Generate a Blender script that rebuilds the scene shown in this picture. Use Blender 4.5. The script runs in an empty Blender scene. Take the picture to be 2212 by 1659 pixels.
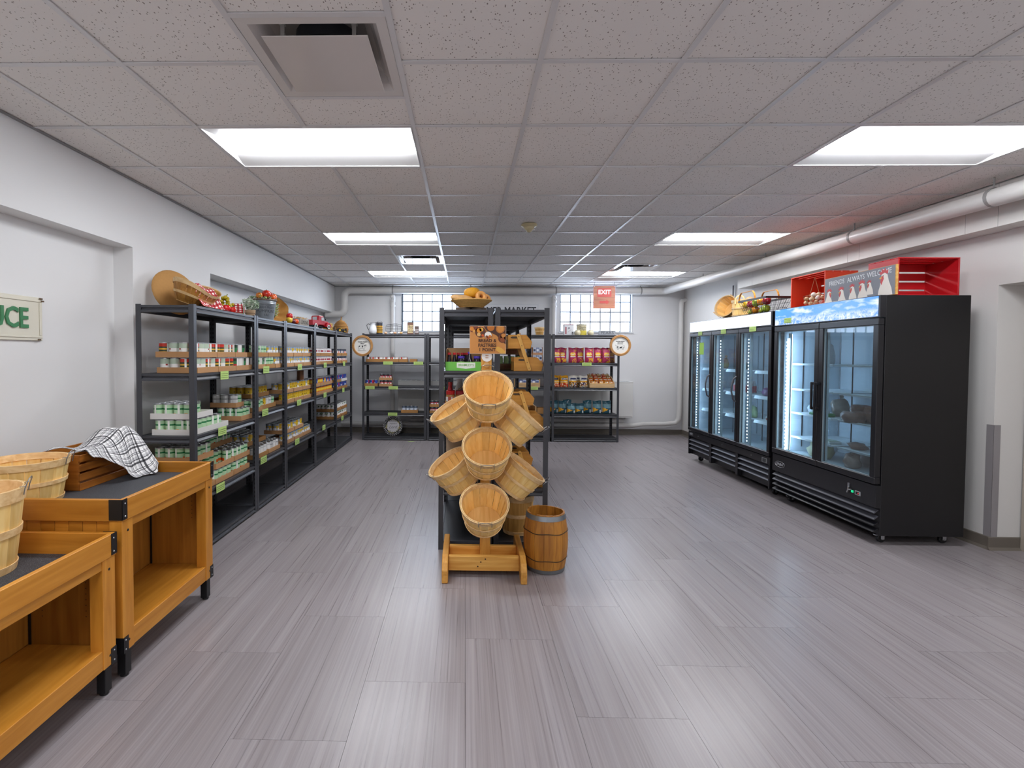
import bpy, bmesh, math, random
from mathutils import Vector, Matrix

S = bpy.context.scene
C = S.collection
RND = random.Random(11)
PI = math.pi

# ------------------------------------------------------------------ camera, world, exposure
EYE = 1.487
CEIL = 2.747


def _rot(a, b, c):
    return Matrix.Rotation(a, 3, 'Z') @ Matrix.Rotation(b, 3, 'X') @ Matrix.Rotation(c, 3, 'Y')


_m = _rot(0.02027, -0.0275, -0.00533)
cam = bpy.data.cameras.new('camera')
cam.sensor_fit = 'HORIZONTAL'
cam.sensor_width = 36.0
cam.lens = 1087.214 * 36.0 / 2212
cam.shift_x = (1106 - 981.712) / 2212
cam.shift_y = -(829.5 - 794.841) / 2212
cam.clip_start = 0.05
cam_o = bpy.data.objects.new('camera', cam)
C.objects.link(cam_o)
_mw = Matrix((_m.col[0], _m.col[2], -_m.col[1])).transposed().to_4x4()
_mw.translation = (0, 0, EYE)
cam_o.matrix_world = _mw
S.camera = cam_o

W = bpy.data.worlds.new('outdoor_sky')
S.world = W
W.use_nodes = True
W.node_tree.nodes['Background'].inputs[0].default_value = (0.75, 0.86, 1.0, 1)
W.node_tree.nodes['Background'].inputs[1].default_value = 1.0

S.view_settings.view_transform = 'Standard'
S.view_settings.look = 'None'
S.view_settings.gamma = 1.0
S.view_settings.use_curve_mapping = False
S.view_settings.exposure = 0.0
S.cycles.use_denoising = True
S.cycles.max_bounces = 10
S.cycles.diffuse_bounces = 7
S.cycles.glossy_bounces = 4
S.cycles.transparent_max_bounces = 12
S.cycles.caustics_reflective = False
S.cycles.caustics_refractive = False
S.cycles.sample_clamp_indirect = 6.0

LAMP = 41.0         # ceiling troffer lens
DAY = 10.0           # daylight through the glass blocks
LED = 9.0           # cooler strips and the glow panels added behind them

# ------------------------------------------------------------------ materials


def lin(h):
    h = h.lstrip('#')
    out = []
    for i in (0, 2, 4):
        v = int(h[i:i + 2], 16) / 255
        out.append(v / 12.92 if v <= 0.04045 else ((v + 0.055) / 1.055) ** 2.4)
    return (out[0], out[1], out[2], 1.0)


MATS = {}


def nodes(m):
    m.use_nodes = True
    nt = m.node_tree
    b = nt.nodes['Principled BSDF']
    return nt, b


def M(col, rough=0.5, metal=0.0, emit=0.0, spec=0.5, noise=None, bump=None, alpha=None):
    key = (col, rough, metal, emit, spec, noise, bump, alpha)
    if key in MATS:
        return MATS[key]
    m = bpy.data.materials.new('paint_' + col.lstrip('#'))
    nt, b = nodes(m)
    c = lin(col)
    b.inputs['Base Color'].default_value = c
    b.inputs['Roughness'].default_value = rough
    b.inputs['Metallic'].default_value = metal
    b.inputs['Specular IOR Level'].default_value = spec
    if alpha is not None:
        b.inputs['Alpha'].default_value = alpha
    if emit:
        b.inputs['Emission Color'].default_value = c
        b.inputs['Emission Strength'].default_value = emit
    if noise or bump:
        tc = nt.nodes.new('ShaderNodeTexCoord')
    if noise:
        sc, amt = noise
        n = nt.nodes.new('ShaderNodeTexNoise')
        n.inputs['Scale'].default_value = sc
        n.inputs['Detail'].default_value = 3
        nt.links.new(tc.outputs['Object'], n.inputs['Vector'])
        r = nt.nodes.new('ShaderNodeMapRange')
        r.inputs['To Min'].default_value = 1 - amt
        r.inputs['To Max'].default_value = 1 + amt
        nt.links.new(n.outputs['Fac'], r.inputs['Value'])
        x = nt.nodes.new('ShaderNodeMix')
        x.data_type = 'RGBA'
        x.blend_type = 'MULTIPLY'
        x.inputs['Factor'].default_value = 1
        x.inputs['A'].default_value = c
        nt.links.new(r.outputs['Result'], x.inputs['B'])
        nt.links.new(x.outputs['Result'], b.inputs['Base Color'])
    if bump:
        sc, st = bump
        n = nt.nodes.new('ShaderNodeTexNoise')
        n.inputs['Scale'].default_value = sc
        nt.links.new(tc.outputs['Object'], n.inputs['Vector'])
        bp = nt.nodes.new('ShaderNodeBump')
        bp.inputs['Strength'].default_value = st
        bp.inputs['Distance'].default_value = 0.003
        nt.links.new(n.outputs['Fac'], bp.inputs['Height'])
        nt.links.new(bp.outputs['Normal'], b.inputs['Normal'])
    MATS[key] = m
    return m


def WOOD(c1, c2, axis='X', scale=9.0, rough=0.45, stretch=14.0, c3=None):
    """procedural grain running along one local axis, shifted at random for every object"""
    key = ('wood', c1, c2, axis, scale, rough, stretch)
    if key in MATS:
        return MATS[key]
    m = bpy.data.materials.new('wood_' + c1.lstrip('#') + '_' + axis.lower())
    nt, b = nodes(m)
    N = nt.nodes.new
    L = nt.links.new
    tc = N('ShaderNodeTexCoord')
    oi = N('ShaderNodeObjectInfo')
    mul = N('ShaderNodeMath'); mul.operation = 'MULTIPLY'; mul.inputs[1].default_value = 37.0
    L(oi.outputs['Random'], mul.inputs[0])
    add = N('ShaderNodeVectorMath'); add.operation = 'ADD'
    L(tc.outputs['Object'], add.inputs[0]); L(mul.outputs[0], add.inputs[1])
    mp = N('ShaderNodeMapping')
    s = {'X': (1 / stretch, 1, 1), 'Y': (1, 1 / stretch, 1), 'Z': (1, 1, 1 / stretch)}[axis]
    mp.inputs['Scale'].default_value = [v * scale * 6 for v in s]
    L(add.outputs[0], mp.inputs['Vector'])
    n = N('ShaderNodeTexNoise'); n.inputs['Scale'].default_value = 1.0; n.inputs['Detail'].default_value = 5
    n.inputs['Distortion'].default_value = 0.6
    L(mp.outputs[0], n.inputs['Vector'])
    rp = N('ShaderNodeValToRGB')
    rp.color_ramp.elements[0].position = 0.3; rp.color_ramp.elements[1].position = 0.72
    rp.color_ramp.elements[0].color = lin(c2); rp.color_ramp.elements[1].color = lin(c1)
    L(n.outputs['Fac'], rp.inputs[0])
    hs = N('ShaderNodeHueSaturation')
    r2 = N('ShaderNodeMapRange'); r2.inputs['To Min'].default_value = 0.86; r2.inputs['To Max'].default_value = 1.12
    L(oi.outputs['Random'], r2.inputs['Value']); L(r2.outputs[0], hs.inputs['Value'])
    L(rp.outputs[0], hs.inputs['Color'])
    L(hs.outputs[0], b.inputs['Base Color'])
    b.inputs['Roughness'].default_value = rough
    bp = N('ShaderNodeBump'); bp.inputs['Strength'].default_value = 0.12; bp.inputs['Distance'].default_value = 0.002
    L(n.outputs['Fac'], bp.inputs['Height']); L(bp.outputs[0], b.inputs['Normal'])
    MATS[key] = m
    return m


def plaid(key, bg, stripes, scale, rough=0.8):
    """woven check cloth: stripes = [(offset, width, colour, strength)] used in both directions of the UV"""
    m = bpy.data.materials.new(key)
    nt, b = nodes(m)
    N = nt.nodes.new; L = nt.links.new
    uv = N('ShaderNodeUVMap')
    sp = N('ShaderNodeSeparateXYZ'); L(uv.outputs[0], sp.inputs[0])
    cur = None
    base = N('ShaderNodeRGB'); base.outputs[0].default_value = lin(bg)
    cur = base.outputs[0]
    for ax in ('X', 'Y'):
        for off, wid, colr, st in stripes:
            a = N('ShaderNodeMath'); a.operation = 'MULTIPLY_ADD'
            a.inputs[1].default_value = scale; a.inputs[2].default_value = off
            L(sp.outputs[ax], a.inputs[0])
            fr = N('ShaderNodeMath'); fr.operation = 'FRACT'; L(a.outputs[0], fr.inputs[0])
            lt = N('ShaderNodeMath'); lt.operation = 'LESS_THAN'; lt.inputs[1].default_value = wid
            L(fr.outputs[0], lt.inputs[0])
            ms = N('ShaderNodeMath'); ms.operation = 'MULTIPLY'; ms.inputs[1].default_value = st
            L(lt.outputs[0], ms.inputs[0])
            x = N('ShaderNodeMix'); x.data_type = 'RGBA'; x.blend_type = 'MULTIPLY'
            L(ms.outputs[0], x.inputs['Factor']); L(cur, x.inputs['A'])
            x.inputs['B'].default_value = lin(colr)
            cur = x.outputs['Result']
    L(cur, b.inputs['Base Color'])
    b.inputs['Roughness'].default_value = rough
    return m


def glass_mat(name, tint, refl_rough=0.02, opacity=0.08):
    m = bpy.data.materials.new(name)
    m.use_nodes = True
    nt = m.node_tree
    nt.nodes.clear()
    N = nt.nodes.new; L = nt.links.new
    o = N('ShaderNodeOutputMaterial')
    t = N('ShaderNodeBsdfTransparent'); t.inputs[0].default_value = lin(tint)
    g = N('ShaderNodeBsdfGlossy'); g.inputs['Roughness'].default_value = refl_rough
    lw = N('ShaderNodeLayerWeight'); lw.inputs['Blend'].default_value = 0.5
    pw = N('ShaderNodeMath'); pw.operation = 'POWER'; pw.inputs[1].default_value = 4.5
    L(lw.outputs['Facing'], pw.inputs[0])
    f = N('ShaderNodeMath'); f.operation = 'MULTIPLY_ADD'; f.inputs[1].default_value = 0.5; f.inputs[2].default_value = 0.03
    L(pw.outputs[0], f.inputs[0])
    mx = N('ShaderNodeMixShader')
    L(f.outputs[0], mx.inputs[0]); L(t.outputs[0], mx.inputs[1]); L(g.outputs[0], mx.inputs[2])
    d = N('ShaderNodeBsdfDiffuse'); d.inputs[0].default_value = lin('#ffffff')
    m2 = N('ShaderNodeMixShader'); m2.inputs[0].default_value = opacity
    L(mx.outputs[0], m2.inputs[1]); L(d.outputs[0], m2.inputs[2])
    L(m2.outputs[0], o.inputs[0])
    return m


# ------------------------------------------------------------------ mesh builder


class MB:
    def __init__(self):
        self.v = []; self.f = []; self.m = []; self.uv = None

    def _add(self, vs, fs, m):
        o = len(self.v)
        self.v.extend([tuple(p) for p in vs])
        for i, f in enumerate(fs):
            self.f.append([o + k for k in f])
            self.m.append(m if isinstance(m, int) else m[i])
        return self

    def box(self, x0, x1, y0, y1, z0, z1, m=0):
        return self._add([(x0, y0, z0), (x1, y0, z0), (x1, y1, z0), (x0, y1, z0),
                          (x0, y0, z1), (x1, y0, z1), (x1, y1, z1), (x0, y1, z1)],
                         [(0, 3, 2, 1), (4, 5, 6, 7), (0, 1, 5, 4), (1, 2, 6, 5), (2, 3, 7, 6), (3, 0, 4, 7)], m)

    def obox(self, c, s, rot=None, m=0):
        """box of size s centred at c turned by a 3x3 matrix"""
        rot = rot or Matrix.Identity(3)
        c = Vector(c)
        vs = []
        for z in (-.5, .5):
            for x, y in ((-.5, -.5), (.5, -.5), (.5, .5), (-.5, .5)):
                vs.append(c + rot @ Vector((x * s[0], y * s[1], z * s[2])))
        return self._add(vs, [(0, 3, 2, 1), (4, 5, 6, 7), (0, 1, 5, 4), (1, 2, 6, 5), (2, 3, 7, 6), (3, 0, 4, 7)], m)

    def frame_of(self, d):
        d = Vector(d).normalized()
        u = d.cross(Vector((0, 0, 1)))
        if u.length < 1e-4:
            u = d.cross(Vector((1, 0, 0)))
        u.normalize()
        return u, d.cross(u).normalized()

    def cyl(self, p0, p1, r0, r1=None, n=12, m=0, caps=True):
        r1 = r0 if r1 is None else r1
        p0 = Vector(p0); p1 = Vector(p1)
        u, w = self.frame_of(p1 - p0)
        vs = []
        for p, r in ((p0, r0), (p1, r1)):
            for k in range(n):
                a = 2 * PI * k / n
                vs.append(p + u * (math.cos(a) * r) + w * (math.sin(a) * r))
        fs = [(k, (k + 1) % n, n + (k + 1) % n, n + k) for k in range(n)]
        fs = [tuple(reversed(f)) for f in fs]
        if caps:
            fs += [tuple(range(n)), tuple(reversed(range(n, 2 * n)))]
        return self._add(vs, fs, m)

    def tube(self, pts, r, n=8, m=0, closed=False, caps=True):
        pts = [Vector(p) for p in pts]
        k = len(pts)
        rr = r if isinstance(r, (list, tuple)) else [r] * k
        vs = []
        pu = None
        for i, p in enumerate(pts):
            if closed:
                d = pts[(i + 1) % k] - pts[i - 1]
            else:
                d = pts[min(i + 1, k - 1)] - pts[max(i - 1, 0)]
            d.normalize()
            if pu is None:
                u, w = self.frame_of(d)
            else:
                u = pu - d * pu.dot(d)
                if u.length < 1e-6:
                    u, w = self.frame_of(d)
                u.normalize()
                w = d.cross(u)
            pu = u
            for j in range(n):
                a = 2 * PI * j / n
                vs.append(p + u * (math.cos(a) * rr[i]) + w * (math.sin(a) * rr[i]))
        fs = []
        for i in range(k if closed else k - 1):
            a = i * n; b = ((i + 1) % k) * n
            for j in range(n):
                fs.append((a + j, a + (j + 1) % n, b + (j + 1) % n, b + j))
        if caps and not closed:
            fs += [tuple(reversed(range(n))), tuple(range((k - 1) * n, k * n))]
        return self._add(vs, fs, m)

    def lathe(self, prof, n=24, c=(0, 0, 0), m=0, close=False, a0=0.0, a1=2 * PI, rot=None, sx=1.0, sy=1.0):
        """prof: (radius, z) pairs; m int or one per profile segment or a function (segment, sector)"""
        c = Vector(c)
        full = abs(a1 - a0 - 2 * PI) < 1e-6
        cols = n if full else n + 1
        vs = []
        for r, z in prof:
            for k in range(cols):
                a = a0 + (a1 - a0) * k / n
                p = Vector((r * math.cos(a) * sx, r * math.sin(a) * sy, z))
                vs.append(c + (rot @ p if rot else p))
        fs = []; ms = []
        segs = len(prof) if close else len(prof) - 1
        for i in range(segs):
            i2 = (i + 1) % len(prof)
            for k in range(n):
                k2 = (k + 1) % cols
                if prof[i][0] < 1e-6 and prof[i2][0] < 1e-6:
                    continue
                if prof[i][0] < 1e-6:
                    f = (i * cols + k, i2 * cols + k2, i2 * cols + k)
                elif prof[i2][0] < 1e-6:
                    f = (i * cols + k, i * cols + k2, i2 * cols + k)
                else:
                    f = (i * cols + k, i * cols + k2, i2 * cols + k2, i2 * cols + k)
                fs.append(f)
                ms.append(m if isinstance(m, int) else (m(i, k) if callable(m) else m[i]))
        return self._add(vs, fs, ms)

    def ball(self, c, r, n=10, m=0, rot=None):
        r = (r, r, r) if not isinstance(r, (tuple, list)) else r
        c = Vector(c)
        h = max(4, n // 2 + 1)
        vs = [c + (rot @ Vector((0, 0, r[2])) if rot else Vector((0, 0, r[2])))]
        for i in range(1, h):
            t = PI * i / h
            for k in range(n):
                a = 2 * PI * k / n
                p = Vector((r[0] * math.sin(t) * math.cos(a), r[1] * math.sin(t) * math.sin(a), r[2] * math.cos(t)))
                vs.append(c + (rot @ p if rot else p))
        vs.append(c + (rot @ Vector((0, 0, -r[2])) if rot else Vector((0, 0, -r[2]))))
        fs = []
        for k in range(n):
            fs.append((0, 1 + k, 1 + (k + 1) % n))
        for i in range(h - 2):
            a = 1 + i * n; b = a + n
            for k in range(n):
                fs.append((a + k, b + k, b + (k + 1) % n, a + (k + 1) % n))
        a = 1 + (h - 2) * n; e = len(vs) - 1
        for k in range(n):
            fs.append((a + k, e, a + (k + 1) % n))
        return self._add(vs, fs, m)

    def prism(self, poly, o, u, v, d, m=0):
        """extrude a 2-D polygon (in the u, v plane at o) by the vector d"""
        o = Vector(o); u = Vector(u); v = Vector(v); d = Vector(d)
        n = len(poly)
        a = [o + u * p[0] + v * p[1] for p in poly]
        vs = a + [p + d for p in a]
        flip = u.cross(v).dot(d) > 0
        fs = []
        f0 = tuple(range(n)); f1 = tuple(range(2 * n - 1, n - 1, -1))
        if flip:
            f0 = tuple(reversed(f0)); f1 = tuple(reversed(f1))
        fs += [f0, f1]
        for k in range(n):
            q = (k, (k + 1) % n, n + (k + 1) % n, n + k)
            fs.append(q if flip else tuple(reversed(q)))
        return self._add(vs, fs, m)

    def quad(self, a, b, c, d, m=0):
        return self._add([a, b, c, d], [(0, 1, 2, 3)], m)

    def grid(self, fn, nu, nv, m=0, uvs=True):
        """sheet of fn(s, t) with s, t in 0..1, with UVs"""
        o = len(self.v)
        for j in range(nv + 1):
            for i in range(nu + 1):
                self.v.append(tuple(fn(i / nu, j / nv)))
        if uvs and self.uv is None:
            self.uv = {}
        for j in range(nv):
            for i in range(nu):
                a = o + j * (nu + 1) + i
                f = [a, a + 1, a + nu + 2, a + nu + 1]
                if uvs:
                    self.uv[len(self.f)] = [(i / nu, j / nv), ((i + 1) / nu, j / nv),
                                            ((i + 1) / nu, (j + 1) / nv), (i / nu, (j + 1) / nv)]
                self.f.append(f); self.m.append(m)
        return self

    def xf(self, mat):
        self.v = [tuple(mat @ Vector(p)) for p in self.v]
        return self

    def merge(self, other, mat=None, moff=0):
        o = len(self.v)
        self.v.extend([tuple(mat @ Vector(p)) for p in other.v] if mat else other.v)
        self.f.extend([[o + k for k in f] for f in other.f])
        self.m.extend([k + moff for k in other.m])
        return self

    def mesh(self, name, mats, smooth=None):
        me = bpy.data.meshes.new(name)
        me.from_pydata(self.v, [], self.f)
        for mt in (mats if isinstance(mats, (list, tuple)) else [mats]):
            me.materials.append(mt)
        me.polygons.foreach_set('material_index', self.m)
        if self.uv:
            ul = me.uv_layers.new(name='UVMap')
            for pi_, co in self.uv.items():
                ls = me.polygons[pi_].loop_start
                for k, q in enumerate(co):
                    ul.data[ls + k].uv = q
        if smooth:
            me.polygons.foreach_set('use_smooth', [True] * len(me.polygons))
            me.update()
            me.set_sharp_from_angle(angle=math.radians(smooth))
        me.update()
        return me

    def build(self, name, mats, parent=None, smooth=None, bevel=0, solid=0, sub=0, loc=None, seg=1):
        me = self.mesh(name, mats, smooth)
        return link(name, me, parent, loc, bevel, solid, sub, seg)


def link(name, me, parent=None, loc=None, bevel=0, solid=0, sub=0, seg=1, rot=None):
    o = bpy.data.objects.new(name, me)
    C.objects.link(o)
    if parent:
        o.parent = parent
    if loc:
        o.location = loc
    if rot:
        o.rotation_euler = rot
    if solid:
        md = o.modifiers.new('thickness', 'SOLIDIFY'); md.thickness = solid; md.offset = 0
    if sub:
        md = o.modifiers.new('round', 'SUBSURF'); md.levels = sub; md.render_levels = sub
    if bevel:
        md = o.modifiers.new('edge', 'BEVEL'); md.width = bevel; md.segments = seg
        md.limit_method = 'ANGLE'; md.angle_limit = math.radians(40)
    return o


def tag(o, label, cat=None, group=None, kind=None):
    o['label'] = label
    if cat:
        o['category'] = cat
    if group:
        o['group'] = group
    if kind:
        o['kind'] = kind
    return o


def thing(name, label, cat, loc=(0, 0, 0), rotz=0.0, group=None, rot=None):
    o = bpy.data.objects.new(name, None)
    o.empty_display_size = 0.05
    C.objects.link(o)
    o.location = loc
    o.rotation_euler = rot if rot else (0, 0, rotz)
    return tag(o, label, cat, group)


def struct(o, label=None):
    o['kind'] = 'structure'
    if label:
        o['label'] = label
    return o


KIDS = {}


def copy_tree(o, parent=None):
    c = o.copy()
    C.objects.link(c)
    c.parent = parent
    for ch in [k for k in o.children]:
        copy_tree(ch, c)
    return c


def text(name, body, size, mat, parent=None, loc=(0, 0, 0), rot=(PI / 2, 0, 0), align='CENTER', depth=0.0008, bold=0.0, sx=1.0, shear=0.0):
    cu = bpy.data.curves.new(name, 'FONT')
    cu.body = body
    cu.size = size
    cu.align_x = align
    cu.align_y = 'CENTER'
    cu.extrude = depth
    cu.offset = bold
    cu.shear = shear
    cu.resolution_u = 2
    t = bpy.data.objects.new(name + '_tmp', cu)
    C.objects.link(t)
    dg = bpy.context.evaluated_depsgraph_get()
    me = bpy.data.meshes.new_from_object(t.evaluated_get(dg))
    bpy.data.objects.remove(t)
    bpy.data.curves.remove(cu)
    me.name = name
    me.materials.clear()
    me.materials.append(mat)
    o = bpy.data.objects.new(name, me)
    C.objects.link(o)
    if parent:
        o.parent = parent
    o.location = loc
    o.rotation_euler = rot
    o.scale = (sx, 1, 1)
    return o


# common materials
WALL = M('#e3e3e3', 0.55, noise=(1.3, 0.02))
WALLB = M('#d9d9da', 0.55, noise=(1.3, 0.02))
PIPE = M('#cfcdca', 0.35, noise=(6, 0.04), bump=(14, 0.25))
BASEM = M('#6b645b', 0.5)
BLACK = M('#141416', 0.45)
CHAR = M('#3b3c41', 0.38, spec=0.5)
BOARD = M('#26272b', 0.42)
KRAFT = M('#b98b5e', 0.8, noise=(40, 0.05))
KRAFT2 = M('#a97a45', 0.8, noise=(40, 0.05))
WHITEC = M('#dcdad6', 0.7)
STEEL = M('#b9bcc0', 0.28, 1.0)
WIREM = M('#9a9da0', 0.3, 1.0)
TAGM = M('#b9d77c', 0.7)
TAGT = M('#566a2c', 0.8)

# ================================================================== the room
XL, XR, YB, YN = -2.45, 4.06, 9.45, -3.2

# ---- floor: staggered vinyl planks on a dark base
sub_ = MB().box(XL - 0.3, XR + 0.4, YN - 0.1, YB + 0.25, -0.06, -0.004)
floor = struct(sub_.build('floor', M('#4a4546', 0.8)), 'grey-brown vinyl plank floor with streaky grain')


def plank_material():
    m = bpy.data.materials.new('vinyl_plank')
    nt, b = nodes(m)
    N = nt.nodes.new; L = nt.links.new
    tc = N('ShaderNodeTexCoord'); oi = N('ShaderNodeObjectInfo')
    ml = N('ShaderNodeMath'); ml.operation = 'MULTIPLY'; ml.inputs[1].default_value = 91.0
    L(oi.outputs['Random'], ml.inputs[0])
    ad = N('ShaderNodeVectorMath'); ad.operation = 'ADD'
    L(tc.outputs['Object'], ad.inputs[0]); L(ml.outputs[0], ad.inputs[1])
    cols = []
    for sc in ((105, 0.9, 1), (22, 0.45, 1)):
        mp = N('ShaderNodeMapping'); mp.inputs['Scale'].default_value = sc
        L(ad.outputs[0], mp.inputs[0])
        n = N('ShaderNodeTexNoise'); n.inputs['Scale'].default_value = 1; n.inputs['Detail'].default_value = 4
        n.inputs['Distortion'].default_value = 0.35
        L(mp.outputs[0], n.inputs[0]); cols.append(n.outputs['Fac'])
    r1 = N('ShaderNodeValToRGB')
    e = r1.color_ramp.elements
    e[0].position = 0.3; e[0].color = lin('#756e71'); e[1].position = 0.7; e[1].color = lin('#a29b9d')
    L(cols[0], r1.inputs[0])
    r2 = N('ShaderNodeValToRGB')
    e = r2.color_ramp.elements
    e[0].position = 0.35; e[0].color = lin('#898182'); e[1].position = 0.65; e[1].color = lin('#9b9598')
    L(cols[1], r2.inputs[0])
    x = N('ShaderNodeMix'); x.data_type = 'RGBA'; x.inputs['Factor'].default_value = 0.5
    L(r1.outputs[0], x.inputs['A']); L(r2.outputs[0], x.inputs['B'])
    hs = N('ShaderNodeHueSaturation')
    mr = N('ShaderNodeMapRange'); mr.inputs['To Min'].default_value = 0.96; mr.inputs['To Max'].default_value = 1.04
    L(oi.outputs['Random'], mr.inputs[0]); L(mr.outputs[0], hs.inputs['Value'])
    L(x.outputs['Result'], hs.inputs['Color']); L(hs.outputs[0], b.inputs['Base Color'])
    rr = N('ShaderNodeMapRange'); rr.inputs['To Min'].default_value = 0.24; rr.inputs['To Max'].default_value = 0.34
    L(cols[0], rr.inputs[0]); L(rr.outputs[0], b.inputs['Roughness'])
    b.inputs['Specular IOR Level'].default_value = 0.5
    return m


PLANK = plank_material()
PW_, PL_ = 0.457, 0.914
_pm = {}
ci = 0
x = XL - 0.28
while x < XR + 0.36:
    x1 = min(x + PW_, XR + 0.38)
    off = (ci * 0.61) % 1.0
    y = YN - off * PL_
    while y < YB + 0.1:
        ya, yb = max(y, YN), min(y + PL_, YB + 0.12)
        if yb - ya > 0.03:
            k = (round(x1 - x, 3), round(yb - ya, 3))
            if k not in _pm:
                g = 0.0006
                _pm[k] = MB().box(-k[0] / 2 + g, k[0] / 2 - g, -k[1] / 2 + g, k[1] / 2 - g, -0.004, 0.0).mesh('plank', PLANK)
            link('plank', _pm[k], floor, ((x + x1) / 2, (ya + yb) / 2, 0))
        y += PL_
    x += PW_
    ci += 1

# ---- walls
w = MB()
T = 0.2
RD = 0.145                    # depth of the left recesses
RY0, RY1, RZ = 0.9, 3.68, 2.262
QY0, QZ = 4.81, 2.25
w.box(XL - T - RD, XL, YN, RY0, 0, CEIL + 0.1)
w.box(XL - T - RD, XL - RD, RY0, RY1, 0, RZ + 0.02)
w.box(XL - T - RD, XL, RY0, RY1, RZ, CEIL + 0.1)
w.box(XL - T - RD, XL, RY1, QY0, 0, CEIL + 0.1)
w.box(XL - T - RD - 0.06, XL - RD - 0.06, QY0, YB + T, 0, QZ + 0.02)
w.box(XL - T - RD - 0.06, XL, QY0, YB + T, QZ, CEIL + 0.1)
wall_left = struct(w.build('wall_left', WALL), 'light grey painted left wall with two shallow recesses')

w = MB()
WZ0, WZ1 = 1.90, 2.62
W1 = (-1.19, 0.14)
W2 = (1.765, 3.10)
w.box(XL - 0.5, XR + 0.5, YB, YB + T, 0, WZ0)
w.box(XL - 0.5, XR + 0.5, YB, YB + T, WZ1, CEIL + 0.1)
w.box(XL - 0.5, W1[0], YB, YB + T, WZ0, WZ1)
w.box(W1[1], W2[0], YB, YB + T, WZ0, WZ1)
w.box(W2[1], XR + 0.5, YB, YB + T, WZ0, WZ1)
wall_back = struct(w.build('wall_back', WALLB), 'light grey back wall with two glass block windows')

w = MB()
OY0, OY1, OZ, OX = 2.3, 3.93, 2.035, 4.34
w.box(XR, XR + T + 0.4, OY1, YB + T, 0, CEIL + 0.1)
w.box(XR, XR + T + 0.4, YN, OY0, 0, CEIL + 0.1)
w.box(XR, XR + T + 0.4, OY0, OY1, OZ, CEIL + 0.1)
w.box(OX, XR + T + 0.4, OY0, OY1, 0, OZ)
wall_right = struct(w.build('wall_right', M('#d6d4d1', 0.55, noise=(1.3, 0.02))), 'light grey right wall with recessed doorway')
w = MB().box(XL - 0.5, XR + 0.5, YN - T, YN, 0, CEIL + 0.1)
struct(w.build('wall_rear', WALL), 'light grey wall behind the viewpoint')

# door leaf in the recess on the right
d = MB().box(OX - 0.045, OX - 0.003, OY0 + 0.1, OY1 - 0.1, 0.005, OZ - 0.08)
door = struct(d.build('door_1', M('#b3aca2', 0.5), bevel=0.003), 'beige door at the back of the right recess')
fr = MB()
fr.box(OX - 0.06, OX - 0.001, OY1 - 0.09, OY1 - 0.01, 0.0, OZ - 0.002)
fr.box(OX - 0.06, OX - 0.001, OY0 + 0.01, OY0 + 0.09, 0.0, OZ - 0.002)
fr.box(OX - 0.06, OX - 0.001, OY0 + 0.09, OY1 - 0.09, OZ - 0.075, OZ - 0.002)
fr.build('door_frame', M('#a39a8e', 0.5), door)
hd = MB().cyl((OX - 0.045, OY0 + 0.2, 1.0), (OX - 0.09, OY0 + 0.2, 1.0), 0.012).tube(
    [(OX - 0.09, OY0 + 0.2, 1.0), (OX - 0.09, OY0 + 0.32, 1.0)], 0.01)
hd.build('door_handle', STEEL, door, smooth=40)

# corner guard
g = MB()
g.box(XR - 0.0025, XR + 0.05, OY1 - 0.0035, OY1 - 0.0005, 0.1, 0.965)
g.box(XR - 0.0035, XR - 0.0005, OY1 - 0.0035, OY1 + 0.05, 0.1, 0.965)
tag(g.build('corner_guard', M('#8f8b8d', 0.35)), 'grey plastic corner guard on the wall beside the black cooler', 'corner guard')

# ---- cove baseboards


def baseboard(name, pts, label):
    b = MB()
    for (ax, ay), (bx, by), (nx, ny) in pts:
        t = 0.008
        prof = [(0, 0.1), (0.004, 0.1), (t, 0.095), (t, 0.02), (0.022, 0.0), (0, 0)]
        o = Vector((ax, ay, 0)); dd = Vector((bx - ax, by - ay, 0))
        b.prism(prof, o + Vector((nx, ny, 0)) * 0.0006, (nx, ny, 0), (0, 0, 1), dd)
    return struct(b.build(name, BASEM), label)


baseboard('baseboard_back', [((XL - RD, YB), (XR, YB), (0, -1))], 'taupe cove baseboard along the back wall')
baseboard('baseboard_right', [((XR, OY1), (XR, YB - 0.025), (-1, 0)), ((XR - 0.02, OY1), (OX - 0.05, OY1), (0, -1)),
                              ((XR, YN), (XR, OY0), (-1, 0))], 'taupe cove baseboard along the right wall')
baseboard('baseboard_left', [((XL - RD, RY0), (XL - RD, RY1), (1, 0)), ((XL, RY1 + 0.0), (XL, QY0), (1, 0)), ((XL, YN), (XL, RY0), (1, 0)),
                             ((XL - RD - 0.06, QY0), (XL - RD - 0.06, YB - 0.03), (1, 0))], 'taupe cove baseboard along the left wall')

# ---- ceiling: tee grid and lay-in tiles
GX = [-0.29241 + i * 0.6096 for i in range(-4, 8)]
GY = [2.21136 + j * 0.6096 for j in range(-9, 13)]


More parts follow.
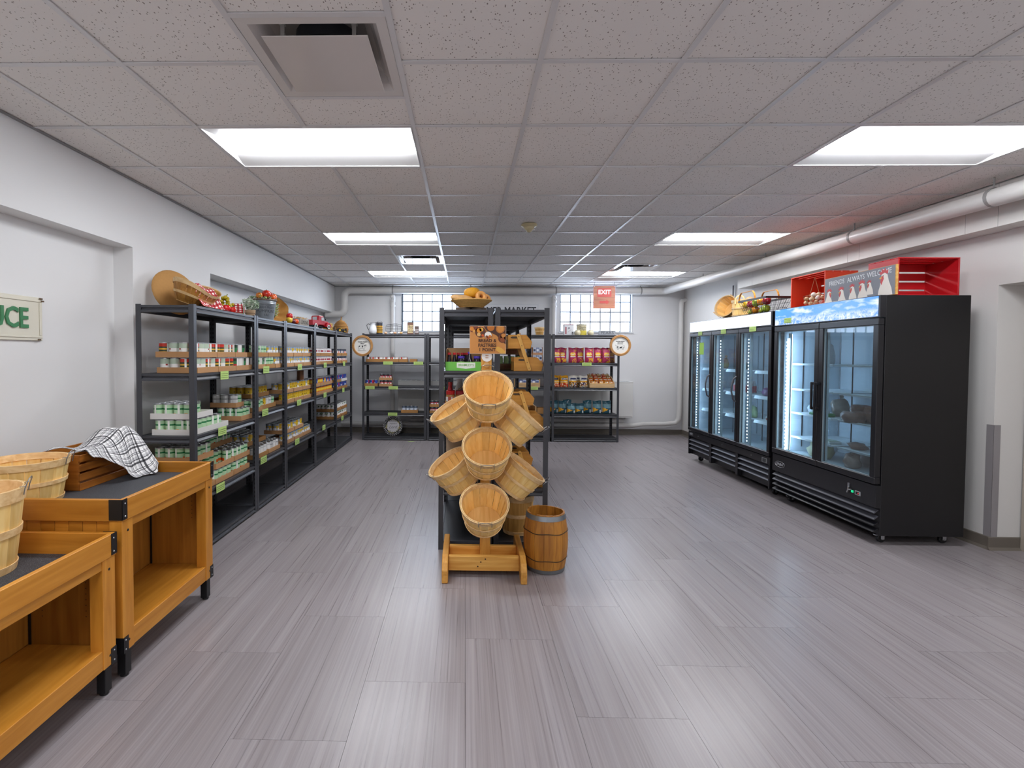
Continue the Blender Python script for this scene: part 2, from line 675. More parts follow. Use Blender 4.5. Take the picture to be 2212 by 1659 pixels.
def tile_material():
    m = bpy.data.materials.new('fissured_ceiling_tile')
    nt, b = nodes(m)
    N = nt.nodes.new; L = nt.links.new
    tc = N('ShaderNodeTexCoord'); oi = N('ShaderNodeObjectInfo')
    ml = N('ShaderNodeMath'); ml.operation = 'MULTIPLY'; ml.inputs[1].default_value = 53.0
    L(oi.outputs['Random'], ml.inputs[0])
    ad = N('ShaderNodeVectorMath'); ad.operation = 'ADD'
    L(tc.outputs['Object'], ad.inputs[0]); L(ml.outputs[0], ad.inputs[1])
    mp = N('ShaderNodeMapping'); mp.inputs['Scale'].default_value = (120, 70, 80)
    L(ad.outputs[0], mp.inputs[0])
    v = N('ShaderNodeTexVoronoi'); v.inputs['Scale'].default_value = 1.0; v.inputs['Randomness'].default_value = 1.0
    L(mp.outputs[0], v.inputs['Vector'])
    sp = N('ShaderNodeSeparateColor'); L(v.outputs['Color'], sp.inputs[0])
    th = N('ShaderNodeMapRange'); th.inputs['From Min'].default_value = 0.35; th.inputs['From Max'].default_value = 1.0
    th.inputs['To Min'].default_value = 0.0; th.inputs['To Max'].default_value = 0.34
    L(sp.outputs[0], th.inputs[0])
    lt = N('ShaderNodeMath'); lt.operation = 'LESS_THAN'
    L(v.outputs['Distance'], lt.inputs[0]); L(th.outputs[0], lt.inputs[1])
    x = N('ShaderNodeMix'); x.data_type = 'RGBA'
    L(lt.outputs[0], x.inputs['Factor'])
    x.inputs['A'].default_value = lin('#edeae7'); x.inputs['B'].default_value = lin('#938c87')
    L(x.outputs['Result'], b.inputs['Base Color'])
    b.inputs['Roughness'].default_value = 0.9
    b.inputs['Specular IOR Level'].default_value = 0.1
    return m


TILE = tile_material()
cl = MB().box(XL - 0.4, XR + 0.5, YN - 0.2, YB + 0.2, CEIL + 0.17, CEIL + 0.2)
ceiling = struct(cl.build('ceiling', M('#9a9794', 0.9)), 'suspended ceiling of speckled square tiles')
DUCTX, DUCTY = 3.87, 7.26
LIGHTS = [(cx, r) for r in (-7, -3, 1, 5, 9) for cx in (-2, 4)]
skip = set()
for cx, r in LIGHTS:
    skip |= {(cx, r), (cx + 1, r)}
skip |= {(-1, 7), (4, 8)}
_tm = {}


def tile(x0, x1, y0, y1):
    if x1 - x0 < 0.03 or y1 - y0 < 0.03:
        return
    k = (round(x1 - x0, 3), round(y1 - y0, 3))
    if k not in _tm:
        _tm[k] = MB().box(-k[0] / 2, k[0] / 2, -k[1] / 2, k[1] / 2, 0, 0.015).mesh('ceiling_tile', TILE)
    link('ceiling_tile', _tm[k], ceiling, ((x0 + x1) / 2, (y0 + y1) / 2, CEIL + 0.007))


for i in range(-4, 7):
    for j in range(-9, 12):
        if (i, j) in skip:
            continue
        x0, x1 = max(-0.29241 + i * 0.6096, XL), min(-0.29241 + (i + 1) * 0.6096, XR)
        y0, y1 = max(2.21136 + j * 0.6096, YN), min(2.21136 + (j + 1) * 0.6096, YB)
        if y0 < DUCTY - 0.3:
            x1 = min(x1, DUCTX - 0.002)
        if (i, j) == (-1, -1):
            y1 = 1.9
        if (i, j) == (-1, 0):
            y0 = 2.508
        tile(x0, x1, y0, y1)
TEE = M('#dad9da', 0.28, spec=0.6)
for n_, gx in enumerate(GX):
    if XL + 0.02 < gx < XR - 0.02:
        y1 = YB if gx < DUCTX else YB
        y0 = YN if gx < DUCTX else DUCTY
        i_ = round((gx + 0.29241) / 0.6096)
        cuts = sorted((2.21136 + r * 0.6096, 2.21136 + (r + 1) * 0.6096) for c_, r in LIGHTS if c_ + 1 == i_)
        mb = MB()
        a = y0
        for c0, c1 in cuts + [(y1, None)]:
            mb.box(gx - 0.012, gx + 0.012, a, c0, CEIL, CEIL + 0.005)
            a = c1
        link('ceiling_tee', mb.mesh('ceiling_tee', TEE), ceiling)
for gy in GY:
    if YN < gy < YB:
        xr = DUCTX - 0.002 if gy < DUCTY else XR
        for a, bb in ((XL, xr),):
            segs = []
            xs = [a] + [g for g in GX if a < g < bb] + [bb]
            for p, q in zip(xs[:-1], xs[1:]):
                mid = (p + q) / 2
                if abs(gy - GY[9]) < 0.01 and -0.91 < mid < -0.29:
                    continue                      # the diffuser sits across this line
                segs.append((p, q))
            mb = MB()
            for p, q in segs:
                mb.box(p + 0.011, q - 0.011, gy - 0.012, gy + 0.012, CEIL + 0.0004, CEIL + 0.005)
            link('ceiling_tee', mb.mesh('ceiling_tee', TEE), ceiling)
mb = MB()
for yy in (1.9, 2.508):
    mb.box(-0.902 + 0.011, -0.2924 - 0.011, yy - 0.012, yy + 0.012, CEIL + 0.0004, CEIL + 0.005)
link('ceiling_tee', mb.mesh('ceiling_tee', TEE), ceiling)
tr = MB()
tr.box(XL, XL + 0.022, YN, YB, CEIL - 0.002, CEIL + 0.003)
tr.box(XL + 0.022, XR, YB - 0.022, YB, CEIL - 0.002, CEIL + 0.003)
struct(tr.build('trim_1', M('#8f8f90', 0.5)), 'grey wall angle around the ceiling edge')

# ---- recessed troffers
FIX = M('#e6e6e6', 0.45)
LENS = M('#f7faff', 0.5, emit=LAMP)
_fm = MB()
x0, x1, y0, y1 = 0.012, 1.2072, 0.012, 0.5976
zt = 0.034
ya, yb = 0.20, 0.405
_fm.quad((x0, y0, 0.004), (x1, y0, 0.004), (x1 - 0.02, ya, zt), (x0 + 0.02, ya, zt))
_fm.quad((x1, y1, 0.004), (x0, y1, 0.004), (x0 + 0.02, yb, zt), (x1 - 0.02, yb, zt))
_fm.quad((x0, y1, 0.004), (x0, y0, 0.004), (x0 + 0.02, ya, zt), (x0 + 0.02, yb, zt))
_fm.quad((x1, y0, 0.004), (x1, y1, 0.004), (x1 - 0.02, yb, zt), (x1 - 0.02, ya, zt))
_fm.box(x0, x1, y0, y1, 0.07, 0.08)
fix_me = _fm.mesh('housing', FIX)
_rm = MB()
t_ = 0.006
_rm.box(x0 - 0.004, x1 + 0.004, y0 - 0.004, y0 + t_, 0.0, 0.008).box(x0 - 0.004, x1 + 0.004, y1 - t_, y1 + 0.004, 0.0, 0.008)
_rm.box(x0 - 0.004, x0 + t_, y0 + t_, y1 - t_, 0.0, 0.008).box(x1 - t_, x1 + 0.004, y0 + t_, y1 - t_, 0.0, 0.008)
rim_me = _rm.mesh('rim', M('#dedede', 0.4))
_lm = MB()
f = lambda s: (0, 0)
for k in range(6):
    a = k / 6; b2 = (k + 1) / 6
    f = lambda s: (ya + (yb - ya) * s, zt - 0.002 - 0.036 * math.sin(PI * s) ** 0.6)
    (p0, q0), (p1, q1) = f(a), f(b2)
    _lm.quad((x0 + 0.02, p0, q0), (x1 - 0.02, p0, q0), (x1 - 0.02, p1, q1), (x0 + 0.02, p1, q1))
for xe in (x0 + 0.02, x1 - 0.02):
    pl_ = [(xe, *f(k / 6)) for k in range(7)]
    _lm._add(pl_, [tuple(range(7)) if xe > 0.5 else tuple(reversed(range(7)))], 0)
for v_ in range(len(_lm.f)):
    _lm.f[v_].reverse()
lens_me = _lm.mesh('lens', LENS)
LNAME = {(-2, 1): 'lit recessed ceiling troffer nearest on the left, beyond the square air diffuser',
         (4, 1): 'lit recessed ceiling troffer nearest on the right, cut by the picture edge',
         (-2, 5): 'middle lit ceiling troffer of the left row',
         (4, 5): 'middle lit ceiling troffer of the right row',
         (-2, 9): 'farthest lit ceiling troffer of the left row, before the window',
         (4, 9): 'farthest lit ceiling troffer of the right row, above the hanging exit sign',
         (-2, -3): 'lit ceiling troffer overhead on the left, outside the picture', (4, -3): 'lit ceiling troffer overhead on the right, outside the picture',
         (-2, -7): 'lit ceiling troffer behind the viewpoint on the left', (4, -7): 'lit ceiling troffer behind the viewpoint on the right'}
for cx, r in LIGHTS:
    t = thing('ceiling_light', LNAME[(cx, r)], 'ceiling light', (-0.29241 + cx * 0.6096, 2.21136 + r * 0.6096, CEIL), group='recessed ceiling troffers')
    link('housing', fix_me, t)
    link('rim', rim_me, t)
    link('lens', lens_me, t)

# ---- square plaque diffusers
DIFM = M('#dcd8d5', 0.16, spec=0.5)
DIFP = M('#d6d0cc', 0.1, spec=0.5)


def diffuser(x0, y0, sx, sy, label):
    t = thing('air_diffuser', label, 'air diffuser', (x0, y0, CEIL), group='square ceiling diffusers')
    b = MB()
    e = 0.014
    prof = [(e, 0.002), (0.055, 0.004), (0.075, 0.03), (0.10, 0.075), (0.13, 0.10)]
    for (a0, z0), (a1, z1) in zip(prof[:-1], prof[1:]):
        P = lambda a, z: [(a, a, z), (sx - a, a, z), (sx - a, sy - a, z), (a, sy - a, z)]
        p, q = P(a0, z0), P(a1, z1)
        for k in range(4):
            b.quad(p[(k + 1) % 4], p[k], q[k], q[(k + 1) % 4])
    b.build('pan', DIFM, t, smooth=50)
    b = MB()
    b.box(0.13, sx - 0.13, 0.13, sy - 0.13, 0.10, 0.102)
    b.build('backing', M('#8d8a88', 0.6), t)
    b = MB().lathe([(0.135, 0.0995), (0.135, 0.04), (0.13, 0.04), (0.13, 0.0995)], 24, (sx / 2, sy / 2, 0))
    b.lathe([(0.128, 0.098), (0.0, 0.098)], 24, (sx / 2, sy / 2, 0))
    b.build('duct_neck', M('#2d3036', 0.6), t, smooth=40)
    b = MB().box(0.095, sx - 0.095, 0.095, sy - 0.095, -0.018, -0.014)
    b.build('plaque', DIFP, t, bevel=0.0015)
    for px in (0.16, sx - 0.16):
        for py in (0.15, sy - 0.15):
            h = MB().box(px - 0.008, px + 0.008, py - 0.002, py + 0.002, -0.014, 0.1).box(px - 0.012, px + 0.012, py - 0.01, py + 0.01, 0.06, 0.066)
            h.build('hanger', M('#b6b4b1', 0.4), t)
    return t


diffuser(-0.902, 1.90, 0.61, 0.608, 'large square air diffuser with hanging plaque, nearest in the ceiling')
diffuser(-0.902, 6.4786, 0.61, 0.61, 'far square air diffuser mirroring the left glass block window')
diffuser(2.146, 7.088, 0.61, 0.61, 'far square air diffuser beside the farthest right ceiling light')

# ---- smoke detector
t = thing('smoke_detector', 'cream dome smoke detector on the ceiling', 'smoke detector', (0.617, 4.93, CEIL))
CR = M('#cdbf97', 0.45)
MB().lathe([(0.0, 0), (0.075, 0), (0.078, -0.012), (0.07, -0.022), (0.04, -0.03)], 24).build('base', CR, t, smooth=40)
MB().lathe([(0.05, -0.024), (0.045, -0.045), (0.03, -0.055), (0.022, -0.07), (0.012, -0.075), (0, -0.075)], 20).build('dome', CR, t, smooth=40)
MB().obox((0.045, 0, -0.045), (0.03, 0.004, 0.006), Matrix.Rotation(0.5, 3, 'Y')).build('indicator', M('#f2efe6', 0.3), t)

# ---- boxed duct along the right wall, panel by panel
seam = [YN, 0.5, 2.2, 3.767, 4.007, 5.056, 5.206, 6.106, 6.898, DUCTY]
dk = MB().box(DUCTX + 0.008, XR - 0.0008, YN, DUCTY - 0.008, 2.441, CEIL - 0.0015)
duct = tag(dk.build('boxed_duct', M('#b5b3b1', 0.5)), 'white boxed-in duct running under the ceiling over the coolers', 'duct')
for k, (a, b2) in enumerate(zip(seam[:-1], seam[1:])):
    mb = MB().box(DUCTX, DUCTX + 0.0075, a + 0.0018, b2 - 0.0018, 2.436, CEIL - 0.0015)
    mb.box(DUCTX + 0.008, XR - 0.001, a + 0.0018, b2 - 0.0018, 2.436, 2.4405)
    link('duct_panel', mb.mesh('duct_panel', M('#d9d7d3', 0.5)), duct)
mb = MB().box(DUCTX + 0.001, XR - 0.001, DUCTY - 0.0075, DUCTY, 2.436, CEIL - 0.0015)
link('duct_panel', mb.mesh('duct_panel', M('#d9d7d3', 0.5)), duct)

# ---- big pipe: into the left recess, along the back wall, then along the right wall


def arc(c, r, a0, a1, u, v, n=8):
    c = Vector(c); u = Vector(u); v = Vector(v)
    return [c + u * (r * math.cos(a0 + (a1 - a0) * k / n)) + v * (r * math.sin(a0 + (a1 - a0) * k / n)) for k in range(n + 1)]


PY, PZ, PR = 9.28, 2.655, 0.063
pts = [(-2.58, PY, 2.215)]
pts += arc((-2.33, PY, 2.325), 0.11, -PI / 2, 0, (1, 0, 0), (0, 0, 1))
pts += arc((-2.11, PY, 2.545), 0.11, PI, PI / 2, (1, 0, 0), (0, 0, 1))
pts += arc((3.55, PY - 0.1, PZ), 0.1, PI / 2, 0, (1, 0, 0), (0, 1, 0))
pts += [(3.72, 3.0, 2.60), (3.73, YN + 0.01, 2.60)]
t = thing('heating_pipe', 'thick white insulated pipe running under the ceiling along back and right walls', 'pipe', (0, 0, 0))
MB().tube(pts, PR, 16).build('pipe', PIPE, t, smooth=50)
for (hx, hy, hz) in ((-1.33, PY, PZ), (0.1, PY, PZ), (1.66, PY, PZ), (3.2, PY, PZ), (3.68, 7.9, 2.65), (3.69, 6.3, 2.64), (3.7, 4.9, 2.62), (3.715, 3.65, 2.61)):
    h = MB()
    if hy == PY:
        h.lathe([(PR + 0.001, -0.012), (PR + 0.005, -0.012), (PR + 0.005, 0.012), (PR + 0.001, 0.012)], 16, (hx, hy, hz), close=True, rot=Matrix.Rotation(PI / 2, 3, 'Y'))
    else:
        h.lathe([(PR + 0.001, -0.012), (PR + 0.005, -0.012), (PR + 0.005, 0.012), (PR + 0.001, 0.012)], 16, (hx, hy, hz), close=True, rot=Matrix.Rotation(PI / 2, 3, 'X'))
    h.cyl((hx, hy, hz + PR), (hx, hy, CEIL + 0.004), 0.006, n=6)
    h.build('hanger', M('#8d8b89', 0.4), t, smooth=40)

# risers with valves beside the windows
for rx, lb in ((-1.345, 'white riser pipe with valve left of the first window'), (1.645, 'white riser pipe with valve left of the second window')):
    t = thing('riser_pipe', lb, 'pipe', (rx, 9.37, 0), group='risers with valves')
    MB().tube([(0, -0.005, 0.315), (0, -0.005, 2.575)], 0.04, 12).build('pipe', PIPE, t, smooth=50)
    v = MB().lathe([(0.0, 0), (0.044, 0), (0.05, 0.02), (0.05, 0.1), (0.044, 0.12), (0, 0.12)], 12, (0, -0.005, 2.44))
    v.lathe([(0.052, 0), (0.052, 0.03)], 12, (0, -0.005, 2.36))
    v.build('fitting', PIPE, t, smooth=40)
    v = MB().cyl((0, -0.055, 2.50), (0, -0.085, 2.50), 0.012, n=8).lathe([(0.026, 0), (0.034, 0), (0.034, 0.008), (0.026, 0.008)], 12, (0, -0.085, 2.5), close=True, rot=Matrix.Rotation(PI / 2, 3, 'X'))
    v.build('valve', M('#b9b9b9', 0.4), t, smooth=40)
t = thing('corner_pipe', 'white pipe dropping down the back right corner beside the three-door cooler', 'pipe', (0, 0, 0))
pts = [(4.055, 9.36, 2.50)] + arc((4.005, 9.36, 2.46), 0.04, PI / 2, PI, (1, 0, 0), (0, 0, 1), 5) + [(3.965, 9.36, 0.5)]
pts = [(4.058, 9.36, 2.50), (4.02, 9.36, 2.50), (3.985, 9.36, 2.48), (3.97, 9.36, 2.44), (3.97, 9.36, 0.42), (3.955, 9.36, 0.31), (3.90, 9.36, 0.235), (3.7, 9.36, 0.215), (3.3, 9.36, 0.21), (3.12, 9.36, 0.18)]
MB().tube(pts, 0.042, 12).build('pipe', PIPE, t, smooth=50)
t = thing('floor_pipes', 'white heating pipes running low along the back wall behind the shelves', 'pipe', (0, 0, 0))
MB().tube([(3.119, 9.36, 0.18), (-2.3, 9.36, 0.18)], 0.042, 12).build('supply_pipe', PIPE, t, smooth=50)
MB().tube([(2.95, 9.375, 0.268), (-1.0, 9.375, 0.268)], 0.044, 12).build('return_pipe', PIPE, t, smooth=50)
MB().tube([(2.98, 9.36, 0.343), (2.98, 9.36, 0.30)], 0.014, 8).build('drop_pipe', PIPE, t, smooth=50)

# ---- convector cabinets under the windows
CONV = M('#d5d4d1', 0.4)


def convector(x0, x1, label):
    t = thing('convector', label, 'heater', (x0, 9.185, 0.345), group='convector cabinets')
    L_ = x1 - x0
    D_ = YB - 9.185 - 0.0015
    MB().box(0, L_, 0, D_, 0, 0.64).build('cabinet', CONV, t, bevel=0.004)
    MB().box(-0.004, L_ + 0.004, -0.004, D_, 0.64, 0.655).build('top_panel', CONV, t, bevel=0.002)
    n = int((L_ - 0.08) / 0.09)
    p = (L_ - 0.08) / n
    for k in range(n):
        xx = 0.04 + k * p
        MB().box(xx + 0.007, xx + p - 0.007, 0.05, 0.19, 0.6548, 0.6562).build('grille', M('#6f7277', 0.6), t)
    MB().box(0.02, L_ - 0.02, -0.003, -0.0003, 0.02, 0.03).build('seam', M('#a8a7a5', 0.5), t)


convector(-1.22, 0.18, 'white convector cabinet with top grille under the left window')
convector(1.72, 3.06, 'white convector cabinet with top grille under the right window')

# ---- glass block windows


def block_material():
    m = bpy.data.materials.new('glass_block')
    nt, b = nodes(m)
    N = nt.nodes.new; L = nt.links.new
    tc = N('ShaderNodeTexCoord'); oi = N('ShaderNodeObjectInfo')
    n = N('ShaderNodeTexNoise'); n.inputs['Scale'].default_value = 7.0; n.inputs['Detail'].default_value = 2
    ml = N('ShaderNodeMath'); ml.operation = 'MULTIPLY'; ml.inputs[1].default_value = 19
    L(oi.outputs['Random'], ml.inputs[0])
    ad = N('ShaderNodeVectorMath'); ad.operation = 'ADD'
    L(tc.outputs['Object'], ad.inputs[0]); L(ml.outputs[0], ad.inputs[1])
    L(ad.outputs[0], n.inputs[0])
    mr = N('ShaderNodeMapRange'); mr.inputs['To Min'].default_value = 0.8 * DAY; mr.inputs['To Max'].default_value = 1.2 * DAY
    L(n.outputs['Fac'], mr.inputs[0])
    b.inputs['Base Color'].default_value = lin('#dfeaf2')
    b.inputs['Emission Color'].default_value = lin('#d6e7ff')
    L(mr.outputs[0], b.inputs['Emission Strength'])
    b.inputs['Roughness'].default_value = 0.12
    return m


BLOCK = block_material()
MORTAR = M('#6a7480', 0.8)


def block_window(name, x0, label, blocked=()):
    px, pz = 0.186, 0.185
    b = MB()
    b.box(x0 - 0.0, x0 + 7 * px + 0.03, YB + 0.075, YB + 0.16, WZ0 + 0.0, WZ1)
    win = struct(b.build(name, MORTAR), label)
    core = MB()
    s = px / 2 - 0.010
    core.box(-s, s, -0.008, 0.02, -s, s)
    me = core.mesh('glass_block', BLOCK)
    jt = MB()
    for i in range(8):
        jt.box(x0 + 0.015 + px * i - 0.0095, x0 + 0.015 + px * i + 0.0095, YB + 0.054, YB + 0.0748, WZ0 + 0.013, WZ1)
    for j in range(5):
        for i in range(7):
            zz = min(WZ0 + 0.018 + pz * j, WZ1 - 0.01)
            jt.box(x0 + 0.015 + px * i + 0.0096, x0 + 0.015 + px * (i + 1) - 0.0096, YB + 0.0545, YB + 0.0748, zz - 0.0095, zz + 0.0095)
    jt.build('mortar_joints', MORTAR, win)
    for i in range(7):
        for j in range(4):
            zz = WZ0 + 0.018 + pz * (j + 0.5)
            if zz + 0.09 > WZ1 + 0.06:
                continue
            o = link('glass_block', me, win, (x0 + 0.015 + px * (i + 0.5), YB + 0.066, zz), bevel=0.006)
    f = MB()
    xe = x0 + 7 * px + 0.03
    f.box(xe + 0.0, xe + 0.012, YB - 0.006, YB + 0.075, WZ0, WZ1)
    f.box(x0 - 0.012, x0 - 0.0, YB - 0.006, YB + 0.075, WZ0, WZ1)
    f.box(x0 - 0.03, xe + 0.03, YB - 0.02, YB + 0.074, WZ0 - 0.012, WZ0 + 0.012)
    f.build('window_frame', M('#c7c9cb', 0.45), win)
    return win


block_window('window_1', -1.19, 'left glass block window above the back shelves')
block_window('window_2', 1.775, 'right glass block window behind the hanging exit sign')

# ================================================================== shelving
_bm = {}


def beam_mesh(L_, h=0.052):
    k = ('b', round(L_, 3), h)
    if k not in _bm:
        pr = [(0.02, 0), (-0.002, 0), (-0.002, -0.017), (0.007, -0.021), (0.007, -0.026), (-0.006, -0.043), (-0.006, -h), (0.02, -h)]
        _bm[k] = MB().prism(pr, (0, 0, 0), (0, 1, 0), (0, 0, 1), (L_, 0, 0)).mesh('beam', CHAR)
    return _bm[k]


def post_mesh(h, sx, sy):
    """folded steel angle; sx, sy give the inward directions"""
    k = ('p', round(h, 3), sx, sy)
    if k not in _bm:
        b = MB()
        wdt, t_ = 0.038, 0.004
        b.box(min(0, sx * wdt), max(0, sx * wdt), min(0, sy * t_), max(0, sy * t_), 0, h)
        b.box(min(0, sx * t_), max(0, sx * t_), min(sy * t_, sy * wdt), max(sy * t_, sy * wdt), 0, h)
        _bm[k] = b.mesh('post', CHAR)
    return _bm[k]


def slot_mesh(h, sx, sy):
    k = ('s', round(h, 3), sx, sy)
    if k not in _bm:
        b = MB()
        n = int(h / 0.04)
        for i in range(n):
            z = 0.02 + i * 0.04
            xa, xb = sx * 0.014, sx * 0.024
            ya = sy * 0.0043
            b.box(min(xa, xb), max(xa, xb), min(ya, ya + sy * 0.0004), max(ya, ya + sy * 0.0004), z, z + 0.018)
            xa = sx * 0.0043
            b.box(min(xa, xa + sx * 0.0004), max(xa, xa + sx * 0.0004), min(sy * 0.014, sy * 0.024), max(sy * 0.014, sy * 0.024), z, z + 0.018)
        _bm[k] = b.mesh('slots', M('#0b0b0d', 0.7))
    return _bm[k]


def shelf_unit(label, loc, rotz, width, depth, levels, group, h=1.835):
    """local x along the width, y from the front (0) to the back; front faces local -y"""
    t = thing('shelving_unit', label, 'shelf', loc, rotz, group)
    for px, py, sx, sy in ((0, 0, 1, 1), (width, 0, -1, 1), (0, depth, 1, -1), (width, depth, -1, -1)):
        p = link('post', post_mesh(h, sx, sy), t, (px, py, 0.0))
        link('post_slots', slot_mesh(h, sx, sy), p)['kind'] = 'stuff'
    for z in levels:
        link('beam', beam_mesh(width - 0.078), t, (0.039, 0.004, z))
        link('beam', beam_mesh(width - 0.078), t, (width - 0.039, depth - 0.004, z), rot=(0, 0, PI))
        link('beam', beam_mesh(depth - 0.078), t, (width - 0.004, 0.039, z), rot=(0, 0, PI / 2))
        link('beam', beam_mesh(depth - 0.078), t, (0.004, depth - 0.039, z), rot=(0, 0, -PI / 2))
        k = ('d', round(width, 3), round(depth, 3))
        if k not in _bm:
            _bm[k] = MB().box(0.0265, width - 0.0265, 0.0265, depth - 0.0265, -0.018, -0.002).mesh('shelf_board', BOARD)
        link('shelf_board', _bm[k], t, (0, 0, z))
    return t


LVA = [1.827, 1.335, 0.885, 0.44, 0.066]
LVB = [1.822, 1.335, 0.925, 0.475, 0.066]
LX = -1.935
LD = 0.42
LEFT = [('A', 3.56, 4.635, LVA, 'first'), ('B', 4.645, 5.40, LVB, 'second'), ('C', 5.41, 6.475, LVB, 'third'),
        ('D', 6.485, 7.55, LVB, 'fourth'), ('E', 7.56, 8.62, LVB, 'fifth')]
for k, y0, y1, lv, o_ in LEFT:
    shelf_unit('charcoal steel shelving unit by left wall, %s counted from the wooden bins' % o_, (LX, y0, 0), PI / 2, y1 - y0, LD, lv,
               'steel shelving along the left wall')
BY, BD = 8.585, 0.42
LVK = [1.822, 1.345, 0.925, 0.47, 0.062]
BACK = [(-1.755, -0.655, 'charcoal steel shelving unit by back wall with the cow sign'),
        (-0.645, 0.40, 'charcoal steel shelving unit by back wall, behind left half of centre rack'),
        (0.41, 1.46, 'charcoal steel shelving unit by back wall, behind right half of centre rack'),
        (1.49, 2.625, 'charcoal steel shelving unit by back wall full of snack bags')]
for x0, x1, lb in BACK:
    shelf_unit(lb, (x0, BY, 0), 0, x1 - x0, BD, LVK, 'steel shelving along the back wall')
# centre rack: two rows back to back, two bays each
LVC = [1.822, 1.36, 0.93, 0.47, 0.066]
CY0 = 3.785
for b_, nm in ((0, 'nearest'), (1, 'second'), (2, 'farthest')):
    ya, yb = CY0 + b_ * 1.07, CY0 + b_ * 1.07 + 1.06
    shelf_unit('charcoal steel unit of the centre rack, left row, %s bay' % nm, (-0.193, yb, 0), -PI / 2, 1.06, 0.405, LVC, 'centre rack shelving')
    shelf_unit('charcoal steel unit of the centre rack, right row, %s bay' % nm, (0.632, ya, 0), PI / 2, 1.06, 0.405, LVC, 'centre rack shelving')

# ---- price cards on the beams


def price_card(name, label, loc, rotz, w_=0.15, h_=0.07, group='green price cards'):
    t = thing('price_card', label, 'price card', loc, rotz, group)
    MB().box(-w_ / 2, w_ / 2, -0.001, 0, -h_ / 2, h_ / 2).build('card', TAGM, t)
    b = MB()
    for z, l in ((0.012, 0.8), (-0.004, 0.65), (-0.018, 0.72)):
        x = -w_ / 2 * 0.8
        while x < w_ / 2 * l:
            l_ = RND.uniform(0.006, 0.014)
            b.box(x, x + l_, -0.0016, -0.0011, z - 0.0022, z + 0.0022)
            x += l_ + 0.004
    b.build('lettering', TAGT, t)
    return t


_ord = {'A': 'first', 'B': 'second', 'C': 'third', 'D': 'fourth', 'E': 'fifth'}
for k, y, z, lv in (('A', 4.0, 1.308, 'upper'), ('A', 3.958, 0.866, 'middle'), ('A', 3.921, 0.424, 'lower'),
                    ('B', 4.85, 1.326, 'upper'), ('B', 4.82, 0.915, 'middle'), ('B', 4.777, 0.462, 'lower'),
                    ('C', 5.845, 1.326, 'upper'), ('C', 5.817, 0.915, 'middle'), ('C', 5.747, 0.47, 'lower'),
                    ('D', 6.92, 1.326, 'upper'), ('D', 6.907, 0.915, 'middle'), ('D', 6.847, 0.472, 'lower'),
                    ('E', 8.004, 1.326, 'upper'), ('E', 7.957, 0.908, 'middle'), ('E', 7.895, 0.468, 'lower')):
    price_card('price_card', 'green price card on the %s loaded shelf of the %s left unit' % (lv, _ord[k]), (LX + 0.0075, y, z), PI / 2,
               0.145 if k != 'A' else 0.135, 0.066)
for x, z, lb in ((-1.31, 1.328, 'green price card under the white and red cans, left of two'), (-0.79, 1.328, 'green price card under the white and red cans, right of two'),
                 (-1.62, 0.905, 'green price card under the blue cans on the back shelf'), (-1.22, 0.905, 'green price card under the boxed jars on the back shelf'),
                 (-1.23, 0.452, 'green price card above the round dotted plaque'), (-0.33, 0.905, 'green price card left of the centre rack post on back shelf'),
                 (2.07, 1.328, 'green price card under the purple-red chip bags'), (1.17, 0.915, 'green price card under the wooden crate on the back shelf')):
    price_card('price_card', lb, (x, BY - 0.0075, z), 0, 0.16, 0.055)

# ================================================================== cans
SILV = M('#a8abad', 0.3, 0.9)
SILD = M('#54575b', 0.35, 0.9)


def pic(k, n, c0, w_):
    """is sector k within w_ sectors of c0 (mod n)?"""
    return min((k - c0) % n, (c0 - k) % n) <= w_


NS = 16
